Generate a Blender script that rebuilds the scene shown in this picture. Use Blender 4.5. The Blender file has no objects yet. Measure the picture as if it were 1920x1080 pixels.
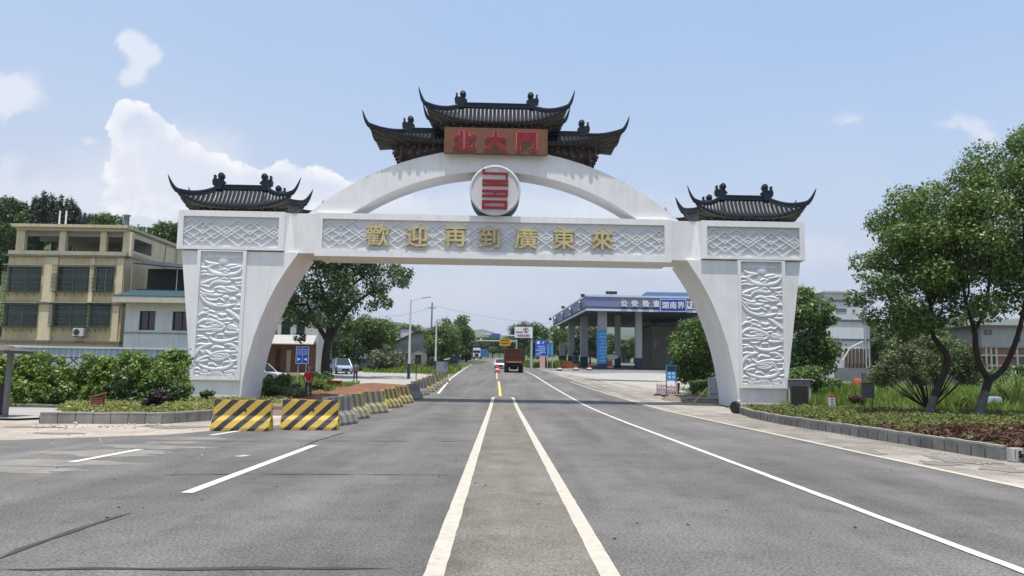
import bpy, bmesh, math, random
import numpy as np
from mathutils import Vector, Matrix
S = bpy.context.scene
C = S.collection
R = math.radians
PI = math.pi
rnd = random.Random(7)
# ------------------------------------------------------------ camera
FP = 1400.0; EYE = 1.6; PITCH = math.atan(160.1/FP); ROLL = .0155
r0 = Vector((1,0,0)); u0 = Vector((0,-math.sin(PITCH),math.cos(PITCH))); f0 = Vector((0,math.cos(PITCH),math.sin(PITCH)))
ri = math.cos(ROLL)*r0+math.sin(ROLL)*u0; up_ = -math.sin(ROLL)*r0+math.cos(ROLL)*u0
cd = bpy.data.cameras.new('camera'); cam = bpy.data.objects.new('camera', cd); C.objects.link(cam)
cd.sensor_width = 36; cd.lens = FP/1920*36; cd.clip_start = .1; cd.clip_end = 20000
m3 = Matrix((ri, up_, -f0)).transposed()
cam.matrix_world = Matrix.Translation((0,0,EYE)) @ m3.to_4x4()
S.camera = cam
# ------------------------------------------------------------ light and exposure
SUN_EL, SUN_AZ = 80.0, 184.0          # azimuth clockwise from +Y: the sun stands behind the camera, almost overhead
ld = bpy.data.lights.new('sun', 'SUN'); ld.energy = 3.95; ld.angle = R(.55); ld.color = (1,.955,.885)
sun = bpy.data.objects.new('sun', ld); C.objects.link(sun)
sd = Vector((math.sin(R(SUN_AZ))*math.cos(R(SUN_EL)), math.cos(R(SUN_AZ))*math.cos(R(SUN_EL)), math.sin(R(SUN_EL))))
sun.rotation_euler = sd.to_track_quat('Z','Y').to_euler(); sun.location = (0,0,60)
S.view_settings.view_transform = 'Standard'; S.view_settings.look = 'None'; S.view_settings.gamma = 1
S.view_settings.exposure = .46

def ray(px, py): return f0+ri*((px-960)/FP)-up_*((py-540)/FP)
ZB = 10.0
def zg(Y):                              # ground height: level near the camera, then a 3 % rise
    if Y > 330: Y = 330
    t = Y-40
    if t < -ZB: return 0.0
    if t < ZB: return .03*(t+ZB)**2/(4*ZB)
    return .03*t
def G(px, py):
    d = ray(px, py); s = 1.0; c = Vector((0,0,EYE))
    while (c+d*s).z > zg((c+d*s).y) and s < 900: s *= 1.01
    lo, hi = s/1.02, s
    for _ in range(40):
        m = (lo+hi)/2
        if (c+d*m).z > zg((c+d*m).y): lo = m
        else: hi = m
    p = c+d*lo; return Vector((p.x, p.y, zg(p.y)))
def P(px, py, Y):
    d = ray(px, py); return Vector((0,0,EYE))+d*(Y/d.y)
def gz(x, y): return Vector((x, y, zg(y)))

# ------------------------------------------------------------ world: sky and clouds
W = bpy.data.worlds.new('World'); S.world = W; W.use_nodes = True
def world():
    nt = W.node_tree; N = nt.nodes; L = nt.links; N.clear()
    out = N.new('ShaderNodeOutputWorld'); bg = N.new('ShaderNodeBackground'); bg.inputs[1].default_value = .13
    L.new(bg.outputs[0], out.inputs[0])
    sky = N.new('ShaderNodeTexSky'); sky.sky_type = 'NISHITA'; sky.sun_disc = False
    sky.sun_elevation = R(SUN_EL); sky.sun_rotation = R(SUN_AZ); sky.air_density = 1.0; sky.dust_density = 1.6; sky.ozone_density = 1.2
    tc = N.new('ShaderNodeTexCoord')
    def math_(op, a, b=None, c=None, clamp=False):
        n = N.new('ShaderNodeMath'); n.operation = op; n.use_clamp = clamp
        for i, v in enumerate((a, b, c)):
            if v is None: continue
            if isinstance(v, (int, float)): n.inputs[i].default_value = v
            else: L.new(v, n.inputs[i])
        return n.outputs[0]
    def mr(v, a, b, c=0., d=1., t='SMOOTHSTEP'):
        n = N.new('ShaderNodeMapRange'); n.interpolation_type = t
        L.new(v, n.inputs[0]); n.inputs[1].default_value = a; n.inputs[2].default_value = b
        n.inputs[3].default_value = c; n.inputs[4].default_value = d; return n.outputs[0]
    def mix(f, a, b):
        n = N.new('ShaderNodeMix'); n.data_type = 'RGBA'
        if isinstance(f, float): n.inputs[0].default_value = f
        else: L.new(f, n.inputs[0])
        for i, v in ((6, a), (7, b)):
            if isinstance(v, tuple): n.inputs[i].default_value = (*v, 1)
            else: L.new(v, n.inputs[i])
        return n.outputs[2]
    sx = N.new('ShaderNodeSeparateXYZ'); L.new(tc.outputs['Generated'], sx.inputs[0])
    yy = math_('MAXIMUM', sx.outputs[1], .05)
    cb = N.new('ShaderNodeCombineXYZ')
    L.new(math_('DIVIDE', sx.outputs[0], yy), cb.inputs[0]); L.new(math_('DIVIDE', sx.outputs[2], yy), cb.inputs[1])
    def warp(src, sc, amt):
        w = N.new('ShaderNodeTexNoise'); w.inputs['Scale'].default_value = sc; w.inputs['Detail'].default_value = 4; w.inputs['Roughness'].default_value = .6; L.new(src, w.inputs['Vector'])
        s_ = N.new('ShaderNodeVectorMath'); s_.operation = 'SUBTRACT'; L.new(w.outputs['Color'], s_.inputs[0]); s_.inputs[1].default_value = (.5,.5,.5)
        m_ = N.new('ShaderNodeVectorMath'); m_.operation = 'MULTIPLY'; L.new(s_.outputs[0], m_.inputs[0]); m_.inputs[1].default_value = (amt,amt,0)
        a_ = N.new('ShaderNodeVectorMath'); a_.operation = 'ADD'; L.new(src, a_.inputs[0]); L.new(m_.outputs[0], a_.inputs[1]); return a_
    cb = warp(cb.outputs[0], 9, .05); cb = warp(cb.outputs[0], 38, .022)
    nz = N.new('ShaderNodeTexNoise'); nz.inputs['Scale'].default_value = 22; nz.inputs['Detail'].default_value = 10; nz.inputs['Roughness'].default_value = .68
    L.new(cb.outputs[0], nz.inputs['Vector'])
    nb = N.new('ShaderNodeTexVoronoi'); nb.inputs['Scale'].default_value = 45; nb.feature = 'SMOOTH_F1'; L.new(cb.outputs[0], nb.inputs['Vector'])
    ns = N.new('ShaderNodeTexNoise'); ns.inputs['Scale'].default_value = 5; ns.inputs['Detail'].default_value = 5; L.new(cb.outputs[0], ns.inputs['Vector'])
    def blob(px, py, rx, ry):
        d = ray(px, py); s = N.new('ShaderNodeVectorMath'); s.operation = 'SUBTRACT'
        L.new(cb.outputs[0], s.inputs[0]); s.inputs[1].default_value = (d.x/d.y, d.z/d.y, 0)
        t = N.new('ShaderNodeVectorMath'); t.operation = 'MULTIPLY'; L.new(s.outputs[0], t.inputs[0]); t.inputs[1].default_value = (FP/rx, FP/ry, 0)
        l = N.new('ShaderNodeVectorMath'); l.operation = 'LENGTH'; L.new(t.outputs[0], l.inputs[0])
        q = math_('SUBTRACT', 1.0, math_('MULTIPLY', math_('MULTIPLY', l.outputs['Value'], l.outputs['Value']), .45), clamp=True)
        return math_('MULTIPLY', q, q)
    def union(bl):
        o = None
        for b in bl:
            v = blob(*b); o = v if o is None else math_('ADD', o, v)
        return o
    hard = union([(243,215,50,50),(285,245,52,60),(322,290,55,58),(362,330,62,58),(425,345,75,62),(475,352,60,45),(245,300,75,95),(335,370,150,75),
                  (528,318,32,40),(588,334,48,44),(632,358,40,30),(560,372,110,50)])
    soft = union([(235,70,34,26),(262,78,40,30),(290,98,34,24),(258,112,40,30),(245,140,36,26),(30,165,85,55),(0,190,70,60),(168,256,34,14),(180,365,110,52),(1815,232,95,24),(1850,264,40,20),(1590,228,50,22),(20,330,70,60),(1100,400,160,38),(730,372,150,40)])
    # billowed edge of the cumulus
    hb = math_('ADD', hard, math_('MULTIPLY', math_('SUBTRACT', nz.outputs[0], .5), 1.15))
    hb = math_('SUBTRACT', hb, math_('MULTIPLY', nb.outputs['Distance'], .22))
    ha = mr(hb, .50, .66)
    core = mr(hb, .72, 1.9)
    ha = math_('MULTIPLY', ha, math_('SUBTRACT', 1.0, math_('MULTIPLY', core, .74)))
    sb = math_('ADD', soft, math_('MULTIPLY', math_('SUBTRACT', nz.outputs[0], .5), 1.6))
    sa = math_('MULTIPLY', mr(sb, .45, 1.35), .8)
    low = union([(250,360,230,110),(470,400,260,80),(90,400,220,70),(640,400,150,60),(1000,400,420,60),(330,300,130,90),(1250,470,500,50),(840,560,300,60)])
    lb = math_('ADD', low, math_('MULTIPLY', math_('SUBTRACT', nz.outputs[0], .5), .9)); la = math_('MULTIPLY', mr(lb, .1, 1.2), .74)
    # far haze along the horizon
    el = sx.outputs[2]
    hz = mr(el, .0, .46, .95, .10)
    hz = math_('ADD', hz, math_('MULTIPLY', math_('SUBTRACT', ns.outputs[0], .5), mr(el, .1, .45, .35, .12)), clamp=True)
    left = mr(math_('DIVIDE', sx.outputs[0], yy), -.75, .6, .16, .0)
    hz = math_('ADD', hz, left, clamp=True)
    base = mix(hz, mix(.6, sky.outputs[0], SKYBLUE), SKYHAZE)
    c1 = mix(sa, mix(la, base, (4.75,4.85,5.3)), CLOUD)
    shade = mr(nz.outputs[0], .36, .62)
    c2 = mix(ha, c1, mix(shade, (4.7,4.85,5.35), CLOUD2))
    L.new(c2, bg.inputs[0])
SKYBLUE = (2.25,3.5,5.6); SKYHAZE = (3.85,4.15,4.7); CLOUD = (4.9,5.05,5.5); CLOUD2 = (5.9,5.85,6.0)
world()

# ------------------------------------------------------------ materials
MATS = {}
def mat(name, col, rough=.75, var=.12, scale=4., bump=.0, bscale=None, metal=0., spec=.35, streak=0., emit=0., col2=None, stretch=None, contrast=1.):
    if name in MATS: return MATS[name]
    m = bpy.data.materials.new(name); m.use_nodes = True; nt = m.node_tree; N = nt.nodes; L = nt.links
    b = N['Principled BSDF']; b.inputs['Roughness'].default_value = rough; b.inputs['Metallic'].default_value = metal; b.inputs['Specular IOR Level'].default_value = spec
    tc = N.new('ShaderNodeTexCoord'); src = tc.outputs['Object']
    if stretch:
        mp = N.new('ShaderNodeMapping'); mp.inputs['Scale'].default_value = stretch; L.new(src, mp.inputs[0]); src = mp.outputs[0]
    n = N.new('ShaderNodeTexNoise'); n.inputs['Scale'].default_value = scale; n.inputs['Detail'].default_value = 6; n.inputs['Roughness'].default_value = .62; L.new(src, n.inputs['Vector'])
    r = N.new('ShaderNodeValToRGB'); r.color_ramp.elements[0].position = .5-.2/contrast; r.color_ramp.elements[1].position = .5+.2/contrast
    a = tuple(max(0, c*(1-var)) for c in col); z = tuple(min(1, c*(1+var)) for c in (col2 or col))
    r.color_ramp.elements[0].color = (*a,1); r.color_ramp.elements[1].color = (*z,1)
    L.new(n.outputs[0], r.inputs[0]); o = r.outputs[0]
    if streak:
        mp = N.new('ShaderNodeMapping'); mp.inputs['Scale'].default_value = (2.2,2.2,.18); L.new(tc.outputs['Object'], mp.inputs[0])
        s = N.new('ShaderNodeTexNoise'); s.inputs['Scale'].default_value = 2.; s.inputs['Detail'].default_value = 7; L.new(mp.outputs[0], s.inputs['Vector'])
        q = N.new('ShaderNodeMapRange'); L.new(s.outputs[0], q.inputs[0]); q.inputs[1].default_value = .5; q.inputs[2].default_value = .75; q.inputs[3].default_value = 0; q.inputs[4].default_value = streak
        x = N.new('ShaderNodeMix'); x.data_type = 'RGBA'; L.new(q.outputs[0], x.inputs[0]); L.new(o, x.inputs[6]); x.inputs[7].default_value = (col[0]*.45,col[1]*.45,col[2]*.42,1); o = x.outputs[2]
    L.new(o, b.inputs['Base Color'])
    if bump:
        n2 = N.new('ShaderNodeTexNoise'); n2.inputs['Scale'].default_value = bscale or scale*6; n2.inputs['Detail'].default_value = 4; L.new(src, n2.inputs['Vector'])
        bp = N.new('ShaderNodeBump'); bp.inputs['Strength'].default_value = bump; bp.inputs['Distance'].default_value = .02; L.new(n2.outputs[0], bp.inputs['Height']); L.new(bp.outputs[0], b.inputs['Normal'])
    if emit: b.inputs['Emission Color'].default_value = (*col,1); b.inputs['Emission Strength'].default_value = emit
    MATS[name] = m; return m
def leafmat(name, c1, c2, trans=.3, c3=None, rough=.45):
    if name in MATS: return MATS[name]
    m = bpy.data.materials.new(name); m.use_nodes = True; nt = m.node_tree; N = nt.nodes; L = nt.links
    b = N['Principled BSDF']; b.inputs['Roughness'].default_value = rough; b.inputs['Specular IOR Level'].default_value = .45; out = N['Material Output']
    g = N.new('ShaderNodeNewGeometry'); r = N.new('ShaderNodeValToRGB'); e = r.color_ramp.elements
    e[0].color = (*c1,1); e[1].color = (*c2,1); e[1].position = .85
    if c3: k = r.color_ramp.elements.new(.97); k.color = (*c3,1)
    tc = N.new('ShaderNodeTexCoord'); n = N.new('ShaderNodeTexNoise'); n.inputs['Scale'].default_value = .9; n.inputs['Detail'].default_value = 3; L.new(tc.outputs['Object'], n.inputs['Vector'])
    ad = N.new('ShaderNodeMath'); ad.operation = 'MULTIPLY_ADD'; L.new(n.outputs[0], ad.inputs[0]); ad.inputs[1].default_value = 1.4; ad.inputs[2].default_value = -.7
    a2 = N.new('ShaderNodeMath'); a2.operation = 'ADD'; L.new(g.outputs['Random Per Island'], a2.inputs[0]); L.new(ad.outputs[0], a2.inputs[1])
    L.new(a2.outputs[0], r.inputs[0])
    L.new(r.outputs[0], b.inputs['Base Color'])
    t = N.new('ShaderNodeBsdfTranslucent'); L.new(r.outputs[0], t.inputs[0]); x = N.new('ShaderNodeMixShader'); x.inputs[0].default_value = trans
    L.new(b.outputs[0], x.inputs[1]); L.new(t.outputs[0], x.inputs[2]); L.new(x.outputs[0], out.inputs[0])
    MATS[name] = m; return m
def glassmat(name, col=(.02,.03,.035), rough=.08):
    return mat(name, col, rough, .2, 1.5, spec=.8)

# ------------------------------------------------------------ mesh helpers
class MB:
    def __init__(s): s.v = []; s.f = []; s.mi = []; s.m = 0
    def add(s, vs, fs):
        o = len(s.v); s.v += [tuple(v) for v in vs]
        for f in fs: s.f.append([i+o for i in f]); s.mi.append(s.m)
        return s
    def box(s, x0, x1, y0, y1, z0, z1):
        return s.add([(x0,y0,z0),(x1,y0,z0),(x1,y1,z0),(x0,y1,z0),(x0,y0,z1),(x1,y0,z1),(x1,y1,z1),(x0,y1,z1)],
              [(3,2,1,0),(4,5,6,7),(0,1,5,4),(1,2,6,5),(2,3,7,6),(3,0,4,7)])
    def obox(s, c, size, rot=None):
        hx, hy, hz = (q/2 for q in size); c = Vector(c)
        vs = [Vector(p) for p in ((-hx,-hy,-hz),(hx,-hy,-hz),(hx,hy,-hz),(-hx,hy,-hz),(-hx,-hy,hz),(hx,-hy,hz),(hx,hy,hz),(-hx,hy,hz))]
        if rot is not None: vs = [rot@v for v in vs]
        return s.add([v+c for v in vs], [(3,2,1,0),(4,5,6,7),(0,1,5,4),(1,2,6,5),(2,3,7,6),(3,0,4,7)])
    def prism(s, poly, a, b, axis='y'):     # poly in the plane across the axis, counter-clockwise
        n = len(poly)
        def pt(p, t): return (p[0],t,p[1]) if axis == 'y' else ((t,p[0],p[1]) if axis == 'x' else (p[0],p[1],t))
        vs = [pt(p,a) for p in poly]+[pt(p,b) for p in poly]
        return s.add(vs, [list(range(n)), list(range(2*n-1,n-1,-1))]+[(i,i+n,(i+1)%n+n,(i+1)%n) for i in range(n)])
    def strip(s, top, bot, y0, y1):        # prism between two xz polylines of equal length (quads, never a concave n-gon)
        n = len(top); vs = [(p[0],y,p[1]) for y in (y0,y1) for p in list(top)+list(bot)]
        fs = []
        for i in range(n-1):
            fs += [(n+i,n+i+1,i+1,i), (2*n+i,2*n+i+1,3*n+i+1,3*n+i), (i,i+1,2*n+i+1,2*n+i), (n+i+1,n+i,3*n+i,3*n+i+1)]
        fs += [(0,2*n,3*n,n),(n-1,2*n-1,4*n-1,3*n-1)]
        return s.add(vs, fs)
    def tube(s, pts, rad, n=8, cap=True, flat=1.):
        pts = [Vector(p) for p in pts]; k = len(pts)
        if not isinstance(rad, (list,tuple)): rad = [rad]*k
        vs = []; pu = None
        for i, p in enumerate(pts):
            t = (pts[min(i+1,k-1)]-pts[max(i-1,0)])
            t = t.normalized() if t.length > 1e-9 else Vector((0,0,1))
            if pu is None: pu = t.orthogonal().normalized() if abs(t.z) > .9 else t.cross(Vector((0,0,1))).normalized()
            pu = (pu-t*pu.dot(t)).normalized(); w = t.cross(pu)
            for j in range(n):
                a = 2*PI*j/n; vs.append(p+pu*(math.cos(a)*rad[i]*flat)+w*(math.sin(a)*rad[i]))
        fs = [(i*n+j,i*n+(j+1)%n,(i+1)*n+(j+1)%n,(i+1)*n+j) for i in range(k-1) for j in range(n)]
        if cap: fs += [list(range(n-1,-1,-1)), [(k-1)*n+j for j in range(n)]]
        return s.add(vs, fs)
    def lathe(s, prof, n=24, c=(0,0,0), axis='z'):
        vs = []
        for r, h in prof:
            for j in range(n):
                a = 2*PI*j/n; x, y = r*math.cos(a), r*math.sin(a)
                q = (x,y,h) if axis == 'z' else ((x,h,y) if axis == 'y' else (h,x,y))
                vs.append((q[0]+c[0],q[1]+c[1],q[2]+c[2]))
        k = len(prof)
        fs = [(i*n+j,i*n+(j+1)%n,(i+1)*n+(j+1)%n,(i+1)*n+j) for i in range(k-1) for j in range(n)]
        fs += [list(range(n-1,-1,-1)), [(k-1)*n+j for j in range(n)]]
        return s.add(vs, fs)
    def grid(s, pts, nu, nv):
        return s.add(pts, [(i*nv+j,(i+1)*nv+j,(i+1)*nv+j+1,i*nv+j+1) for i in range(nu-1) for j in range(nv-1)])
    def build(s, name, mats, parent=None, smooth=False, bevel=0, fix=True):
        me = bpy.data.meshes.new(name); me.from_pydata(s.v, [], s.f)
        if not isinstance(mats, (list,tuple)): mats = [mats]
        for m in mats: me.materials.append(m)
        if len(mats) > 1: me.polygons.foreach_set('material_index', s.mi)
        if fix or bevel:
            b = bmesh.new(); b.from_mesh(me)
            if fix: bmesh.ops.recalc_face_normals(b, faces=b.faces)
            if bevel:
                ed = [e for e in b.edges if len(e.link_faces) == 2 and e.calc_face_angle(0) > .6]
                bmesh.ops.bevel(b, geom=ed, offset=bevel, segments=2, affect='EDGES', clamp_overlap=True)
            b.to_mesh(me); b.free()
        if smooth:
            me.polygons.foreach_set('use_smooth', [True]*len(me.polygons))
            try: me.set_sharp_from_angle(angle=R(38))
            except Exception: pass
        o = bpy.data.objects.new(name, me); C.objects.link(o)
        if parent: o.parent = parent
        return o
def thing(name, label, cat, loc=(0,0,0), rz=0, group=None):
    o = bpy.data.objects.new(name, None); C.objects.link(o); o.location = loc; o.rotation_euler = (0,0,rz); o.empty_display_size = .3
    o['label'] = label; o['category'] = cat
    if group: o['group'] = group
    return o
def tag(o, label=None, cat=None, group=None, kind=None):
    for k, v in (('label',label),('category',cat),('group',group),('kind',kind)):
        if v: o[k] = v
    return o
def struct(o): o['kind'] = 'structure'; return o
def dup(o, loc=None, rz=None, label=None, scale=None, parent=None):
    c = o.copy(); C.objects.link(c)
    if parent: c.parent = parent
    if loc is not None: c.location = loc
    if rz is not None: c.rotation_euler = (0,0,rz)
    if label: c['label'] = label
    if scale: c.scale = scale if isinstance(scale, (tuple,list)) else (scale,)*3
    for ch in [x for x in o.children]: dup(ch, parent=c)
    return c
def text(body, size, depth, name, m, parent, loc, rot=(PI/2,0,0), bold=.0, align='CENTER', sx=1.):
    cu = bpy.data.curves.new(name, 'FONT'); cu.body = body; cu.size = size; cu.extrude = depth/2; cu.align_x = align; cu.align_y = 'CENTER'; cu.resolution_u = 3
    t = bpy.data.objects.new(name, cu); C.objects.link(t); bpy.context.view_layer.update()
    me = bpy.data.meshes.new_from_object(t.evaluated_get(bpy.context.evaluated_depsgraph_get()))
    bpy.data.objects.remove(t); bpy.data.curves.remove(cu)
    me.materials.clear(); me.materials.append(m); me.name = name
    n = len(me.vertices); co = np.empty(n*3); me.vertices.foreach_get('co', co); co = co.reshape(-1,3)
    if n and len(body) == 1: co[:,:2] -= (co[:,:2].max(0)+co[:,:2].min(0))/2
    co[:,0] *= sx; me.vertices.foreach_set('co', co.ravel())
    if bold and n:
        b = bmesh.new()
        for i, (dx, dy) in enumerate(((0,0),(bold,0),(-bold,0),(0,bold),(0,-bold),(bold*.7,bold*.7),(-bold*.7,bold*.7),(bold*.7,-bold*.7),(-bold*.7,-bold*.7))):
            k = len(b.verts); b.from_mesh(me); b.verts.ensure_lookup_table()
            for v in b.verts[k:]: v.co.x += dx; v.co.y += dy; v.co.z += .0012*i
        b.to_mesh(me); b.free()
    o = bpy.data.objects.new(name, me); C.objects.link(o); o.rotation_euler = rot; o.location = loc
    if parent: o.parent = parent
    return o
# ------------------------------------------------------------ foliage helpers
def leafmesh(name, clumps, n, size, m, seed=0, up=.35, fill=.45, aspect=.5, parent=None, droop=0.):
    g = np.random.default_rng(seed); c = np.array([q[0] for q in clumps], float); r = np.array([q[1] for q in clumps], float)
    w = (r.prod(1))**(.7); w /= w.sum(); k = g.choice(len(c), n, p=w)
    d = g.normal(size=(n,3)); d /= np.linalg.norm(d,axis=1)[:,None]
    rr = fill+(1-fill)*g.random(n)**.6; rr *= 1+.12*g.normal(size=n)
    p = c[k]+d*r[k]*rr[:,None]
    nrm = d*.7+g.normal(size=(n,3))*.6+np.array([0,0,up]); nrm /= np.linalg.norm(nrm,axis=1)[:,None]
    t = g.normal(size=(n,3))+np.array([0,0,-droop]); t -= nrm*(t*nrm).sum(1)[:,None]; t /= np.linalg.norm(t,axis=1)[:,None]; b = np.cross(nrm,t)
    s = size*(.45+1.15*g.random(n)**1.4); a = (s*.5)[:,None]; h = (s*.5*aspect)[:,None]
    v = np.stack([p-t*a, p-b*h-nrm*h*.25, p+t*a, p+b*h-nrm*h*.25],1).reshape(-1,3)
    me = bpy.data.meshes.new(name); me.vertices.add(4*n); me.vertices.foreach_set('co', v.ravel())
    me.loops.add(4*n); me.loops.foreach_set('vertex_index', np.arange(4*n)); me.polygons.add(n)
    me.polygons.foreach_set('loop_start', np.arange(0,4*n,4)); me.materials.append(m); me.update(calc_edges=True)
    o = bpy.data.objects.new(name, me); C.objects.link(o)
    if parent: o.parent = parent
    return o
def crownclumps(cx, cy, cz, rx, ry, rz, k, seed, cr=.34, low=-.8):
    g = random.Random(seed); o = []
    for i in range(k):
        while 1:
            d = Vector((g.gauss(0,1),g.gauss(0,1),g.gauss(0,1))).normalized()
            if d.z > low: break
        q = .35+.5*g.random()**.5
        s = cr*(.7+.6*g.random())
        o.append(((cx+d.x*rx*q, cy+d.y*ry*q, cz+d.z*rz*q), (rx*s, ry*s, rz*s*.85)))
    return o
def limbs(mb, start, clumps, r, k, seed):
    g = random.Random(seed); cl = list(clumps); g.shuffle(cl)
    for c, q in cl[:k]:
        a = Vector(start); b = Vector(c); m = a.lerp(b,.5)+Vector((g.uniform(-.2,.2),g.uniform(-.2,.2),.12*(b-a).length))
        mb.tube([a,m,b],[r,r*.55,r*.15],6)
def tree(name, label, h, cr, seed, leafm, n, ls, bark, loc, group=None, cz=.62, rz_=.36, k=18, trunk_r=None, cat='tree', scale=None, rot=0, low=-.8, clr=.34, up=.35, lean=0):
    t = thing(name, label, cat, loc, rot, group); g = random.Random(seed)
    cl = crownclumps(lean*.5,0,h*cz,cr,cr,h*rz_,k,seed,clr,low)
    tr = trunk_r or h*.022; mb = MB(); top = Vector((lean*.3,0,h*(cz-rz_*.35)))
    mb.tube([(0,0,-.2),(g.uniform(-.1,.1)+lean*.05,0,h*.15),(g.uniform(-.15,.15)+lean*.15,g.uniform(-.1,.1),h*.3),top,(lean*.4,0,h*(cz+rz_*.4))],[tr*1.3,tr,tr*.85,tr*.7,tr*.2],9)
    limbs(mb, top, cl, tr*.5, min(k,11), seed+1)
    mb.build('trunk', bark, t, smooth=True, fix=False)
    leafmesh('crown', cl, n, ls, leafm, seed, parent=t, up=up)
    if scale: t.scale = scale if isinstance(scale,(tuple,list)) else (scale,)*3
    return t
# draped ground pieces ---------------------------------------------------
BRK = [float(y) for y in list(range(30,51,2))+[70,100,140,200,260,330]]
def drape(name, poly, off, m, parent=None, edge=0.):
    b = bmesh.new(); vs = [b.verts.new((p[0],p[1],0)) for p in poly]; b.faces.new(vs)
    for y in BRK:
        bmesh.ops.bisect_plane(b, geom=b.verts[:]+b.edges[:]+b.faces[:], plane_co=(0,y,0), plane_no=(0,1,0))
    bmesh.ops.triangulate(b, faces=b.faces[:])
    for v in b.verts: v.co.z = zg(v.co.y)+off
    bmesh.ops.recalc_face_normals(b, faces=b.faces)
    if sum(f.normal.z for f in b.faces) < 0: bmesh.ops.reverse_faces(b, faces=b.faces)
    me = bpy.data.meshes.new(name); b.to_mesh(me); b.free(); me.materials.append(m)
    o = bpy.data.objects.new(name, me); C.objects.link(o)
    if parent: o.parent = parent
    return o
def line(name, pts, w, off, m, jitter=0, taper=False):
    pts = [Vector((p[0],p[1])) for p in pts]; q = []
    for a, b in zip(pts[:-1], pts[1:]):
        n = max(1,int((b-a).length/(.25 if jitter else 1.5))); q += [a.lerp(b,i/n) for i in range(n)]
    q.append(pts[-1]); g = random.Random(len(q)+int(w*100)); L_ = []; R_ = []
    for i, p in enumerate(q):
        t = (q[min(i+1,len(q)-1)]-q[max(i-1,0)]).normalized(); nn = Vector((-t.y,t.x)); f = 1+jitter*g.uniform(-1,1)
        if jitter: p = p+nn*g.uniform(-1,1)*w*.5*jitter
        if taper and i in (0,len(q)-1): f = .1
        L_.append(p+nn*w/2*f); R_.append(p-nn*w/2*f)
    k = len(q); vs = [(p.x,p.y,zg(p.y)+off) for p in L_+R_]
    mb = MB(); mb.add(vs, [(i+k,i+k+1,i+1,i) for i in range(k-1)]); return mb.build(name, m)
# ============================================================ GROUND, ROADS
M_asph = mat('asphalt', (.125,.117,.109), .88, .16, .7, bump=.35, bscale=90, spec=.25)
def asph_detail(m, cracks=True, grain=.5):
    nt = m.node_tree; N = nt.nodes; L = nt.links; b = N['Principled BSDF']; src = b.inputs['Base Color'].links[0].from_socket
    tc = N.new('ShaderNodeTexCoord')
    def nz(scale, st, lo, hi, a, bb, det=6):
        mp = N.new('ShaderNodeMapping'); mp.inputs['Scale'].default_value = st; L.new(tc.outputs['Object'], mp.inputs[0])
        n = N.new('ShaderNodeTexNoise'); n.inputs['Scale'].default_value = scale; n.inputs['Detail'].default_value = det; L.new(mp.outputs[0], n.inputs['Vector'])
        q = N.new('ShaderNodeMapRange'); L.new(n.outputs[0], q.inputs[0]); q.inputs[1].default_value = lo; q.inputs[2].default_value = hi; q.inputs[3].default_value = a; q.inputs[4].default_value = bb
        return q.outputs[0]
    def mul(a, f):
        x = N.new('ShaderNodeVectorMath'); x.operation = 'SCALE'; L.new(a, x.inputs[0]); L.new(f, x.inputs['Scale']); return x.outputs[0]
    s = mul(src, nz(34, (1,1,1), .35, .65, 1-grain*.6, 1+grain, 3)); s = mul(s, nz(75, (1,1,1), .62, .74, 1., 1.7, 2))     # aggregate and pale chips
    s = mul(s, nz(2.6, (1,.8,1), .52, .7, 1., .84))       # oil and tyre marks
    s = mul(s, nz(1.1, (1,.06,1), .35, .7, 1.17, .80))             # wheel tracks along the road
    s = mul(s, nz(.25, (1,.5,1), .35, .65, .88, 1.12))
    s = mul(s, nz(9, (.35,1,1), .55, .72, 1., .88))
    L.new(s, b.inputs['Base Color'])
asph_detail(M_asph)
M_conc = mat('pale concrete', (.32,.28,.23), .9, .14, .6, bump=.2, bscale=30, col2=(.38,.32,.26)); asph_detail(M_conc, grain=.12)
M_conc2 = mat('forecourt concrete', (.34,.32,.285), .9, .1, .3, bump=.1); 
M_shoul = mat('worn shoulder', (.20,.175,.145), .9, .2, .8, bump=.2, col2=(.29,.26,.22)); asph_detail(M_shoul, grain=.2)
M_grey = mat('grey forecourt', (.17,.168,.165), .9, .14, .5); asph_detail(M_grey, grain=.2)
M_patch = mat('damp stain', (.20,.18,.155), .85, .25, 2.)
M_dirt = mat('earth', (.15,.115,.07), .95, .3, .6, bump=.4, bscale=8, col2=(.13,.14,.05))
M_redsoil = mat('red soil', (.19,.085,.05), .95, .3, 1.2, bump=.6, bscale=7)
M_tar = mat('tar seam', (.048,.046,.044), .6, .2, 5)
M_white = mat('road paint white', (.56,.54,.49), .7, .09, 6, bump=.1, streak=0.0, col2=(.62,.60,.55))
M_cream2 = mat('road paint warm white', (.48,.435,.36), .75, .1, 6); M_cream = mat('road paint cream', (.48,.44,.34), .75, .12, 5)
M_yell = mat('road paint yellow', (.70,.48,.13), .75, .12, 5)
M_median = mat('median asphalt', (.142,.128,.106), .9, .2, 1.2, bump=.3, bscale=60); asph_detail(M_median, grain=.45)
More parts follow.
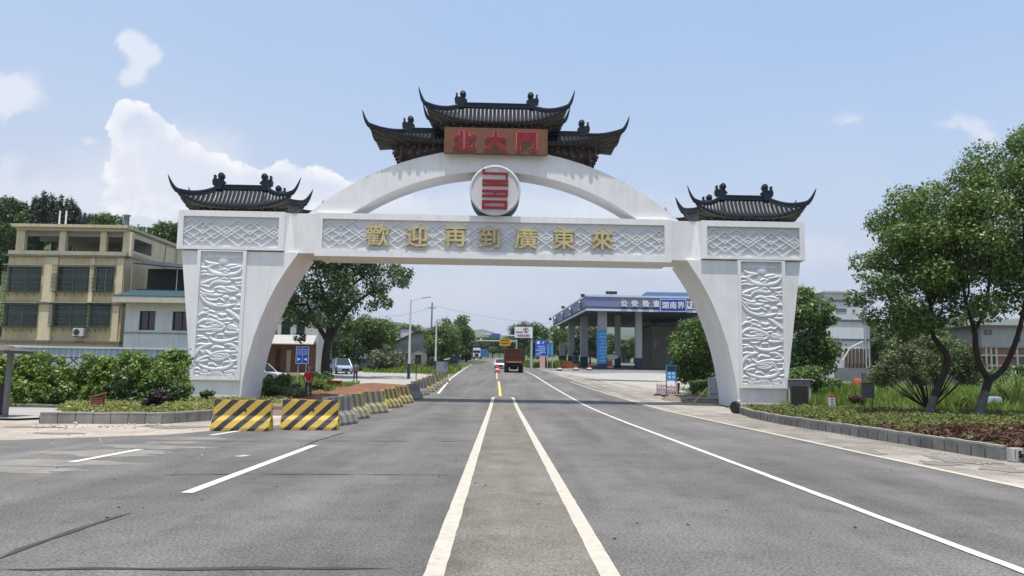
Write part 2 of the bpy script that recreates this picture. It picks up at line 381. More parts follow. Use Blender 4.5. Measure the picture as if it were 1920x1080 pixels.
def wear(m, amt=.3, under=(.22,.215,.2)):
    nt = m.node_tree; N = nt.nodes; L = nt.links; b = N['Principled BSDF']; src = b.inputs['Base Color'].links[0].from_socket
    tc = N.new('ShaderNodeTexCoord'); n = N.new('ShaderNodeTexNoise'); n.inputs['Scale'].default_value = 7; n.inputs['Detail'].default_value = 9; n.inputs['Roughness'].default_value = .75; L.new(tc.outputs['Object'], n.inputs['Vector'])
    q = N.new('ShaderNodeMapRange'); L.new(n.outputs[0], q.inputs[0]); q.inputs[1].default_value = .56; q.inputs[2].default_value = .66; q.inputs[4].default_value = amt
    x = N.new('ShaderNodeMix'); x.data_type = 'RGBA'; L.new(q.outputs[0], x.inputs[0]); L.new(src, x.inputs[6]); x.inputs[7].default_value = (*under,1); L.new(x.outputs[2], b.inputs['Base Color'])
wear(M_white,.6); wear(M_cream2,.6); wear(M_cream,.6); wear(M_yell,.35)
# ground sheet
mb = MB(); xs = [-5000,-1500,-400,-150,-60,-30,-15,0,15,30,60,150,400,1500,5000]; ys = [-5000,-1500,-300,-60,0,15]+BRK+[500,900,2000,5200]
mb.grid([(x,y,zg(y)-.03) for x in xs for y in ys], len(xs), len(ys)); struct(mb.build('ground', M_dirt, fix=False))
def XY(*pp): return [tuple(G(*p)[:2]) for p in pp]
# concrete verge, left foreground
struct(drape('concrete_verge', [(-60,-2),(-4,-2),(-4.2,16),(-4.4,24),(-5.6,46),(-7,46),(-9.5,28.6),(-40,28.6)], -.012, M_conc))
# shoulder + forecourt right beyond the gate, left forecourt
struct(drape('roadside_shoulder', [(6.5,4),(10.3,4),(10.25,33.5),(10.9,38),(11.6,44),(11.4,58),(6.5,100),(3,130),(1,130),(1,90),(5,36)], -.008, M_shoul))
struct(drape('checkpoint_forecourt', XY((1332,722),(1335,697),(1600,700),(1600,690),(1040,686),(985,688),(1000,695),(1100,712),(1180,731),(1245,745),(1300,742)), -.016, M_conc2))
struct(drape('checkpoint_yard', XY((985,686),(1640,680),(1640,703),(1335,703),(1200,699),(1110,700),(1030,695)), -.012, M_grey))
struct(drape('village_forecourt', XY((842,708),(838,696),(640,692),(560,700),(660,724),(760,722)), -.016, M_conc2))
struct(drape('side_road', XY((838,712),(848,690),(880,676),(893,672),(880,676),(846,688),(820,690),(790,700))[0:3]+XY((800,690),(790,700)), -.014, M_grey))
# carriageway
LE = [(-60,12.2),(-20,14.2),(-12,15.6),(-8.3,18.4),(-5.9,24),(-5.0,29),(-5.2,38),(-5.75,50)]
def left_edge(Y): return -5.84-.012*(Y-73)-.00010*max(0,Y-73)**2*1.3
def right_edge(Y): return 7.1-.0262*(Y-36.8) if Y < 50 else 6.75-.0325*(Y-50)-.00012*max(0,Y-90)**2
poly = LE+[(left_edge(y)-.25,y) for y in (73,100,140,180,220,260,300)]+[(right_edge(y)+.1,y) for y in (300,260,220,180,140,100,73,50,36.8,20,10,-3)]+[(-60,-3)]
struct(drape('road', poly, 0., M_asph))
# median strip and its double line
def mL(Y): return -.515-.0113*(Y-0)
def mR(Y): return .925-.0170*(Y-0)
ys_ = [-3,5,15,25,35,40,44.2]
struct(drape('median_strip', [(mL(y),y) for y in ys_]+[(mR(y),y) for y in reversed(ys_)], .004, M_median))
loop_ = [(mL(y),y) for y in ys_]+[(-.99,44.9),(-.82,45.35),(-.42,45.5),(-.02,45.35),(.14,44.9)]+[(mR(y),y) for y in reversed(ys_)]
struct(line('median_line', loop_, .165, .009, M_cream2, jitter=.035))
struct(line('lane_line', [(4.47,-2),(4.36,6.5),(3.95,25),(3.7,46),(3.3,60)], .125, .009, M_white, jitter=.08))
struct(line('lane_line', [(3.3,60),(2.67,88.6),(2.0,105)], .15, .009, M_white))
struct(line('edge_line', [(8.05,0),(7.78,11.5),(7.4,25),(7.1,36.8),(6.9,45),(5.5,70)], .16, .008, M_cream))
struct(line('lane_line', [(-4.15,9.87),(-4.19,16.3)], .16, .008, M_white))
struct(line('lane_line', [(-7.35,12.8),(-7.25,14.95)], .16, .009, M_white))
struct(line('lane_line', [(-7.2,18.3),(-6.95,20.6)], .16, .009, M_white))
struct(line('lane_line', [(-5.0,8.0+6),(-4.9,14.25)], .16, .006, M_cream))
struct(line('centre_line', [(-.62,46.4),(-.8,56),(-1.09,68.7)], .17, .009, M_yell))
struct(line('centre_line', [(-1.35,74),(-1.75,95)], .13, .009, M_cream))
struct(line('edge_line', [(-4.6,48),(-5.84,73),(-6.9,110),(-8.15,169),(-10.5,230)], .18, .009, M_white))
struct(line('centre_line', [(-2.2,112),(-4.4,190)], .14, .009, M_cream))
# tar seams across and along the road, skid marks
def seam(pp, w, off=.006): struct(line('tar_seam', XY(*pp), w, off, M_tar, jitter=.8, taper=True))
seam([(0,1069),(200,1066),(420,1068),(560,1066),(735,1068)], .065)
seam([(0,1049),(90,1012),(180,983),(245,962)], .07,.007)
seam([(290,891),(450,889),(700,890),(852,891)], .035)
seam([(400,828),(640,827),(880,828)], .05)
seam([(560,840),(590,828),(650,810)], .05)
for pp in ([(1010,745),(1100,742),(1240,747)],): seam(pp,.03)
# stains on the verge
def stain(px, py, rx, ry, m=M_patch, off=-.004, seed=0, name='damp_patch'):
    c = G(px,py); g = random.Random(seed+int(px)); n = 28; ph = [g.uniform(0,6.28) for _ in range(4)]
    struct(drape(name, [(c.x+rx*math.cos(a)*(1+.25*math.sin(3*a+ph[0])+.15*math.sin(7*a+ph[1])), c.y+ry*math.sin(a)*(1+.25*math.sin(2*a+ph[2])+.15*math.sin(5*a+ph[3]))) for a in [2*PI*i/n for i in range(n)]], off, m))
stain(190,826,1.0,.45); stain(330,800,.9,.5,off=-.003); stain(60,800,.8,.25,off=-.002); stain(110,812,.6,.2,off=-.0015)
stain(1800,862,.55,.8,off=.001); stain(1880,880,.35,.4,off=.001); stain(1760,868,.3,.5,off=.002); stain(1620,845,.3,.7,off=.001)
stain(1160,713,4.2,2.2,mat('weedy dirt',(.09,.10,.05),.95,.3,1),-.005,name='dirt_patch')
M_dust = mat('dusty asphalt', (.20,.185,.16), .9, .2, 2.); asph_detail(M_dust, grain=.3)
for i, (px, py, rx, ry) in enumerate(((20,880,1.2,.35),(110,866,1.3,.4),(200,850,1.2,.45),(285,838,1.1,.4),(360,822,.9,.4),(60,872,.8,.2),(240,846,.7,.25),(320,830,.7,.3))): stain(px,py,rx,ry,M_dust,.0012+.0004*i,seed=i+50,name='dust_patch')
mb = MB(); g = random.Random(19)
for i in range(34):
    p = G(g.uniform(30,1750), g.uniform(840,1020)); r = g.uniform(.006,.018)
    mb.lathe([(r,-.004),(r*1.2,r*.3),(r*.5,r*.7)], 5, (p.x,p.y,.003))
tag(mb.build('road_grit', mat('dark grit',(.05,.04,.03),.9,.3,20)), 'tiny dark clods and grit scattered over the near road', 'grit', kind='stuff')
# small stones and litter by the kerb
mb = MB(); g = random.Random(3)
for i in range(90):
    p = G(g.uniform(60,330), g.uniform(794,803)) if i < 60 else G(g.uniform(1560,1900), 0) if 0 else G(g.uniform(20,420), g.uniform(800,860))
    r = g.uniform(.008,.035) if i > 12 else g.uniform(.03,.07)
    mb.lathe([(r*.6,-.01),(r,r*.3),(r*.55,r*.8)], 6, (p.x,p.y,.0))
tag(mb.build('pebbles', mat('stone chips',(.42,.38,.32),.9,.3,20)), 'small stones scattered along the left kerb and verge', 'pebbles', kind='stuff')
mb = MB()
for i in range(160):
    px = g.uniform(1500,1915); py = 771+(px-1385)*.185+g.uniform(6,17)
    p = G(px,py); r = g.uniform(.006,.025); mb.lathe([(r*.6,-.01),(r,r*.3),(r*.55,r*.8)], 6, (p.x,p.y,.0))
tag(mb.build('gravel', MATS['stone chips']), 'gravel chips lying along the foot of the right kerb', 'gravel', kind='stuff')
# ------------------------------------------------------------ kerbs
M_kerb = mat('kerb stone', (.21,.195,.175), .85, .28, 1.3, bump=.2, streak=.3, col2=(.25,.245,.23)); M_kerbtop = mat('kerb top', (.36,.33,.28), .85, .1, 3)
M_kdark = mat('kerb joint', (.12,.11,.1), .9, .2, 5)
def kerb(name, pts, h, w, bl, off=0.):
    pts = [Vector((p[0],p[1])) for p in pts]; mb = MB(); g = random.Random(5)
    for a, b in zip(pts[:-1],pts[1:]):
        d = (b-a); n = max(1,round(d.length/bl)); t = d.normalized(); nn = Vector((-t.y,t.x))
        for i in range(n):
            p = a.lerp(b,(i+.5)/n); l = d.length/n; jz = g.uniform(-.008,.008); rot = Matrix.Rotation(math.atan2(t.y,t.x)+g.uniform(-.006,.006),3,'Z')
            z0 = zg(p.y); q = p+nn*(w/2)
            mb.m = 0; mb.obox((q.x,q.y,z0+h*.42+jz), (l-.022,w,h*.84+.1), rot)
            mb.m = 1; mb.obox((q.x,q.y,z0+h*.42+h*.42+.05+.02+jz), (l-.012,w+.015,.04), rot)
            mb.m = 2; e = a.lerp(b,i/n)+nn*(w/2); mb.obox((e.x,e.y,z0+h*.42), (.03,w-.03,h*.8), rot)
    return struct(mb.build(name, [M_kerb,M_kerbtop,M_kdark]))
KR = [(10.12,15.45),(9.95,18.6),(9.75,22.5),(9.5,26.3),(9.7,30),(10.3,34)]
kerb('kerb', list(reversed(KR)), .25, -.14, .46)
kerb('kerb', [(-13.23,21.3),(-10.05,21.9),(-9.0,24.6),(-8.8,27.4)], .27, .14, .46)
kerb('kerb', [(-34,29.2),(-16,29.0)], .06, .2, 1.)
# left planter soil, right planter soil
struct(drape('planter_soil', [(-13.1,21.5),(-10.1,22.1),(-9.1,24.7),(-8.9,27.5),(-12,36),(-16,36),(-16,27.6),(-13.8,27.2)], .2, mat('soil',(.10,.07,.045),.95,.3,3,bump=.5)))
struct(drape('planter_soil', [(10.0,33.5),(9.62,26.3),(9.88,22.5),(10.05,18.6),(10.25,13.3),(40,13),(60,40),(14,40),(11.6,38)], .17, MATS['soil']))
struct(drape('worksite_soil', XY((494,757),(560,745),(640,722),(700,718),(762,722),(790,714),(762,735),(690,752),(600,757)), .02, M_redsoil))
# pavement slab by the kiosk
struct(drape('paving_slab', [(-30,22.8),(-14.6,22.4),(-13.6,24),(-13.2,28.4),(-30,28.4)], .05, M_conc2))

# ============================================================ WELCOME GATE
M_gate = mat('white render', (.80,.79,.775), .6, .05, .7, streak=.17, bump=.05, bscale=14, col2=(.83,.82,.805))
M_gate2 = mat('white relief plaster', (.72,.725,.73), .5, .03, 2)
M_gback = mat('grey plaster ground', (.64,.645,.65), .7, .06, 1.2, streak=.12)
M_tile = mat('glazed roof tile', (.013,.016,.024), .42, .4, 3.5, spec=.3, bump=.1)
M_ridge = mat('ridge tile', (.008,.012,.022), .4, .3, 4, spec=.35)
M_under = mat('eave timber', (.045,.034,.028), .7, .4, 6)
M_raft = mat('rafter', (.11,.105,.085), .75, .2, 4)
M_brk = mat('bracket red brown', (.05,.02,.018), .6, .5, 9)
M_gold = mat('gilt letters', (.56,.46,.23), .5, .2, 3, metal=.15, spec=.5)
M_goldd = mat('letter edge', (.30,.21,.07), .5, .2, 3, metal=.3)
M_brown = mat('name board', (.185,.078,.036), .5, .1, 2, streak=.08)
M_red = mat('red letters', (.24,.012,.022), .45, .12, 4)
M_pink = mat('letter outline', (.62,.30,.27), .5, .1, 4)
M_disc = mat('disc plaster', (.62,.60,.59), .6, .06, 2, streak=.12)
M_dark = mat('dark cylinder side', (.10,.105,.115), .7, .25, 2, streak=.3)  # drum side coloured much darker than the emblem face, with vertical streaks
TH = math.atan2(.7,31.7); axx = Vector((math.cos(TH),math.sin(TH),0)); GO = Vector((-.774,38.25,0))-axx*.19
gate = thing('welcome_gate', 'white arched ceremonial gate with dark tiled roofs spanning the road', 'gate', GO, TH)
def cat(pts, n=5):
    o = []
    for i in range(len(pts)-1):
        p0 = pts[max(i-1,0)]; p1 = pts[i]; p2 = pts[i+1]; p3 = pts[min(i+2,len(pts)-1)]
        for j in range(n):
            t = j/n; o.append(tuple(.5*((2*p1[k])+(-p0[k]+p2[k])*t+(2*p0[k]-5*p1[k]+4*p2[k]-p3[k])*t*t+(-p0[k]+3*p1[k]-3*p2[k]+p3[k])*t**3) for k in range(len(p1))))
    o.append(tuple(pts[-1])); return o
inner = cat([(10.05,7.62),(10.7,6.62),(11.25,5.6),(11.72,4.45),(12.12,3.2),(12.4,1.95),(12.57,.8),(12.62,-.3)],4)
# relief heightfield -----------------------------------------------------
def relief_mesh(w, h):
    nx, nz_ = 116, 330
    X, Z = np.meshgrid(np.linspace(0,w,nx), np.linspace(0,h,nz_), indexing='ij'); Hh = np.zeros_like(X)
    def uv(x, y): l = 105-(y-30)*.048; return ((x-l)/345*w, (1-(y-30)/1000)*h)
    def stroke(pts, wd, ht=1., e=.25):
        pts = [uv(*p) for p in pts]; p = cat(pts,4); k = len(p)
        for i in range(k-1):
            a = np.array(p[i]); b = np.array(p[i+1]); ab = b-a; l2 = (ab**2).sum()+1e-9
            t = np.clip(((X-a[0])*ab[0]+(Z-a[1])*ab[1])/l2,0,1); d = np.hypot(X-a[0]-t*ab[0], Z-a[1]-t*ab[1])
            s = (i+t)/(k-1); ww = 1.4*wd/345*w*(e+(1-e)*np.sin(PI*np.clip(s,0,1))**.6)
            q = np.sqrt(np.clip(1-(d/ww)**2,0,1))*ht; np.maximum(Hh, q, out=Hh)
    def ball(x, y, rx, ry, ht=1.):
        c = uv(x,y); d = np.hypot((X-c[0])/(rx/345*w), (Z-c[1])/(ry/1000*h)); np.maximum(Hh, np.sqrt(np.clip(1-d*d,0,1))*ht, out=Hh)
    st = [([(108,68),(140,80),(170,68),(205,80),(240,70),(280,76),(320,70),(360,80),(400,70),(445,76)],7,.7),
     ([(132,105),(160,122),(200,128),(215,122)],10), ([(245,130),(195,140),(165,165),(200,203),(290,220),(380,208),(425,180),(440,140)],15),
     ([(300,150),(350,140),(390,135)],8), ([(330,165),(380,158),(425,145)],10), ([(265,185),(290,172),(330,180),(300,190)],7), ([(280,195),(320,200)],6),
     ([(105,158),(130,162),(155,160)],9), ([(105,198),(125,190),(150,195)],7), ([(103,222),(140,215),(185,222),(215,218)],9),
     ([(105,290),(150,275),(200,255),(250,240)],11), ([(180,305),(210,278),(260,272),(310,280),(345,272)],16), ([(335,245),(380,250),(435,240)],9), ([(380,275),(410,282),(437,272)],7),
     ([(265,250),(300,245),(320,255)],7), ([(100,300),(140,310),(180,315)],9), ([(215,325),(260,318),(310,335),(350,350),(400,340)],14), ([(235,345),(280,355),(330,350)],9),
     ([(300,315),(350,318),(400,335),(380,355)],10), ([(100,325),(130,345),(180,360),(215,352)],10), ([(385,308),(410,300),(437,305)],7),
     ([(98,350),(120,375),(150,395)],8), ([(98,375),(125,420),(180,455),(260,470),(330,465),(380,450)],13), ([(135,400),(180,420),(230,418),(260,400)],9), ([(120,365),(180,378),(240,382),(280,375)],12),
     ([(390,380),(415,378),(435,385)],9), ([(235,450),(260,455),(285,448)],7), ([(260,405),(280,420),(300,428)],8), ([(395,458),(415,455),(432,462)],8), ([(360,488),(400,492),(430,485)],9),
     ([(130,492),(150,488),(170,495)],6), ([(150,515),(185,508),(220,518)],7), ([(90,550),(110,530),(150,525),(175,540)],10), ([(160,560),(180,540),(210,550),(240,560)],9), ([(250,528),(280,540),(315,532)],11),
     ([(310,495),(350,520),(385,545),(420,575)],15), ([(240,570),(280,578),(320,570),(355,575),(375,555)],9), ([(82,615),(110,590),(160,578),(220,590),(270,610),(295,632),(270,655),(200,665)],14),
     ([(145,610),(190,600),(230,595)],9), ([(90,625),(150,640),(220,630),(270,628)],11), ([(82,660),(140,658),(200,652),(255,645)],11), ([(180,600),(210,620),(250,615)],8),
     ([(290,605),(320,600),(340,604)],7), ([(320,630),(350,618),(385,625)],8), ([(300,675),(350,680),(415,672)],14), ([(330,650),(370,645),(415,662)],10), ([(320,640),(370,632),(400,635)],8),
     ([(145,685),(180,690),(225,680)],8), ([(240,695),(270,692),(290,695)],8), ([(180,712),(215,740),(280,748),(340,738),(405,712)],12),
     ([(80,705),(110,710),(125,705)],7), ([(80,735),(120,722),(170,728)],8), ([(75,775),(110,770),(150,775),(200,765)],9), ([(370,752),(395,748),(413,753)],6), ([(300,772),(335,768),(370,778),(400,790)],11),
     ([(72,860),(85,825),(120,795),(170,775),(200,770)],13), ([(100,820),(125,830),(130,845)],11), ([(145,815),(175,840),(195,855)],9), ([(200,805),(230,790),(260,795),(300,798)],11),
     ([(345,800),(380,795),(410,815),(360,828),(290,825),(230,835),(185,850)],9), ([(185,862),(220,850),(280,845),(310,870),(260,895),(200,885),(185,865)],8), ([(200,865),(240,862),(290,870)],11), ([(210,880),(250,882),(285,885)],8),
     ([(300,840),(330,855),(325,880)],10), ([(350,855),(395,850),(408,870),(400,895),(360,900),(340,880)],8), ([(75,905),(110,885),(150,868),(185,862)],9), ([(80,905),(120,905),(170,895)],10),
     ([(170,930),(205,922),(240,940)],8), ([(95,925),(140,950),(210,965),(280,962),(330,948),(365,918),(330,905),(290,915)],13), ([(370,950),(395,945),(410,952)],7),
     ([(62,965),(85,958),(110,970)],7), ([(120,970),(150,978),(175,972)],6), ([(60,985),(85,990),(110,985)],6), ([(105,1000),(140,1005),(185,995)],8), ([(120,990),(150,988),(170,985)],6),
     ([(185,1010),(205,990),(215,980)],6), ([(212,1015),(222,995),(228,982)],6), ([(235,1017),(237,1000),(238,982)],6), ([(258,1015),(250,995),(246,982)],6), ([(282,1010),(268,992),(258,980)],6),
     ([(300,1000),(330,1008),(360,1012),(340,990),(300,985)],8), ([(330,975),(370,985),(400,1005),(380,1018)],9), ([(350,972),(385,975),(408,990)],6), ([(62,1012),(80,1018),(100,1015)],6)]
    for s in st: stroke(s[0], s[1], s[2] if len(s) > 2 else 1.)
    ball(283,103,42,38); ball(305,395,30,17); ball(365,413,33,17)
    Y = -.045*Hh; mbv = np.stack([X-w/2,Y,Z],-1).reshape(-1,3)
    o = MB(); o.grid([tuple(v) for v in mbv], nx, nz_); return o
def lattice(x0, x1, zc, name, parent, y):
    mb = MB(); hp = .608; T = (x1-x0); k = round(T/(2*hp)); hp = T/(2*k) if k else hp; i = 0; sl = .43/.608
    def zig(lo, hi, per, ph, sgn, dep):
        pts = []; n = int(T/per)+4
        for j in range(-2,2*n):
            pts.append((x0+ph+j*per/2, zc+sgn*(lo if j%2 == 0 else hi)))
        q = []
        for a, b in zip(pts[:-1],pts[1:]):
            if b[0] <= x0 or a[0] >= x1: continue
            A, B = a, b
            if a[0] < x0: t = (x0-a[0])/(b[0]-a[0]); A = (x0, a[1]+(b[1]-a[1])*t)
            if b[0] > x1: t = (x1-a[0])/(b[0]-a[0]); B = (x1, a[1]+(b[1]-a[1])*t)
            if not q: q.append(A)
            q.append(B)
        wv = .036
        mb.strip([(p[0],p[1]+wv) for p in q], [(p[0],p[1]-wv) for p in q], y-dep, y+.01)
    d = .045
    for sg in (-1,1):
        zig(.70,.27,2*hp,hp*.58,sg,d); d += .003
        zig(.34,-.09,2*hp,hp*.58,sg,d); d += .003
        zig(.52,-.28,4*hp,hp*1.58,sg,d); d += .003
    return mb.build(name, M_gate2, parent, bevel=0)
def framed(mb, x0, x1, z0, z1, a0, a1, c0, c1, y0, yr, y1):   # solid x0..x1,z0..z1 with a recess a0..a1,c0..c1 down to yr
    mb.box(x0,x1,yr,y1,z0,z1)
    mb.box(x0,a0,y0,yr,z0,z1); mb.box(a1,x1,y0,yr,z0,z1); mb.box(a0,a1,y0,yr,c1,z1); mb.box(a0,a1,y0,yr,z0,c0)
RM = None
for s in (-1,1):
    # leg
    n = len(inner); outer = [(16.02-(7.62-z)/7.62*1.0, z) for _, z in inner]
    mb = MB(); mb.strip([(s*x,z) for x,z in inner], [(s*x,z) for x,z in outer], 0, 3.3)
    pier = mb.build('pier', M_gate, gate)
    mb = MB(); X0,X1 = (12.67,15.16)
    a, b = sorted((s*X0,s*X1))
    for q in ((a,a+.17,1.04,7.66),(b-.17,b,1.04,7.66)): mb.box(q[0],q[1],-.13,.002,q[2],q[3])
    mb.box(a+.17,b-.17,-.13,.002,1.04,1.16); mb.box(a+.17,b-.17,-.13,.002,7.58,7.66)
    mb.build('relief_frame', M_gate, pier)
    mb = MB(); mb.box(a+.17,b-.17,-.028,-.002,1.16,7.58); mb.build('panel_ground', M_gback, pier)
    if RM is None:
        o = relief_mesh(2.15,6.42).build('relief_carving', M_gate2, pier, smooth=False, fix=False); RM = o.data
        RM.polygons.foreach_set('use_smooth',[True]*len(RM.polygons))
    else: o = bpy.data.objects.new('relief_carving', RM); C.objects.link(o); o.parent = pier
    o.location = ((a+b)/2, -.022, 1.16)
    # head block
    a, b = sorted((s*10.8,s*16.24)); mb = MB(); c, d = sorted((s*11.1,s*15.97))
    framed(mb, a,b, 7.68,9.7, c,d, 7.8,9.4, -.14,.02,3.7)
    blk = mb.build('head_block', M_gate, gate)
    mb = MB(); mb.box(c+.002,d-.002,.004,.018,7.802,9.398); mb.build('panel_ground', M_gback, blk)
    lattice(c+.004,d-.004,8.6,'lattice_relief',blk,.003)
    # splayed connector
    z0,z1 = 7.6,9.69; mb = MB(); F = [(s*10.82,z0),(s*10.0,z0),(s*9.2,z0)]
    mb.add([(s*10.8,-.02,z0),(s*10.25,.16,z0),(s*9.2,.02,z0),(s*10.8,-.02,z1),(s*10.62,.16,z1),(s*9.2,.02,z1),(s*10.8,2.6,z0),(s*9.2,2.6,z0),(s*10.8,2.6,z1),(s*9.2,2.6,z1)],
        [(0,1,4,3),(1,2,5,4),(6,7,9,8),(3,4,5,9,8),(0,6,7,2,1),(2,7,9,5),(0,3,8,6)])
    mb.build('connector', M_gate, gate)
mb = MB(); framed(mb,-9.22,9.22,7.45,9.71,-8.87,8.87,7.8,9.4,-.12,.04,2.3)
beam = mb.build('beam', M_gate, gate)
mb = MB(); mb.box(-8.868,8.868,.024,.038,7.802,9.398); mb.build('panel_ground', M_gback, beam)
lattice(-8.866,8.866,8.6,'lattice_relief',beam,.023)
for ch, px in zip('歡迎再到廣東來',(711,784,857,921,989,1061,1133)):
    x = (px-929.5)*.02755
    text(ch, 1.16, .16, 'gilt_character', M_gold, beam, (x,-.09,8.57), bold=.024, sx=1.06)
# arch
mb = MB(); n = 60; a0 = math.asin(9.78/14.52); tp = []; bt = []
for i in range(n+1):
    x = 9.75*math.sin(-PI/2+PI*i/n); zo = math.sqrt(14.52**2-x*x)-1.14
    zi = math.sqrt(max(0,12.91**2-x*x))-.775; tp.append((x,max(zo,9.69))); bt.append((x,max(min(zi,zo-.01),9.68)))
mb.strip(tp,bt,.1,1.85); mb.build('arch', M_gate, gate, smooth=True)
# emblem disc
mb = MB(); mb.lathe([(1.28,1.5),(1.31,1.48),(1.31,-.34)],56,(0,0,11.0),'y'); drum = mb.build('emblem_drum', M_dark, gate, smooth=True)
mb = MB(); mb.lathe([(1.32,-.3),(1.33,-.46),(1.27,-.49),(1.22,-.485),(1.21,-.44),(.3,-.44)],56,(0,0,11.0),'y'); mb.build('emblem_face', M_disc, drum, smooth=True)
mb = MB(); eb = lambda x0,x1,z0,z1: mb.box(x0,x1,-.53,-.438,11+z0,11+z1)
eb(-.68,-.55,.93,1.1); eb(-.68,.66,.83,.93); eb(.55,.66,.62,.83)
eb(-.67,.68,.42,.55); eb(-.67,.68,.22,.34); eb(-.05,.06,.34,.42)
eb(-.67,.66,-.12,.01); eb(-.67,.66,-.37,-.25); eb(.55,.66,-.25,-.12); eb(-.06,.06,-.25,-.12)
eb(-.67,.64,-.68,-.55); eb(-.67,.64,-.99,-.86); eb(-.67,-.54,-.86,-.68); eb(.51,.64,-.86,-.68)
mb.build('seal_mark', M_red, drum)
for z in (.385,-.185,-.77): mb = MB(); mb.box(-.5,.5,-.448,-.4385,11+z-.035,11+z+.035); mb.build('seal_infill', M_pink, drum)
# name board
mb = MB(); mb.box(-2.70,2.70,-.42,-.2,12.94,14.33); brd = mb.build('name_board', M_brown, gate, bevel=.015)
for ch, x in zip('北大門',(-1.63,-.02,1.60)):
    text(ch, 1.06, .08, 'red_character', M_red, brd, (x,-.47,13.61), bold=.05, sx=1.08)
    text(ch, 1.06, .04, 'character_outline', M_pink, brd, (x,-.437,13.61), bold=.078, sx=1.08)
# ------------------------------------------------------------ swept roofs
def roof(cx, cy, RW, Wc, Wm, D, Dm, ze, zc, zr, tip, body, zbody, cutc=0.):
    # RW half ridge, Wc corner half width, Wm side-eave half width, D/Dm corner and mid depth
    def hip(q): return (RW+(Wc-RW)*q, D*q, zr*(1-q)+zc*q-.62*(zr-ze)*q*(1-q)*1.15)
    def rowf(x, t, rib):
        ax_ = min(abs(x),Wc); a = (ax_/Wc)**3.2
        if ax_ <= RW: tx = (0., zr)
        else: h = hip((ax_-RW)/(Wc-RW)); tx = (h[1],h[2])
        ey = Dm+(D-Dm)*a; ez = ze+(zc-ze)*a
        y = tx[0]+(ey-tx[0])*t; z = tx[1]+(ez-tx[1])*t-.16*(tx[1]-ez)*math.sin(PI*t)*1.2
        return y, z+rib
    mb = MB(); per = .21; nr = int(2*Wc/per); nx = nr*6; nt_ = 7
    for sgn in (-1,1):
        pts = []
        for i in range(nx+1):
            x = -Wc+2*Wc*i/nx; c = math.cos(2*PI*i/6); rib = .085*max(0,c)
            for j in range(nt_):
                t = j/(nt_-1); y, z = rowf(x,t,rib*(1 if j else .6)); pts.append((x,sgn*y,z))
        mb.grid(pts, nx+1, nt_)
    def rows(y, t, rib):
        v = min(1,abs(y)/D); h = hip(v); a = v**3.2; ex = Wm+(Wc-Wm)*a; ez = ze+(zc-ze)*a
        return h[0]+(ex-h[0])*t, h[2]+(ez-h[2])*t-.1*(h[2]-ez)*math.sin(PI*t)+rib
    ny = max(4,int(2*D/per))*6
    for sgn in (-1,1):
        pts = []
        for i in range(ny+1):
            y = -D+2*D*i/ny; rib = .05*max(0,math.cos(2*PI*i/6))
            for j in range(nt_):
                x, z = rows(y,j/(nt_-1),rib); pts.append((sgn*x,y,z))
        mb.grid(pts, ny+1, nt_)
    # eave edge: drip tiles hanging under the rib ends
    for sgn in (-1,1):
        for i in range(nr+1):
            x = -Wc+2*Wc*i/nr; y, z = rowf(x,1,0)
            mb.lathe([(.055,-.02),(.06,.03)],8,(x,sgn*y+(-.02 if sgn < 0 else -.01),z+.035),'y')
            xm = x+per/2
            if xm < Wc: y2, z2 = rowf(xm,1,0); mb.add([(xm-.08,sgn*y2*1.01,z2+.02),(xm+.08,sgn*y2*1.01,z2+.02),(xm,sgn*y2*1.01,z2-.10)],[(0,1,2)])
    top = mb.build('roof', M_tile, gate, smooth=True, fix=False)
    top.location = (cx,cy,0)
    # soffit: eave ring to the bracket body
    ring = []
    for i in range(40): x = -Wc+2*Wc*i/40; y, z = rowf(x,1,-.07); ring.append((x,-y,z))
    for i in range(16): y = -D+2*D*i/16; x, z = rows(y,1,-.07); ring.append((x,y,z))
    for i in range(40): x = Wc-2*Wc*i/40; y, z = rowf(x,1,-.07); ring.append((x,y,z))
    for i in range(16): y = D-2*D*i/16; x, z = rows(y,1,-.07); ring.append((-x,y,z))
    bx, by = body; zb = ze+.02; N_ = len(ring); inn = [(max(-bx,min(bx,p[0]*bx/Wc)), max(-by,min(by,p[1]*by/Dm)), zb) for p in ring]
    mb = MB(); mb.m = 0
    mb.add(ring+inn, [(i,(i+1)%N_,(i+1)%N_+N_,i+N_) for i in range(N_)])
    lo = [(p[0],p[1],p[2]+.09) for p in ring]; mb.add(ring+lo, [(i,(i+1)%N_,(i+1)%N_+N_,i+N_) for i in range(N_)])
    mb.m = 1
    for i in range(0,N_):
        a = Vector(ring[i])-Vector((0,0,.035)); b = Vector(inn[i])-Vector((0,0,.035)); mb.tube([a,b],.028,4)
        if i%2 == 0 and (abs(ring[i][0]) > Wc*.8):
            a2 = Vector(ring[(i+1)%N_])-Vector((0,0,.035)); m_ = (a+a2)/2; mb.tube([m_,(b+Vector(inn[(i+1)%N_]))/2-Vector((0,0,.02))],.028,4)
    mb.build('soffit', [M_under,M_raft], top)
    # bracket tier: a stepped body with little bracket arms
    mb = MB(); mb.m = 0; mb.box(-bx,bx,-by,by,zbody,ze+.06); g = random.Random(int(Wc*10))
    nb_ = max(5,int(2*bx/.33))
    for i in range(nb_+1):
        x = -bx+2*bx*i/nb_
        for sg in (-1,1):
            hz_ = (ze-zbody)
            for k in range(3):
                zz = zbody+hz_*(.12+.27*k); rr = .06+.08*k
                mb.m = 1 if (i+k)%2 else 2; mb.box(x-.05,x+.05,sg*(by+rr) if sg < 0 else by,sg*by if sg < 0 else by+rr,zz,zz+hz_*.14)
                mb.m = 0; mb.box(x-.13+.02*k,x+.13-.02*k,(sg*(by+rr*.7)) if sg < 0 else by,(-by) if sg < 0 else by+rr*.7,zz+hz_*.15,zz+hz_*.23)
    nb2 = max(2,int(2*by/.33))
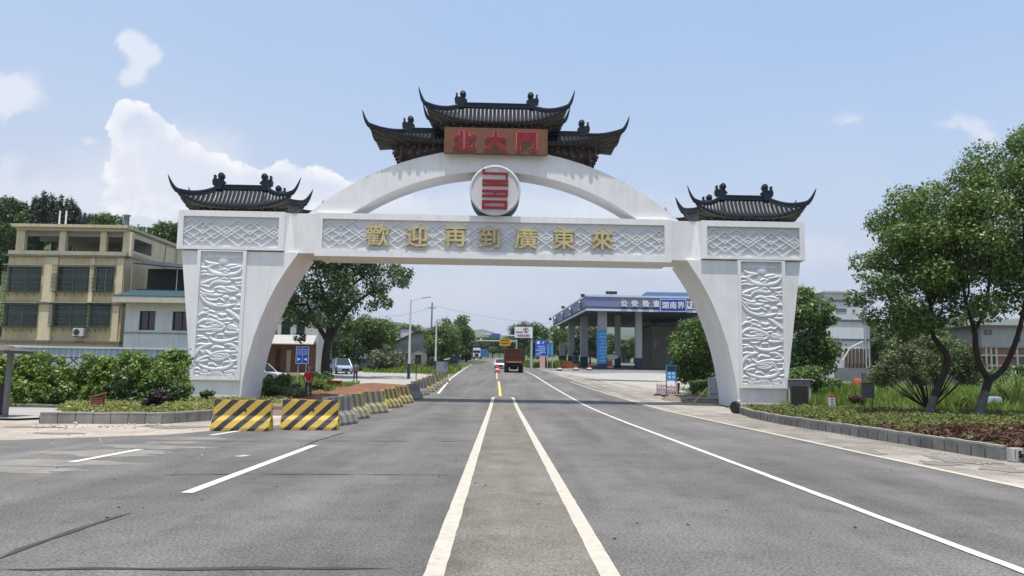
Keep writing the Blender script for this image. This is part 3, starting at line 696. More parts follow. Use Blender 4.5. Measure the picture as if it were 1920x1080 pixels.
    for i in range(nb2+1):
        y = -by+2*by*i/nb2
        for sg in (-1,1):
            for k in range(3):
                zz = zbody+(ze-zbody)*(.1+.27*k); rr = .07+.12*k; a, b = sorted((sg*bx,sg*(bx+rr))); mb.m = k%2; mb.box(a,b,y-.05,y+.05,zz,zz+(ze-zbody)*.14)
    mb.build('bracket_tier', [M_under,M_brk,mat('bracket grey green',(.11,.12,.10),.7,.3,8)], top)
    # ridge and hips with upswept horns
    mb = MB(); mb.box(-RW-.05,RW+.05,-.075,.075,zr-.02,zr+.19); mb.box(-RW-.05,RW+.05,-.10,.10,zr+.19,zr+.235)
    for sx in (-1,1):
        for sy in (-1,1):
            pts = []; rad = []
            for i in range(9): q = i/8; h = hip(q); pts.append((sx*h[0],sy*h[1],h[2]+.10)); rad.append(.115)
            c = Vector(pts[-1]); T = Vector((sx*tip[0],sy*tip[1],tip[2])); dx = T-c
            for i in range(1,8): q = i/7; pts.append((c.x+dx.x*(1-(1-q)**1.0)*(.55+.45*q**.2) if 0 else c.x+dx.x*q**.72, c.y+dx.y*q**.8, c.z+dx.z*(q**1.35))); rad.append(.115*(1-q)**.8+.012)
            mb.tube(pts,rad,8,flat=.62)
            lo = [(p[0],p[1],p[2]-.11) for p in pts[:11]]; mb.tube(lo,[.06]*9+[.05,.02],6)
    mb.build('ridge', M_ridge, top, smooth=True)
    # ridge-end beasts
    sil = [(-.30,0),(-.33,.22),(-.27,.36),(-.25,.40),(-.27,.50),(-.24,.56),(-.18,.56),(-.16,.50),(-.18,.42),(-.13,.34),(-.03,.33),(-.02,.42),(-.05,.52),(.0,.63),(.09,.69),(.2,.67),(.28,.57),(.29,.44),(.22,.33),(.26,.26),(.34,.2),(.36,.12),(.28,.1),(.24,0)]
    for sx in (-1,1):
        mb = MB(); cxs = sx*RW
        pl = [(cxs-sx*0+(-sx)*px_*-1*-1 if 0 else cxs+(-sx)*px_, zr+.2+pz) for px_, pz in sil]
        mb.prism(pl if sx < 0 else pl[::-1],-.11,.11,'y')
        mb.lathe([(.05,-.16),(.12,-.13),(.12,.13),(.05,.16)],12,(cxs-sx*.13,0,zr+.2+.5),'y')
        mb.box(cxs-.2,cxs+.2,-.14,.14,zr-.05,zr+.24)
        mb.build('ridge_beast', M_ridge, top, bevel=.0)
    return top
for s in (-1,1):
    for cy in (1.15,3.75):
        roof(s*13.5, cy, 1.27,2.93,2.6,1.12,.98,10.02,10.68,11.15,(3.42,1.3,11.55),(2.0,.55),9.7)
roof(0,.75, 1.95,3.72,3.4,1.15,1.0,14.72,15.5,15.85,(4.1,1.22,16.45),(2.9,.7),14.34)
roof(0,.96, 4.75,6.62,6.3,1.25,1.1,13.66,14.3,14.45,(7.0,1.38,15.15),(5.3,.6),13.2)
# drop brackets under the long roof
for s in (-1,1):
    for x, h in ((3.2,.1),(3.6,.25),(4.0,.45),(4.45,.42),(4.95,.75),(5.25,.45)):
        for y in (-.05,.5,1.1,1.7):
            mb = MB(); zt = 13.3; mb.tube([(s*x,y,zt),(s*x,y,zt-h*.6),(s*(x+.05),y,zt-h)],[.07,.06,.035],6)
            mb.lathe([(.03,-.05),(.085,-.04),(.085,.04),(.03,.05)],10,(s*(x+.09),y,zt-h*.75),'y'); mb.build('drop_bracket', M_brk, gate)
mb = MB()
for s in (-1,1):
    for x0,x1,z in ((2.8,5.3,13.05),(2.8,4.6,12.8)): a,b = sorted((s*x0,s*x1)); mb.box(a,b,.3,1.65,z,z+.27)
mb.box(-2.6,2.6,.2,1.7,13.0,14.4)
mb.build('roof_core', M_under, gate)
# ============================================================ VEGETATION
M_bark = mat('bark', (.038,.03,.023), .9, .35, 9, bump=.5, stretch=(1,1,.3)); M_lime = mat('limewashed bark', (.12,.115,.10), .9, .4, 7, bump=.4)
L_cam = leafmat('camphor leaf', (.058,.11,.02), (.155,.245,.05), .3, (.16,.20,.06))
L_dark = leafmat('dark leaf', (.028,.06,.016), (.07,.125,.03), .25)
L_mid = leafmat('mid green leaf', (.045,.095,.018), (.115,.19,.038), .3, (.15,.2,.05))
L_lite = leafmat('bright leaf', (.06,.11,.02), (.14,.205,.045), .35, (.2,.26,.07))
L_olive = leafmat('olive leaf', (.085,.105,.05), (.17,.19,.10), .25, (.32,.32,.22))
L_mag = leafmat('magnolia leaf', (.07,.105,.035), (.16,.205,.075), .3, (.34,.36,.2))
L_cyp = leafmat('cypress needles', (.02,.038,.018), (.045,.07,.032), .15)
L_vine = leafmat('vine leaf', (.075,.14,.022), (.21,.30,.05), .35, (.19,.26,.06))
L_yel = leafmat('yellow green leaf', (.12,.15,.03), (.27,.28,.07), .3, (.40,.38,.13))
L_pur = leafmat('purple leaf', (.022,.012,.018), (.055,.03,.04), .15)
L_redl = leafmat('red brown leaf', (.04,.016,.008), (.115,.045,.022), .2, (.13,.17,.04), rough=.7)
L_brn = leafmat('brown green leaf', (.075,.11,.022), (.18,.22,.05), .3, (.16,.09,.04), rough=.65)
L_gra = leafmat('grass blade', (.09,.16,.022), (.23,.33,.05), .35, (.26,.31,.09))
L_pam = leafmat('pale reed blade', (.13,.2,.05), (.28,.36,.11), .3, (.4,.43,.2))
def pxtree(name, label, Y, trunks, clumps, n, ls, leafm, seed, group=None, lime=None, base=None, cat_='tree', up=.35, dspread=1.3, ground=None, fill=.45, wk=1.):
    """clumps: (px, py, r px) read off at distance Y, spread in depth; trunks: lists of (px, py, width px)"""
    b = Vector(ground) if ground else gz(P(*base,Y).x, Y); t = thing(name, label, cat_, b, 0, group); g = random.Random(seed); k = Y/FP; mb = MB()
    off = [(0,) for _ in trunks]
    for j, tr in enumerate(trunks):
        pts = []; rr = []; dd = g.uniform(-.8,.8) if j else 0
        for i, (px, py, w) in enumerate(tr):
            w = w*wk; p = P(px,py,Y)-b; p.y += dd*i/len(tr); pts.append(p); rr.append(w*k/2)
        if j == 0: pts[0].z = -.15
        q = cat([tuple(p)+(r,) for p, r in zip(pts,rr)],4); mb.tube([p[:3] for p in q],[p[3] for p in q],10)
        if lime and j == 0:
            m2 = MB(); q2 = [p for p in q if p[2] < lime]; m2.tube([p[:3] for p in q2],[p[3]+.006 for p in q2],10)
    cl = []
    for (px, py, r) in clumps:
        for e in range(2):
            p = P(px+g.uniform(-.3,.3)*r,py+g.uniform(-.3,.3)*r,Y)-b; s = r*k*g.uniform(.75,1.05); p.y += g.uniform(-1,1)*dspread; cl.append((tuple(p),(s,s*1.1,s*.8)))
    if trunks:
        for j, tr in enumerate(trunks if len(trunks) == 1 else trunks[1:]):
            top = P(*tr[-1][:2],Y)-b; near = sorted(cl, key=lambda q: (Vector(q[0])-top).length)[:8]; limbs(mb, top, near, min(tr[-1][2],10)*wk*k*.4, 5, seed+j)
        tk = mb.build('trunk', M_bark, t, smooth=True, fix=False)
        if lime: m2.build('limewash_band', M_lime, tk, smooth=True, fix=False)
    leafmesh('crown', cl, n, ls, leafm, seed, parent=t, up=up, fill=fill)
    return t
pxtree('camphor_tree', 'kinked trunk camphor tree with pale limewashed base beside the right kerb', 29.4,
  [[(1738,795,38),(1748,755,30),(1766,710,27),(1776,675,27),(1768,655,26),(1750,630,19),(1747,595,17),(1742,560,15),(1722,515,12),(1700,470,8)],
   [(1743,565,12),(1745,520,10),(1742,470,8),(1735,420,5)],[(1744,575,9),(1765,540,7),(1775,500,5)]],
  [(1637,535,32),(1632,490,26),(1650,450,36),(1668,405,34),(1700,385,38),(1738,365,30),(1745,410,50),(1690,450,58),(1740,480,56),(1658,590,24),(1668,560,38),(1700,590,38),(1735,600,34),(1690,520,50),(1770,540,44),(1632,560,22),(1618,520,14),(1780,400,34),(1660,500,50),(1785,440,34),(1765,480,40),(1782,520,34),(1670,610,24),(1718,625,20)], 36000, .13, L_cam, 3, lime=1.15, wk=.44, base=(1740,790))
pxtree('camphor_tree', 'forked trunk camphor tree, larger of the two by the right kerb', 28.8,
  [[(1832,797,42),(1838,765,34),(1850,725,32),(1856,705,34)],
   [(1856,712,28),(1838,690,24),(1826,655,23),(1822,620,20),(1806,575,14),(1795,520,9),(1790,470,6)],[(1824,625,16),(1840,585,14),(1845,530,11),(1842,460,7)],[(1806,580,9),(1815,545,8),(1808,500,5)],
   [(1856,712,26),(1880,690,22),(1898,645,20),(1908,600,17),(1914,540,14),(1908,460,10),(1900,380,6)],[(1910,590,10),(1935,560,9),(1950,500,6)]],
  [(1790,380,30),(1800,350,24),(1775,430,34),(1780,490,34),(1935,250,40),(1880,330,50),(1818,345,26),(1850,325,44),(1885,290,44),(1915,262,34),(1950,300,60),(1800,400,44),(1850,400,66),(1905,380,76),(1970,400,80),(1790,450,46),(1800,505,48),(1850,480,60),(1905,470,70),(1960,490,70),(1780,560,36),(1820,575,36),(1860,560,40),(1900,560,30),(1950,560,40),(1775,600,18)], 52000, .135, L_cam, 4, lime=1.25, wk=.45, base=(1832,793), dspread=1.7)
# wide low tree behind them
b = gz(P(1742,760,34).x,34); t = thing('magnolia_tree', 'low spreading pale leaved tree with many thin stems behind the kinked trunk', 'tree', b)
mb = MB(); g = random.Random(8); cl = []
for px, py in ((1640,695),(1655,675),(1680,655),(1705,645),(1735,640),(1765,645),(1790,660),(1805,685),(1690,680),(1725,668),(1760,672),(1785,690),(1660,700),(1710,695),(1745,690),(1650,710),(1680,712),(1705,712),(1770,708),(1795,705),(1730,705)):
    p = P(px,py,34)-b; p.y += g.uniform(-1.2,1.2); r = g.uniform(.42,.6); cl.append((tuple(p),(r,r,r*.7)))
    mb.tube([(0,0,-.1),(p.x*.15,p.y*.1,.45),(p.x*.6,p.y*.6,p.z*.62),tuple(p)],[.05,.038,.022,.008],7)
mb.build('trunk', M_bark, t, smooth=True, fix=False); leafmesh('crown', cl, 14000, .12, L_mag, 8, parent=t, fill=.3)
pxtree('leafy_tree', 'bushy dark green tree just right of the right gate leg', 54, [[(1528,712,10),(1530,680,9),(1532,640,7)]],
  [(1505,560,28),(1496,590,30),(1525,590,30),(1540,635,24),(1508,640,38),(1535,660,32),(1550,655,14),(1500,680,34),(1530,690,28),(1490,610,24),(1512,552,20),(1535,605,18)], 16000, .24, L_mid, 11, base=(1530,712), dspread=2)
pxtree('leafy_bush', 'large round green bush behind the right gate leg under the blue border sign', 52, [[(1300,728,8),(1302,700,7),(1304,680,6)]],
  [(1300,612,22),(1285,635,26),(1315,630,30),(1270,655,24),(1300,660,36),(1330,660,30),(1265,685,22),(1295,690,34),(1330,695,30),(1350,650,26),(1310,600,16)], 14000, .21, L_mid, 12, base=(1300,726), dspread=1.6, cat_='bush')
pxtree('shade_tree', 'big spreading shade tree with layered branches seen through the left of the gate', 72,
  [[(611,712,24),(610,690,22),(612,660,20),(618,620,17),(620,590,14)],[(612,650,14),(640,600,11),(665,570,8),(700,548,5)],[(614,640,12),(590,600,10),(575,570,6)],[(617,620,11),(610,570,8),(600,530,5)],[(618,600,10),(645,550,8),(680,520,5)]],
  [(548,560,28),(552,600,26),(540,585,20),(580,530,36),(600,500,36),(640,495,38),(690,500,34),(735,505,24),(760,510,18),(650,530,36),(700,530,26),(745,530,20),(765,535,12),(600,560,34),(635,575,30),(668,560,24),(720,560,16),(706,575,14),(735,573,12),(580,600,30),(560,630,16),(625,600,26),(590,470,36),(650,465,40),(700,472,30)], 21000, .30, L_dark, 21, base=(611,712), dspread=3.2, fill=.35, wk=.75)
pxtree('shade_tree', 'dark undergrowth tree crowding round the foot of the big shade tree', 94, [[(640,706,9),(645,680,8),(650,660,6)]],
  [(640,640,24),(665,650,24),(635,665,28),(600,650,20),(655,675,24),(585,668,14),(610,680,18)], 6000, .28, L_dark, 22, base=(640,706), dspread=2)
pxtree('leafy_tree', 'bright rounded tree behind the blue parked car', 96, [[(690,702,8),(692,670,7),(694,650,6)]],
  [(690,610,24),(660,615,18),(715,612,24),(735,628,16),(700,640,28),(680,630,24),(660,645,18),(725,645,14)], 9000, .32, L_mid, 23, base=(690,702), dspread=3)
pxtree('leafy_tree', 'small olive tree with scattered pale blossom left of the near lamp', 92, [[(727,698,5),(727,690,4),(727,680,4)]],
  [(727,652,14),(710,665,16),(742,665,17),(727,678,20),(706,680,12),(748,680,12)], 4200, .28, L_olive, 24, base=(727,698), dspread=1.4)
pxtree('leafy_tree', 'light green roadside tree behind the second lamp pole', 104, [[(828,700,7),(829,680,6),(830,660,5)]],
  [(830,612,16),(815,628,20),(845,625,20),(822,650,24),(848,648,22),(810,660,14),(835,672,20),(812,680,12)], 9000, .3, L_lite, 25, base=(829,702), dspread=2)
for lab, Y, cx, cy, rx, ry, lm, sd, ba in (('taller dark roadside tree behind the light green one',132,855,632,28,38,L_mid,26,690),
   ('dark roadside tree at the far left bend in front of the lorry',165,874,652,16,24,L_dark,27,682),
   ('rounded tree standing beside the white prohibition sign',128,1022,640,32,38,L_mid,28,690),
   ('dark broad tree behind the white prohibition sign',165,982,625,32,30,L_dark,29,686),
   ('far tree just past the red dump truck',170,968,652,18,22,L_mid,30,684)):
    g = random.Random(sd); cl = [(cx+g.uniform(-.75,.75)*rx, cy+g.uniform(-.8,.8)*ry, rx*g.uniform(.35,.5)) for _ in range(15)]
    pxtree('roadside_tree', lab, Y, [[(cx,ba,5),(cx,cy+ry*.6,4),(cx,cy,3)]], cl, 6500, .36, lm, sd, base=(cx,ba), dspread=2.4)
# prototype trees copied along the background
protos = []
def bgtree(kind, loc, s, rz, label, group):
    if kind not in BG:
        lm, h, cr, cz, rz_, nn, ls = KINDS[kind]
        BG[kind] = tree('background_tree', label, h, cr, 40+kind, lm, nn, ls, M_bark, loc, group, cz=cz, rz_=rz_, k=20, rot=rz, scale=s, low=-.9); return BG[kind]
    o = dup(BG[kind], loc, rz, label, s); o['group'] = group; return o
BG = {}
KINDS = {0:(L_dark,8.,3.6,.58,.42,6500,.42), 1:(L_mid,8.,3.9,.56,.42,6500,.42), 2:(L_lite,7.,3.4,.55,.42,5500,.40), 3:(L_cyp,11.,1.7,.55,.47,6500,.34)}
g = random.Random(77)
# far wood closing the road, beyond the bend
for i in range(16):
    px = 880+i*9+g.uniform(-3,3); Y = 300+g.uniform(-20,40); p = gz(P(px,670,Y).x,Y)
    bgtree(g.choice((0,0,1)), p, g.uniform(.75,1.15), g.uniform(0,6), 'tree in the far wood closing the end of the road', 'far trees at the end of the road')
for i in range(15):
    px = 1045+i*16+g.uniform(-4,4); Y = 190+g.uniform(-15,25); p = gz(P(px,690,Y).x,Y)
    bgtree(g.choice((0,1,2)), p, g.uniform(.75,1.25), g.uniform(0,6), 'tree seen between the columns behind the checkpoint canopy', 'trees behind the checkpoint')
for i in range(13):
    px = 1600+i*19+g.uniform(-5,5); Y = 118+g.uniform(-12,20); p = gz(P(px,690,Y).x,Y)
    bgtree(g.choice((0,1)), p, g.uniform(.75,1.15) if px < 1800 else .45, g.uniform(0,6), 'background tree between the white building and the brick building', 'trees behind the right field')
for i in range(12):
    px = 545+i*22+g.uniform(-5,5); Y = 130+g.uniform(-12,20); p = gz(P(px,700,Y).x,Y)
    bgtree(g.choice((0,1)), p, g.uniform(.7,1.05), g.uniform(0,6), 'background tree behind the village houses', 'trees behind the left houses')
# wooded hill behind the concrete house
HX = lambda x,y: 33*math.exp(-((x+150)/70)**2-((y-175)/55)**2)+9*math.exp(-((x+88)/26)**2-((y-190)/40)**2)
xs = [-330+12*i for i in range(28)]; ys = [85+12*i for i in range(18)]
mb = MB(); mb.grid([(x,y,zg(y)+HX(x,y)-.4) for x in xs for y in ys],28,18); struct(mb.build('hill', mat('hillside undergrowth',(.05,.075,.025),.95,.3,.4,bump=.6,bscale=2), smooth=True))
n_ = 0
for i in range(150):
    x = g.uniform(-165,-48); y = g.uniform(102,186); px = 0
    if HX(x,y) < 1.5 and y > 120: continue
    n_ += 1
    if n_ > 95: break
    bgtree(g.choice((0,0,1,1,2)), Vector((x,y,zg(y)+HX(x,y)-.6)), g.uniform(.7,1.1), g.uniform(0,6), 'tree of the wooded hill rising behind the concrete house', 'trees on the wooded hill')
def topat(px, pytop, Y, s, kind, label, group):
    p = P(px,pytop,Y); h = KINDS[kind][1]*s*1.0; return bgtree(kind, Vector((p.x,Y,p.z-h)), s, g.uniform(0,6), label, group)
for px, py, s in ((88,352,1.05),(78,362,.9),(124,360,1.0),(140,374,.85),(106,372,.85)): topat(px,py,112,s,3,'tall dark cypress rising above the flat roof of the concrete house','tall cypresses above the roof')
for px, py, s in ((158,395,.6),(173,396,.6)): topat(px,py,112,s,3,'short dark cypress right of the two white roof pipes','short cypresses on the hill')
topat(210,398,105,.8,1,'thin airy tree on the skyline left of the roof vent pipe','skyline tree')
for px, py in ((12,400),(30,420),(8,440),(22,450),(262,418),(300,412),(330,420),(285,425),(20,372),(45,390),(5,380)): topat(px,py,118,1.0,g.choice((0,1)),'tree of the wooded hill rising behind the concrete house','trees on the wooded hill')
# far hills
def ridge(name, Y, prof, m):
    mb = MB(); pts = []; n = 90; x0, x1 = prof[0][0], prof[-1][0]; gg = random.Random(int(Y))
    for i in range(n):
        px = x0+(x1-x0)*i/(n-1)
        for a, b2 in zip(prof[:-1],prof[1:]):
            if a[0] <= px <= b2[0]: py = a[1]+(b2[1]-a[1])*(.5-.5*math.cos(PI*(px-a[0])/(b2[0]-a[0])))
        p = P(px,py+gg.uniform(-.8,.8),Y)
        for k, (dy, f) in enumerate(((-Y*.35,-.05),(-Y*.2,.35),(-Y*.08,.78),(0,1),(Y*.15,.75),(Y*.4,.0))): pts.append((p.x*(Y+dy)/Y,Y+dy,9+(p.z-9)*f+gg.uniform(-1,1)*Y*.0015))
    mb.grid(pts,n,6); return struct(mb.build(name, m, smooth=True))
M_hill = mat('forested hill', (.05,.08,.035), .95, .4, .02, bump=.8, bscale=.15, col2=(.07,.095,.045))
ridge('hill', 2600, [(-200,640),(500,640),(700,600),(860,622),(900,618),(960,632),(1040,628),(1110,612),(1200,606),(1300,622),(1500,612),(1640,600),(1760,603),(1860,599),(1960,596),(2200,620)], M_hill)
ridge('hill', 900, [(-200,640),(600,655),(850,640),(905,638),(960,645),(1060,640),(1110,632),(1180,628),(1260,640),(1500,640),(1600,622),(1700,615),(1800,620),(2000,625),(2200,640)], M_hill)
# hedge of climbing vines on the left, and the sheet metal fence behind it
M_sheet = mat('pale blue sheet metal', (.56,.61,.64), .5, .1, 1, streak=.15, spec=.5)
sf = thing('sheet_metal_fence', 'long pale blue corrugated metal fence behind the vine hedge', 'fence', gz(-22,31.6))
mb = MB(); x = -13.2
pts = []; i = 0
while x+i*.12 < 8.5: pts.append((x+i*.12, .035*(1 if i%2 else -1))); i += 1
vs = [(p[0],p[1],0) for p in pts]+[(p[0],p[1],2.42+.05*math.sin(k*.02)) for k, p in enumerate(pts)]; k = len(pts)
mb.add(vs, [(i,i+1,i+1+k,i+k) for i in range(k-1)]); mb.build('fence_sheet', M_sheet, sf)
mb = MB(); mb.box(-13.2,8.5,-.07,.07,2.36,2.44); mb.build('top_rail', M_sheet, sf)
for xx in (-12,-8,-4,0,4,8): mb = MB(); mb.box(xx-.05,xx+.05,.06,.14,0,2.4); mb.build('post', mat('galvanised', (.4,.42,.43),.5,.1,3), sf)
lf = thing('lattice_fence', 'brown rod lattice fence showing through the gap in the vines', 'fence', gz(-20,30.3))
M_rod = mat('brown rod', (.11,.09,.075), .8, .2, 5); mb = MB()
for i in range(-12,7):
    xx = i*.78; mb.tube([(xx-.9,0,.2),(xx+.9,0,1.95)],.022,6); mb.tube([(xx+.9,.04,.2),(xx-.9,.04,1.95)],.022,6)
mb.build('rod_lattice', M_rod, lf)
mb = MB(); mb.tube([(-10,0,1.97),(6.3,0,1.97)],.03,6); mb.build('top_rail', M_rod, lf)
for i in range(6): mb = MB(); mb.tube([(-9.6+i*2.7,.02,-.1),(-9.6+i*2.7,.02,2.0)],.05,8); mb.build('post', M_rod, lf)
g = random.Random(15); cl = []; hb = gz(-20,29.8); h_ = thing('vine_hedge', 'dense hedge of climbing vines covering the fence left of the gate', 'hedge', hb)
px = -30
while px < 352:
    topy = 664+6*math.sin(px*.07) if not 88 < px < 168 else 692-10*abs(math.sin(px*.11)); topy = 656 if px > 300 else topy
    py = topy+10
    while py < 768:
        q = P(px+g.uniform(-6,6),py,29.9+g.uniform(-.5,.5)+(.3 if py < 690 else -.35*(py-690)/70))-hb; r = g.uniform(.2,.36); cl.append(((q.x,q.y,max(q.z,.08)),(r*1.1,r,r*.8))); py += 12
    px += 11
for px, py in ((115,676),(122,684),(98,672)): q = P(px,py,29.9)-hb; cl.append((tuple(q),(.2,.2,.14)))
leafmesh('vine_leaves', cl, 30000, .15, L_vine, 15, parent=h_, up=.5, droop=.5)
mb = MB()
for i in range(26): q = P(g.uniform(10,340),762,29.6)-hb; mb.tube([(q.x,0,-.1),(q.x+g.uniform(-.2,.2),.1,.7),(q.x+g.uniform(-.4,.4),.2,1.6)],[.04,.03,.015],6)
mb.build('vine_stems', M_bark, h_)
leafmesh('dark_leaves', [((P(px,py,29.3)-hb)[:],(.5,.3,.4)) for px, py in ((215,735),(235,715),(250,745),(120,740),(330,735),(225,760))], 3000, .14, L_dark, 16, parent=h_)
# planter planting, left
def bedstuff(name, label, poly, n, hgt, ls, m, seed, up=.8, z0=.2, cat_='ground cover'):
    g = random.Random(seed); xs_ = [p[0] for p in poly]; ys_ = [p[1] for p in poly]; cl = []
    def inside(x, y):
        c = False; j = len(poly)-1
        for i in range(len(poly)):
            a, b2 = poly[i], poly[j]
            if (a[1] > y) != (b2[1] > y) and x < (b2[0]-a[0])*(y-a[1])/(b2[1]-a[1])+a[0]: c = not c
            j = i
        return c
    while len(cl) < 700:
        x, y = g.uniform(min(xs_),max(xs_)), g.uniform(min(ys_),max(ys_))
        if inside(x,y): h = hgt*g.uniform(.5,1.1); cl.append(((x,y,zg(y)+z0+h*.5),(hgt*1.2,hgt*1.2,h*.55)))
    o = leafmesh(name, cl, n, ls, m, seed, up=up); tag(o, label, cat_, kind='stuff'); return o
bedstuff('ground_cover', 'low yellow green ground cover filling the left planter', [(-12.9,21.9),(-10.2,22.3),(-9.3,24.9),(-9.2,27.3),(-13.5,27.6),(-15.5,26.6)], 15000, .26, .10, L_yel, 31)
bedstuff('ground_cover', 'yellow green ground cover at the foot of the left gate leg', [(-12.5,27.5),(-9.1,27.5),(-9.6,35),(-15.5,36.5),(-16,30)], 6000, .26, .12, L_yel, 32, z0=.1)
bedstuff('ground_cover', 'dark red ground cover behind the nearest part of the right kerb', [(10.3,13),(10.2,19),(10.05,21),(20,24),(30,23),(26,13)], 58000, .22, .10, L_redl, 33)
bedstuff('ground_cover', 'brownish green low planting between the right gate leg and the trees', [(10.05,21),(9.75,26.5),(10.1,32.5),(13,34),(26,31),(26,23.5)], 52000, .24, .10, L_brn, 34)
def bush(name, label, px, py, Y, rx, rz_, n, ls, m, seed, cat_='bush', z0=None):
    c = P(px,py,Y); b = gz(c.x,Y) if z0 is None else Vector((c.x,Y,z0)); t = thing(name, label, cat_, b); q = c-b
    cl = crownclumps(0,0,q.z,rx*.8,rx*.8,rz_*.8,12,seed,.5,-.9); mb = MB(); mb.tube([(0,0,-.05),(0,0,max(.1,q.z))],[.04,.02],6); mb.build('stem', M_bark, t)
    leafmesh('foliage', cl, n, ls, m, seed, parent=t, up=.5); return t
bush('purple_bush','round dark purple bush in the left planter',294,746,24.,.36,.33,3800,.07,L_pur,41)
bush('purple_bush','smaller dark purple bush touching the round purple one',278,752,24.2,.22,.18,1200,.07,L_pur,42)
bush('sapling','small bluish sapling growing in front of the left gate leg',388,741,33,.32,.3,700,.10,L_dark,43)
bush('round_bush','red brown clipped bush left of the small grey box on a post',1606,752,37,.42,.36,3000,.08,L_redl,44)
bush('round_bush','red brown clipped bush between the two kerbside tree trunks',1808,757,35,.42,.34,3000,.08,L_redl,45)
bush('leafy_bush','pale green bush filling the ground left of the blue two panel sign',523,722,42,1.15,.8,6000,.14,L_lite,46)
bush('leafy_bush','olive coloured bush behind the gap between the striped barriers',556,735,40.5,.7,.5,3000,.12,L_olive,47)
bush('leafy_bush','large leaved weeds behind the man in the red shirt',600,730,45,.8,.55,1600,.24,L_lite,48)
bush('leafy_bush','dark shrub at the edge of the red soil under the shade tree',600,705,66,1.3,.6,2600,.20,L_dark,49)
bush('leafy_bush','shrub at the foot of the white building beside the right leg',1520,712,50,2.0,1.1,5200,.2,L_mid,50)
bush('leafy_bush','dusty shrub behind the fallen timbers right of the road',1315,722,45,.8,.5,2400,.14,L_mid,51)
bush('leafy_bush','green bush growing over the grey block wall',1845,712,70,3.,1.1,4000,.26,L_mid,52)
bush('leafy_bush','low bush under the brick building at the right edge',1900,705,74,3.,1.2,4000,.26,L_dark,53)
# meadow blades
def blades(name, label, poly, n, h, w, m, seed, cat_='grass', z0=0., clump=0):
    g = np.random.default_rng(seed); xs_ = [p[0] for p in poly]; ys_ = [p[1] for p in poly]
    x = g.uniform(min(xs_),max(xs_),n*3); y = g.uniform(min(ys_),max(ys_),n*3); ins = np.zeros(len(x),bool); j = len(poly)-1
    for i in range(len(poly)):
        a, b2 = poly[i], poly[j]; c = ((a[1] > y) != (b2[1] > y)) & (x < (b2[0]-a[0])*(y-a[1])/((b2[1]-a[1]) or 1e-9)+a[0]); ins ^= c; j = i
    x = x[ins][:n]; y = y[ins][:n]; k = len(x); z = np.array([zg(v) for v in y])+z0
    hh = h*(.4+.8*g.random(k))*(.75+.5*np.sin(x*.9+seed)*np.sin(y*.5)); a = g.random(k)*6.28; le = hh*.55*g.random(k); ww = w*(.6+.8*g.random(k))
    dx, dy = np.cos(a), np.sin(a); p0 = np.stack([x,y,z],1); t = np.stack([dx,dy,0*dx],1); s = np.stack([-dy,dx,0*dx],1); zz = np.array([0,0,1.])
    v = np.stack([p0-s*ww[:,None]*.5, p0+s*ww[:,None]*.5, p0+t*(le*.45)[:,None]+zz*(hh*.65)[:,None]+s*ww[:,None]*.45, p0+t*le[:,None]+zz*hh[:,None]],1).reshape(-1,3)
    me = bpy.data.meshes.new(name); me.vertices.add(4*k); me.vertices.foreach_set('co', v.ravel()); me.loops.add(4*k); me.loops.foreach_set('vertex_index', np.arange(4*k)); me.polygons.add(k)
    me.polygons.foreach_set('loop_start', np.arange(0,4*k,4)); me.materials.append(m); me.update(calc_edges=True); o = bpy.data.objects.new(name, me); C.objects.link(o)
    return tag(o, label, cat_, kind='stuff')
blades('meadow_grass','tall green weeds and grass of the field behind the right planter',[(14,33),(30,31),(60,40),(60,70),(17,70),(13.2,40)],52000,.62,.06,L_gra,61)
blades('meadow_grass','short grass around the base of the right gate leg',[(11.5,36),(16,34),(22,42),(22,58),(13,58),(12,44)],9000,.35,.04,L_gra,62)
blades('verge_grass','grass strip between the left forecourt and the gable house',[(-17,88),(-6.7,86),(-7.2,112),(-24,112)],9000,.8,.1,L_gra,63)
blades('verge_grass','grass and weeds behind the left gate leg',[(-16,41),(-10.5,42),(-12,60),(-24,66),(-26,44)],12000,.5,.06,L_gra,64)
blades('verge_grass','weeds along the far right edge of the checkpoint yard',[(2.6,128),(12,130),(14,150),(2,150)],5000,1.,.12,L_gra,65)
for i, (px, py, Y, s) in enumerate(((1880,735,44,1.),(1905,728,43,1.15),(1855,738,46,.8),(1768,728,48,.85),(1700,735,50,.7))):
    c = P(px,py,Y); b = gz(c.x,Y); g2 = random.Random(90+i)
    t = thing('reed_clump', ('pale reed clump at the right edge behind the forked tree','tallest pale reed clump, cut by the right edge','small reed clump touching the forked tree trunk','reed clump behind the kinked trunk','low reed clump in front of the grey block wall')[i], 'reeds', b)
    mb = MB()
    for k in range(150):
        a = g2.uniform(0,6.28); r = g2.uniform(.2,1.); H_ = s*g2.uniform(1.,2.1)*(1.1-.5*r); x, y = math.cos(a)*.25*r, math.sin(a)*.25*r; d = Vector((math.cos(a),math.sin(a),0))*s*r*1.1; n2 = Vector((-math.sin(a),math.cos(a),0))*.022
        p0 = Vector((x,y,0)); p1 = p0+d*.3+Vector((0,0,H_*.6)); p2 = p0+d*.7+Vector((0,0,H_*.95)); p3 = p0+d*1.1+Vector((0,0,H_*.85))
        mb.add([p0-n2,p0+n2,p1+n2,p1-n2,p2+n2*.8,p2-n2*.8,p3],[(0,1,2,3),(3,2,4,5),(5,4,6)])
    mb.build('reed_blades', L_pam, t, fix=False)
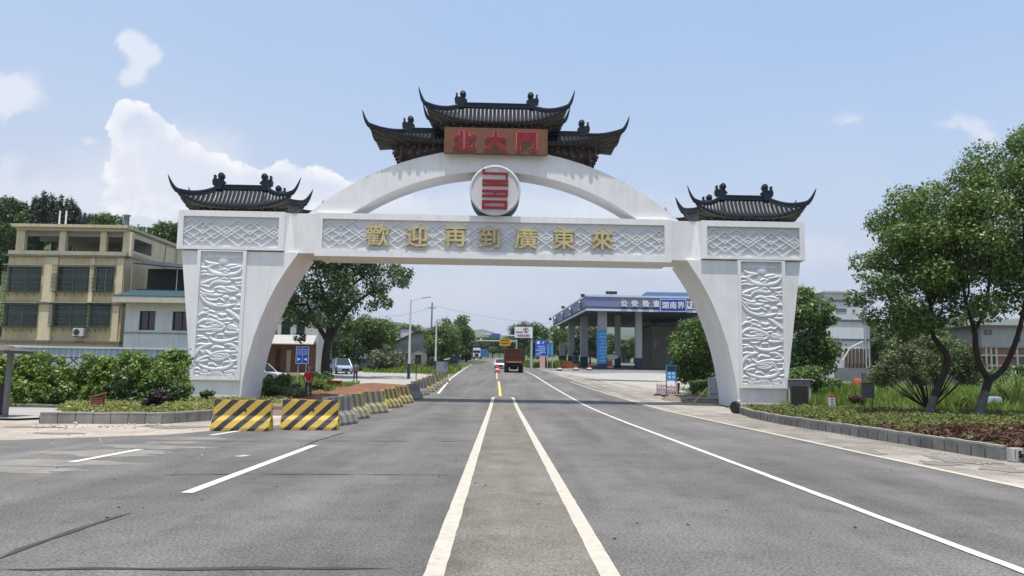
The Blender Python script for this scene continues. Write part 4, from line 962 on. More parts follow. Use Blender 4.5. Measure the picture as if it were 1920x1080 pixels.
# ============================================================ BUILDINGS
def RC(a, b, c, d, Y):                 # pixel rectangle -> x0,x1,z0,z1 on the plane at distance Y
    my, mx = (b+d)/2, (a+c)/2
    return P(a,my,Y).x, P(c,my,Y).x, P(mx,d,Y).z, P(mx,b,Y).z
M_beige = mat('beige render', (.56,.475,.30), .85, .14, .7, streak=.5, bump=.1, bscale=6); M_beige2 = mat('pale pilaster render', (.66,.57,.39), .85, .1, .8, streak=.3)
M_slab = mat('slab edge', (.16,.14,.14), .85, .2, 1); M_glass = glassmat('dark green glass', (.012,.035,.032)); M_grille = mat('window grille', (.075,.10,.09), .6, .2, 6)
M_inner = mat('inner grey plaster', (.30,.30,.32), .9, .1, 1)
YA = 62.; bo = Vector((P(120,640,YA).x,YA,0)); bo.z = 0
def rel(r, o): return (r[0]-o.x, r[1]-o.x, r[2], r[3])
hA = thing('concrete_house', 'beige three storey concrete house with open roof terrace behind the hedge', 'house', bo)
mb = MB(); x0,x1,_,_ = rel(RC(2,640,224,640,YA),bo); zf2 = RC(5,480,225,480,YA)[2]; zf1 = RC(5,687-0,225,569,YA)[2]; zt = P(120,471,YA).z; zs = P(120,569,YA).z; zb_ = P(120,641,YA).z
zpar = P(130,472,YA).z
# wall with recessed bays: piers and spandrels set round the openings
wins = [[rel(RC(12,500,77,546,YA),bo),rel(RC(102,500,167,546,YA),bo),rel(RC(177,500,214,546,YA),bo)],[rel(RC(7,571,70,612,YA),bo),rel(RC(97,571,163,612,YA),bo),rel(RC(166,571,207,612,YA),bo)]]
mb.box(x0,x1,.45,16,0,zf2+.07)                        # core behind the facade
for row, (zl, zh) in ((0,(zs,zf2)),(1,(zb_,zs))):
    ws = wins[row]; xx = x0
    for w in ws:
        mb.box(xx,w[0]-.0,0,.45,zl+.08,zh-.08); mb.box(w[0],w[1],0,.45,zl+.08,w[2]); mb.box(w[0],w[1],0,.45,w[3],zh-.08); xx = w[1]
    mb.box(xx,x1,0,.45,zl+.08,zh-.08)
mb.box(x0,x1,0,.45,0,zb_-.08)
wall = mb.build('wall', M_beige, hA)
mb = MB()
for (a,b2) in ((77,102),(214,226)):
    q = rel(RC(a,500,b2,640,YA),bo); mb = MB(); mb.box(q[0],q[1]-.02,-.16,-.002,zb_+.1,zs-.1); mb.build('pilaster', M_beige2, hA); mb = MB(); mb.box(q[0]+.1,q[1]+.1-.02,-.16,-.002,zs+.1,zf2-.1); mb.build('pilaster', M_beige2, hA)
q = rel(RC(168,500,176,560,YA),bo); mb = MB(); mb.box(q[0],q[1],-.1,-.003,zs+.1,zf2-.1); mb.build('pilaster', M_beige2, hA)
mb = MB()
for z in (zf2,zs,zb_): mb.box(x0-.12,x1+.1,-.28,.3,z-.08,z+.08)
mb.build('floor_slab', M_slab, hA)
for row in wins:
    for w in row:
        mb = MB(); mb.box(w[0],w[1],.28,.32,w[2],w[3]); f = mb.build('window', M_glass, hA)
        mb = MB(); xc = (w[0]+w[1])/2
        for k in (w[0]+.03,xc,w[1]-.03): mb.box(k-.03,k+.03,.22,.275,w[2],w[3])
        mb.box(w[0],w[1],.225,.272,w[2]+(w[3]-w[2])*.62,w[2]+(w[3]-w[2])*.62+.05); mb.build('frame', mat('aluminium frame',(.25,.30,.29),.4,.1,3), f)
        mb = MB(); n = int((w[1]-w[0])/.13); d = -.42
        for k in range(n+1): xk = w[0]+(w[1]-w[0])*k/n; mb.box(xk-.011,xk+.011,d,d+.02,w[2]-.05,w[3]+.03)
        for k in range(7): zk = w[2]-.05+(w[3]-w[2]+.08)*k/6; mb.box(w[0],w[1],d-.021,d-.001,zk-.012,zk+.012); mb.box(w[0]-.02,w[0],d,0,zk-.012,zk+.012); mb.box(w[1],w[1]+.02,d,0,zk-.012,zk+.012)
        mb.box(w[0],w[1],d+.022,-.001,w[2]-.07,w[2]-.055)
        for k in range(4):
            xk = w[0]+(w[1]-w[0])*(k+.5)/4; mb.tube([(xk,0,w[2]-.45),(xk,-.40,w[2]-.09)],.02,5)
        mb.build('security_grille', M_grille, f)
        mb = MB(); mb.box(w[0]-.15,w[1]+.15,-.5,-.29,w[3]+.1,w[3]+.15); mb.build('canopy_ledge', mat('pale ledge',(.45,.42,.36),.8,.1,2,streak=.3), f)
# terrace parapet, columns, roof
q = rel(RC(12,470,230,493,YA),bo); mb = MB(); zp0 = zf2+.08; zp1 = P(120,471,YA).z
mb.box(x0-.02,x1+.12,-.14,.1,zp0,zp1); mb.box(x1-.1,x1+.12,.1,15,zp0,zp1); mb.build('parapet', mat('olive beige parapet',(.40,.37,.26),.85,.12,.8,streak=.25), hA)
zr0, zr1 = P(140,433,YA).z, P(140,422,YA).z
q = rel(RC(26,420,240,430,YA),bo); mb = MB(); mb.box(q[0],q[1]+.15,-.35,16.5,zr0+.25,zr1); mb.box(q[0]+.3,q[1]-.1,-.1,16,zr0,zr0+.248); rf = mb.build('roof', mat('roof slab beige',(.52,.46,.33),.85,.1,.9,streak=.3), hA)
mb = MB()
for k in range(6): mb.box(q[0]+.4,q[1]-.2,2.6*k+.4,2.6*k+.65,zr0-.4,zr0-.004)
mb.build('roof_beam', M_inner, rf)
for a, b2 in ((28,44),(109,121),(186,197),(229,246)):
    c = rel(RC(a,440,b2,470,YA),bo); mb = MB(); mb.box(c[0],c[1],.12,.5,zp0,zr0-.002); mb.build('column', M_beige2, hA)
for a in (28,109,229):
    c = rel(RC(a,440,a+12,470,YA),bo); mb = MB(); mb.box(c[0],c[1],9.,9.4,zp0,zr0-.002); mb.build('column', M_beige, hA)
c = rel(RC(200,440,232,470,YA),bo); mb = MB(); mb.box(c[0]-1.2,x1-.2,4.5,4.7,zp0,zr0-.003); mb.build('stair_wall', M_inner, hA)
mb = MB(); mb.add([(c[0]-5,4.4,zp0+.2),(c[0]-1.2,4.4,zr0-.6),(c[0]-1.2,4.4,zr0-.9),(c[0]-5,4.4,zp0-.1),(c[0]-5,5.6,zp0+.2),(c[0]-1.2,5.6,zr0-.6),(c[0]-1.2,5.6,zr0-.9),(c[0]-5,5.6,zp0-.1)],[(0,1,2,3),(4,5,6,7),(0,1,5,4),(3,2,6,7),(0,3,7,4),(1,2,6,5)]); mb.build('stair', M_inner, hA)
# side wall on the terrace level: opening near the corner, then solid
mb = MB(); xs_ = x1+.02; mb.box(xs_-.12,xs_+.02,.5,1.1,zp1+.002,zr0); mb.box(xs_-.12,xs_+.02,4.4,16,zp1+.002,zr0-.001); mb.box(xs_-.12,xs_+.02,1.1,4.4,zr0-.35,zr0-.001); mb.box(xs_-.12,xs_+.02,1.1,4.4,zp1+.002,zp1+.3)
sw = mb.build('side_wall', M_beige2, hA)
mb = MB(); mb.tube([(xs_+.06,7,zr1),(xs_+.06,6.6,zp0),(xs_+.06,6.0,zp0-2)],.03,6); mb.build('drain_pipe', M_slab, sw)
for px in (113,125): w_ = P(px,395,YA+2)-bo; mb = MB(); mb.tube([(w_.x,2,zr1-.05),(w_.x,2,w_.z)],.07,8); mb.build('roof_pipe', mat('white plastic pipe',(.75,.75,.7),.5,.05,3), hA)
w_ = P(241,405,YA+3)-bo; mb = MB(); mb.tube([(w_.x-.1,3,zr1-.05),(w_.x-.1,3,w_.z)],.2,10); mb.lathe([(.32,0),(.3,.08),(.05,.14)],12,(w_.x-.1,3,w_.z)); mb.build('vent_pipe', mat('blue grey vent',(.13,.16,.2),.6,.15,3), hA)
q = rel(RC(144,616,164,631,YA),bo); ac = thing('air_conditioner','white outdoor air conditioner unit hung on the concrete house wall','air conditioner',(bo.x+q[0],YA-.62,q[2]))
mb = MB(); mb.box(0,q[1]-q[0],0,.36,0,q[3]-q[2]); mb.build('casing', mat('white casing',(.55,.55,.52),.5,.06,4,streak=.2), ac, bevel=.02)
mb = MB(); mb.lathe([(.25,-.015),(.25,.01),(.05,.012)],20,(.33,-.004,(q[3]-q[2])/2),'y'); mb.build('fan_grille', mat('dark plastic',(.04,.04,.045),.5,.1,5), ac)
for x_ in (.05,q[1]-q[0]-.1): mb = MB(); mb.box(x_,x_+.05,.0,.62,-.06,-.001); mb.build('bracket', M_slab, ac)
# white annex with teal roof
YB = 60.; bo2 = Vector((P(290,640,YB).x,YB,0)); hB = thing('white_annex', 'low white house with teal roof edge and two dark red windows beside the gate leg', 'house', bo2)
e = rel(RC(234,560,420,645,YB),bo2); w1 = rel(RC(261,583,291,619,YB),bo2); w2 = rel(RC(323,584,356,620,YB),bo2)
M_wh = mat('whitewashed wall', (.62,.65,.66), .8, .08, .8, streak=.3); mb = MB()
mb.box(e[0],e[1],.3,8,0,e[3]); xx = e[0]
for w in (w1,w2): mb.box(xx,w[0],0,.3,0,e[3]); mb.box(w[0],w[1],0,.3,0,w[2]); mb.box(w[0],w[1],0,.3,w[3],e[3]); xx = w[1]
mb.box(xx,e[1],0,.3,0,e[3]); wl = mb.build('wall', M_wh, hB)
for w in (w1,w2):
    mb = MB(); mb.box(w[0],w[1],.2,.24,w[2],w[3]); f = mb.build('window', glassmat('dark red glass',(.03,.012,.015)), hB)
    mb = MB(); t_ = .07; mb.box(w[0],w[0]+t_,.1,.19,w[2],w[3]); mb.box(w[1]-t_,w[1],.1,.19,w[2],w[3]); mb.box(w[0]+t_,w[1]-t_,.1,.19,w[3]-t_,w[3]); mb.box(w[0]+t_,w[1]-t_,.1,.19,w[2],w[2]+t_); mb.box((w[0]+w[1])/2-.03,(w[0]+w[1])/2+.03,.11,.18,w[2]+t_,w[3]-t_); mb.build('frame', mat('dark frame',(.03,.04,.045),.5,.1,3), f)
mb = MB(); zl = P(290,624,YB).z; mb.box(e[0],e[1],-.08,-.002,zl-.06,zl+.03); mb.build('string_course', mat('grey course',(.25,.28,.3),.8,.1,2), hB)
t0, t1, t2 = P(290,570,YB).z, P(290,558,YB).z, P(290,543,YB+1.8).z
mb = MB(); mb.box(e[0]-.6,e[1],-1.0,-.02,t0+.03,t1); mb.build('eave_band', mat('cream eave',(.52,.50,.42),.8,.1,2,streak=.2), hB)
mb = MB(); mb.add([(e[0]-.6,-1.02,t1+.003),(e[1],-1.02,t1+.003),(e[1],1.9,t2),(e[0]-.1,1.9,t2),(e[0]-.6,-1.02,t1+.05),(e[1],-1.02,t1+.05),(e[1],1.9,t2+.05),(e[0]-.1,1.9,t2+.05)],[(0,1,2,3),(4,5,6,7),(0,1,5,4),(1,2,6,5),(2,3,7,6),(0,3,7,4)]); mb.build('roof', mat('teal tile',(.03,.065,.085),.8,.25,5,stretch=(4,.6,1)), hB)
zc0, zc1 = P(290,543,YB+2.5).z, P(290,502,YB+2.5).z
mb = MB(); mb.box(e[0],e[1],3.2,3.3,zc0-1,zc1); mb.build('shed_wall', mat('dark shed wall',(.035,.045,.04),.8,.3,1.5), hB)
mb = MB(); mb.add([(e[0]-.2,1.0,zc1+.1),(e[1],1.0,zc1-.55),(e[1],6,zc1+.2),(e[0]-.2,6,zc1+.9),(e[0]-.2,1.0,zc1+.2),(e[1],1.0,zc1-.45),(e[1],6,zc1+.3),(e[0]-.2,6,zc1+1.)],[(0,1,2,3),(4,5,6,7),(0,1,5,4),(1,2,6,5),(2,3,7,6),(0,3,7,4)]); mb.build('shed_roof', mat('dark blue sheet',(.02,.025,.045),.6,.2,3), hB)
mb = MB()
for px in (247,332): c = P(px,520,YB+1.2)-bo2; mb.tube([(c.x,1.2,zc0-.2),(c.x,1.2,zc1-.1)],.05,6)
mb.build('shed_post', mat('grey metal post',(.28,.3,.28),.5,.1,3), hB)
# generic small building helper
def block(name, label, cat_, Y, px0, px1, pyt, pyb, dep, wm, wins=(), wcol=None, roofm=None, roofh=.25, over=.3):
    o = Vector((P((px0+px1)/2,pyb,Y).x,Y,zg(Y))); t = thing(name, label, cat_, o); r = RC(px0,pyt,px1,pyb,Y); a,b2,z1 = r[0]-o.x,r[1]-o.x,r[3]-o.z
    mb = MB(); mb.box(a,b2,0,dep,-.3,z1); mb.build('wall', wm, t)
    if roofm: mb = MB(); mb.box(a-over,b2+over,-over,dep+over,z1+.002,z1+roofh); mb.build('roof', roofm, t)
    for w in wins:
        q = RC(*w[:4],Y); mb = MB(); mb.box(q[0]-o.x,q[1]-o.x,-.05,-.003,q[2]-o.z,q[3]-o.z); f = mb.build(w[4] if len(w) > 4 else 'window', wcol or M_glass, t)
        mb = MB(); x0_,x1_,z0_,z1_ = q[0]-o.x,q[1]-o.x,q[2]-o.z,q[3]-o.z; s_ = .06
        mb.box(x0_-s_,x0_,-.09,-.002,z0_,z1_); mb.box(x1_,x1_+s_,-.09,-.002,z0_,z1_); mb.box(x0_-s_,x1_+s_,-.09,-.002,z1_,z1_+s_); mb.box(x0_-s_,x1_+s_,-.12,-.002,z0_-s_,z0_); mb.build('frame', mat('pale window frame',(.45,.45,.43),.6,.1,3), f)
    return t, o, (a,b2,z1)
M_pinkb = mat('faded red brick wall', (.20,.10,.075), .9, .2, 1.5, streak=.2); M_whb = mat('off white wall', (.55,.54,.50), .85, .1, .7, streak=.3)
M_roofd = mat('grey roof tile', (.10,.09,.085), .85, .3, 2, bump=.3, stretch=(6,1,1)); M_doorr = mat('dark red door', (.09,.02,.02), .6, .2, 3)
t,o,(a,b2,z1) = block('shop_house','two storey shop house with white awning and reddish ground floor left of the shade tree','house',86,470,596,560,708,8,M_whb,[(505,600,520,628),(528,602,545,628),(556,604,572,630)],roofm=M_roofd)
mb = MB(); q = RC(470,645,592,700,86); mb.box(q[0]-o.x,q[1]-o.x,-.12,-.004,q[2]-o.z-.4,q[3]-o.z); mb.build('ground_floor', M_pinkb, t)
mb = MB(); q = RC(490,628,594,645,86); mb.add([(q[0]-o.x,-.13,q[3]-o.z),(q[1]-o.x,-.13,q[3]-o.z),(q[1]-o.x,-1.5,q[2]-o.z),(q[0]-o.x,-1.5,q[2]-o.z),(q[0]-o.x,-.13,q[3]-o.z-.1),(q[1]-o.x,-.13,q[3]-o.z-.1),(q[1]-o.x,-1.5,q[2]-o.z-.1),(q[0]-o.x,-1.5,q[2]-o.z-.1)],[(0,1,2,3),(4,5,6,7),(2,3,7,6),(0,1,5,4),(0,3,7,4),(1,2,6,5)]); mb.build('awning', mat('white awning',(.42,.42,.39),.7,.08,2), t)
for r_ in ((518,655,526,690),(538,656,546,690)):
    q = RC(*r_,86); mb = MB(); mb.box(q[0]-o.x,q[1]-o.x,-.2,-.122,0,q[3]-o.z); mb.build('door', M_doorr if r_[0] < 530 else mat('cream door',(.45,.42,.33),.7,.1,3), t)
def gable(name, label, Y, px0, px1, pye, pyr, pxr, pyb, dep, wm, rm, wins=()):
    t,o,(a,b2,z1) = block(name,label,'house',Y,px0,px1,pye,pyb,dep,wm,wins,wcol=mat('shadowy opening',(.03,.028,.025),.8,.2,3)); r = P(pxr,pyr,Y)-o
    mb = MB(); mb.prism([(a,z1+.002),(b2,z1+.002),(r.x,r.z)],0,dep,'y'); mb.build('gable', mat('grey board gable',(.33,.34,.33),.85,.15,3,stretch=(6,1,.3)), t)
    mb = MB(); e_ = .5
    for (x_,s_) in ((a,-1),(b2,1)):
        dx, dz = x_-r.x, z1-r.z; ex = r.x+dx*1.15; ez = r.z+dz*1.15
        mb.add([(r.x,-e_,r.z+.03),(ex,-e_,ez+.03),(ex,dep,ez+.03),(r.x,dep,r.z+.03),(r.x,-e_,r.z+.22),(ex,-e_,ez+.22),(ex,dep,ez+.22),(r.x,dep,r.z+.22)],[(0,1,2,3),(4,5,6,7),(0,1,5,4),(1,2,6,5),(2,3,7,6)])
    mb.build('roof', rm, t); return t
gable('gable_house','long grey house with a board gable and brown roof edge behind the lamp',112,738,838,644,622,786,694,14,mat('stained grey wall',(.28,.27,.25),.9,.2,1,streak=.4),mat('brown roof edge',(.10,.06,.045),.8,.2,3),[(760,662,770,684),(778,665,790,684),(800,665,812,684)])
block('white_shed','white corrugated rooftop box left of the gable house','building',120,742,768,617,690,4,mat('white corrugated sheet',(.6,.6,.6),.6,.05,6,stretch=(6,1,.2)),roofm=M_roofd,roofh=.15,over=.1)
gable('gable_house','small old gable house half hidden behind the big shade tree',98,618,662,636,618,640,700,10,M_whb,M_roofd,[(628,655,634,668)])
block('white_tower_house','narrow pink and white house peeking above the old gable house','house',108,622,648,602,690,6,mat('pinkish wall',(.38,.27,.25),.85,.1,1),[(638,606,643,617)],roofm=M_roofd)
# right side: white house, brick house, block wall
YW = 88.
t,o,(a,b2,z1) = block('white_house','tall narrow white house with grey floor bands beyond the right gate leg','house',YW,1548,1619,563,664,10,mat('pale blue white wall',(.60,.63,.65),.8,.07,.6,streak=.3))
mb = MB()
for py in (564,601,637): z = P(1585,py,YW).z-o.z; mb.box(a-.05,b2+1.15,-.12,9,z-.12,z+.12)
mb.build('floor_band', mat('dark band',(.13,.13,.14),.8,.15,2), t)
mb = MB(); q = RC(1618,594,1632,652,YW+.5); mb.box(b2+.002,b2+1.0,.6,9,z1*.28,P(1625,594,YW).z-o.z); mb.build('rear_wing', MATS['pale blue white wall'], t)
mb = MB(); q = RC(1549,549,1591,562,YW+1); mb.box(q[0]-o.x,q[1]-o.x,1,5,z1+.16,q[3]-o.z); mb.box(q[0]-o.x-.2,q[1]-o.x+.3,.8,5.3,q[3]-o.z+.002,q[3]-o.z+.2); mb.build('roof_room', M_whb, t)
for r_ in ((1567,578,1587,585),(1598,580,1603,585)): q = RC(*r_,YW); mb = MB(); mb.box(q[0]-o.x,q[1]-o.x,-.06,-.003,q[2]-o.z,q[3]-o.z); mb.build('vent_opening', mat('teal grey louvre',(.12,.18,.19),.6,.3,9), t)
mb = MB(); q = RC(1570,655,1612,692,YW+2); 
for k in range(7): xk = q[0]-o.x+(q[1]-q[0])*k/6; mb.box(xk-.12,xk+.12,-.6,-.3,-.3,q[3]-o.z)
mb.build('porch_post', mat('brown timber',(.13,.10,.075),.85,.2,4), t)
mb = MB(); 
for px in (1621,1627): c = P(px,600,YW-1)-o; mb.tube([(c.x,-1,P(px,698,YW-1).z-o.z),(c.x,-1,P(px,(560 if px < 1625 else 640),YW-1).z-o.z)],.08,6)
mb.build('drain_pipe', mat('grey pipe',(.4,.42,.42),.6,.1,3), t)
mb = MB(); c0 = P(1580,676,YW-1.2)-o; c1 = P(1594,652,YW-1.2)-o; c2 = P(1618,640,YW-1.2)-o; mb.tube([(c0.x,-1.2,c0.z),(c1.x,-1.2,c1.z),(c2.x,-1.2,c2.z)],.09,6); mb.build('awning_arm', MATS['off white wall'], t)
t,o,(a,b2,z1) = block('block_wall','low grey concrete wall in front of the white house','wall',84,1566,1640,690,706,.25,mat('grey cement wall',(.17,.18,.19),.9,.2,1,streak=.3))
t,o,(a,b2,z1) = block('block_wall','longer brown grey brick wall across the back of the field','wall',66,1618,1806,701,724,.25,mat('dirty brick wall',(.13,.115,.10),.95,.3,2.5,streak=.4,bump=.3))
M_ub = mat('bare brick', (.24,.135,.10), .9, .2, 2, streak=.25); YR = 118.
t,o,(a,b2,z1) = block('brick_house','unfinished brick house with white upper floor at the far right','house',YR,1838,1990,650,697,10,M_ub,[(1844,652,1852,664),(1840,666,1846,684),(1849,666,1855,684),(1858,666,1865,684),(1908,668,1922,684),(1930,668,1944,684)],roofm=None)
q = RC(1838,614,1990,650,YR); mb = MB(); mb.box(q[0]-o.x,q[1]-o.x,-.3,10,z1+.002,q[3]-o.z); mb.build('upper_floor', mat('pale upper wall',(.33,.34,.34),.8,.08,.8,streak=.3), t)
mb = MB(); mb.box(q[0]-o.x-1.5,q[1]-o.x+1,-1,11,q[3]-o.z+.002,q[3]-o.z+.28); mb.build('roof', M_roofd, t)
for r_ in ((1842,618,1850,628),(1852,618,1857,628),(1903,618,1912,626),(1905,634,1911,641),(1920,618,1930,640)):
    w = RC(*r_,YR); mb = MB(); mb.box(w[0]-o.x,w[1]-o.x,-.36,-.303,w[2]-o.z,w[3]-o.z); mb.build('window', M_glass, t)
mb = MB()
for py in (651,667,686): z = P(1900,py,YR).z-o.z; mb.box(a-.1,b2,-.35,-.004,z-.12,z+.12)
for px in (1847,1856,1866,1905): c = P(px,670,YR)-o; mb.box(c.x-.15,c.x+.15,-.38,-.005,z-3.5,z1)
mb.build('concrete_frame', mat('bare concrete',(.30,.29,.27),.9,.12,2,streak=.3), t)

# ------------------------------------------------------------ checkpoint canopy
M_fas = mat('blue fascia', (.17,.21,.36), .5, .08, 1.2, streak=.2, spec=.5); M_fas2 = mat('pale trim', (.55,.58,.66), .5, .05, 2); M_cof = mat('canopy soffit', (.10,.11,.13), .8, .1, 1)
M_colm = mat('grey column tile', (.36,.36,.36), .6, .08, 2, streak=.15); M_navy = mat('navy column base', (.02,.03,.075), .5, .2, 2); M_blu = mat('blue banner', (.05,.24,.50), .5, .08, 3)
YC = 120.; c0 = P(1100,554,YC); oC = Vector((c0.x+15,YC,zg(YC))); can = thing('checkpoint_canopy','huge blue fascia vehicle checkpoint canopy on tall square columns','canopy',oC)
zt = 14.3-oC.z; zb2 = 11.95-oC.z
LFT = Vector((c0.x-oC.x,0)); RGT = Vector((26,1.5)); BK = Vector((P(1037,600,166).x-oC.x,46)); BR_ = Vector((26,48))
def quadprism(mb, a, b, th, z0, z1):   # wall slab from a to b (xy), thickness to the left
    d = (b-a).normalized(); n = Vector((-d.y,d.x))*th; p = [a,b,b+n,a+n]; mb.add([(q.x,q.y,z0) for q in p]+[(q.x,q.y,z1) for q in p],[(0,1,2,3),(4,5,6,7),(0,1,5,4),(1,2,6,5),(2,3,7,6),(3,0,4,7)])
mb = MB(); mb.add([(q.x,q.y,z) for z in (zb2+.25,zb2+.6) for q in (LFT,RGT,BR_,BK)],[(0,1,2,3),(4,5,6,7),(0,1,5,4),(1,2,6,5),(2,3,7,6),(3,0,4,7)]); mb.build('soffit', M_cof, can)
mb = MB(); quadprism(mb,LFT,RGT,.4,zb2,zt); quadprism(mb,BK,LFT,.4,zb2,zt); quadprism(mb,RGT,BR_,.4,zb2,zt); fas = mb.build('fascia', M_fas, can)
mb = MB()
for a_, b_ in ((LFT,RGT),(BK,LFT)):
    d = (b_-a_).normalized(); n = Vector((d.y,-d.x))*.12
    for z0,z1 in ((zt-.18,zt+.12),(zb2-.12,zb2+.22)): quadprism(mb,a_+n,b_+n,.118,z0,z1)
mb.build('trim_band', M_fas2, fas)
mb = MB(); 
for i in range(1,6): p = LFT.lerp(RGT,0)+Vector((0,0)); 
mb.add([(LFT.x+10,6,zt-.1),(RGT.x,4,zt+.6),(RGT.x,44,zt+.6),(LFT.x+10,44,zt-.1),(LFT.x+14,24,zt+3.4),(RGT.x,24,zt+3.4)],[(0,1,5,4),(3,2,5,4),(0,4,3),(1,2,5)]); mb.build('roof', mat('blue sheet roof',(.03,.075,.16),.7,.15,1,stretch=(5,.3,1),streak=.2), can, fix=True)
for ch, px in zip('公安检查',(1170,1190,1211,1231)):
    c = P(px,569,YC)-oC; dd = (RGT-LFT); yl_ = LFT.y+dd.y*(c.x-LFT.x)/dd.x
    text(ch, 1.08, .2, 'fascia_character', mat('cream letters',(.72,.70,.60),.5,.05,3), fas, (c.x,yl_-.25,c.z), bold=.05, rot=(PI/2,0,math.atan2(dd.y,dd.x)))
c = P(1293,571,YC)-oC; text('U', 1.5, .2, 'fascia_character', MATS['cream letters'], fas, (c.x,LFT.y+dd.y*(c.x-LFT.x)/dd.x-.25,c.z), bold=.06)
dd = LFT-BK
for i, ch in enumerate('公安检查'):
    f_ = .12+.25*i; p = BK.lerp(LFT,f_); text(ch, 1.7, .2, 'fascia_character', mat('dull letters',(.42,.44,.47),.6,.1,3), fas, (p.x-.3,p.y,(zt+zb2)/2), bold=.05, rot=(PI/2,0,-PI/2))
def column(px, Yc, w, banner=False, dark=False):
    c = P(px,660,Yc)-oC; x, y = c.x, Yc-YC; z0 = zg(Yc)-oC.z-.3; mb = MB(); mb.box(x-w/2,x+w/2,y-w/2,y+w/2,z0,zb2+.3); co = mb.build('column', M_colm, can)
    mb = MB(); mb.box(x-w/2-.03,x+w/2+.03,y-w/2-.03,y+w/2+.03,z0,z0+2.2); mb.build('column_base', M_navy, co)
    if banner:
        q = RC(1119,620,1137,682,Yc-w/2-.1); mb = MB(); mb.box(q[0]-oC.x,q[1]-oC.x,y-w/2-.12,y-w/2-.035,q[2]-oC.z,q[3]-oC.z); b_ = mb.build('banner', M_blu, co)
        g = random.Random(2)
        for k in range(9):
            mb = MB(); zk = q[3]-oC.z-.5-k*.55; l = g.uniform(.3,.62); mb.box(x-l,x+l,y-w/2-.135,y-w/2-.122,zk-.09,zk+.09); mb.build('lettering_row', mat('pale banner marks',(.22,.42,.62),.6,.1,3), co)
        mb = MB(); mb.box(x-.5,x+.3,y-w/2-.3,y-w/2-.032,q[3]-oC.z+.2,q[3]-oC.z+.9); mb.build('junction_box', M_colm, co)
column(1129,123,1.42,True); column(1095,137,1.3); column(1071,150,1.25); column(1054,163,1.2)
column(1158,134,.95); column(1197,124.5,1.05); column(1227,150,1.1); column(1345,123,1.3)
for px, py in ((1093,556),(1056,578),(1147,551),(1032,600)):
    Yc = 120 if px > 1080 else (140 if px > 1040 else 165); c = P(px,py,Yc)-oC; mb = MB(); mb.box(c.x-(.9 if px == 1147 else .3),c.x+(.9 if px == 1147 else .3),Yc-YC+.2,Yc-YC+.7,c.z,c.z+.45); mb.box(c.x-.05,c.x+.05,Yc-YC+.4,Yc-YC+.5,zt,c.z); mb.build('roof_floodlight', MATS['dark plastic'], can)
mb = MB(); mb.box(LFT.x+1,RGT.x,4,44,zg(YC)-oC.z-.1,zg(YC)-oC.z+.28)
# toll island kerb under the canopy and the office behind it
block('checkpoint_office','cream office wall with a row of narrow dark windows under the canopy','building',138,1222,1340,612,692,14,mat('cream office wall',(.25,.24,.20),.8,.08,1,streak=.2),[(1226+i*7,636,1229+i*7,652) for i in range(5)],roofm=M_roofd)
block('toll_booth','small dark booth standing behind the second canopy column','booth',140,1075,1086,664,688,2.,MATS['navy column base'],[(1077,667,1084,676)],roofm=MATS['navy column base'],roofh=.3,over=.15)
block('workshop','pale blue sheet roofed building beyond the canopy columns','building',205,1160,1182,650,672,8,mat('light blue wall',(.22,.36,.46),.7,.1,1),roofm=mat('white sheet roof',(.5,.55,.6),.5,.1,1))
# ============================================================ STREET FURNITURE
M_bstr = None
def stripemat(name, c1, c2, freq, dirx=1., dirz=1., w=.5, dirt=.25):
    m = mat(name, c1, .75, .1, 5, bump=.1); nt = m.node_tree; N = nt.nodes; L = nt.links; b = N['Principled BSDF']; src = b.inputs['Base Color'].links[0].from_socket
    tc = N.new('ShaderNodeTexCoord'); sx = N.new('ShaderNodeSeparateXYZ'); L.new(tc.outputs['Object'], sx.inputs[0])
    def M(op, a, b_=None):
        n = N.new('ShaderNodeMath'); n.operation = op
        for i, v in enumerate((a,b_)):
            if v is None: continue
            if isinstance(v,(int,float)): n.inputs[i].default_value = v
            else: L.new(v, n.inputs[i])
        return n.outputs[0]
    s = M('ADD', M('MULTIPLY', sx.outputs[0], dirx*freq), M('MULTIPLY', sx.outputs[2], dirz*freq))
    n2 = N.new('ShaderNodeTexNoise'); n2.inputs['Scale'].default_value = 6; L.new(tc.outputs['Object'], n2.inputs['Vector'])
    s = M('FRACT', M('ADD', M('ADD', s, 100.13), M('MULTIPLY', n2.outputs[0], .06))); s = M('GREATER_THAN', s, w)
    x = N.new('ShaderNodeMix'); x.data_type = 'RGBA'; L.new(s, x.inputs[0]); L.new(src, x.inputs[6]); x.inputs[7].default_value = (*c2,1)
    n3 = N.new('ShaderNodeTexNoise'); n3.inputs['Scale'].default_value = 3.; n3.inputs['Detail'].default_value = 8; n3.inputs['Roughness'].default_value = .7; L.new(tc.outputs['Object'], n3.inputs['Vector'])
    q = N.new('ShaderNodeMapRange'); L.new(n3.outputs[0], q.inputs[0]); q.inputs[1].default_value = .45; q.inputs[2].default_value = .75; q.inputs[4].default_value = dirt
    y = N.new('ShaderNodeMix'); y.data_type = 'RGBA'; L.new(q.outputs[0], y.inputs[0]); L.new(x.outputs[2], y.inputs[6]); y.inputs[7].default_value = (.25,.22,.18,1)
    L.new(y.outputs[2], b.inputs['Base Color']); return m
M_st1 = stripemat('yellow black diagonal paint', (.56,.38,.07), (.03,.03,.033), 2.35, 1., -1.05, .52, .35)
M_st2 = stripemat('faded grey barrier side', (.24,.23,.20), (.13,.125,.12), 2.6, 1., 0, .55, .5)
M_st4 = stripemat('half faded barrier side', (.33,.28,.13), (.13,.125,.115), 2.4, 1., -.3, .5, .6)
M_st3 = stripemat('faded yellow barrier side', (.42,.32,.07), (.10,.095,.08), 2.2, 1., -.5, .5, .55)
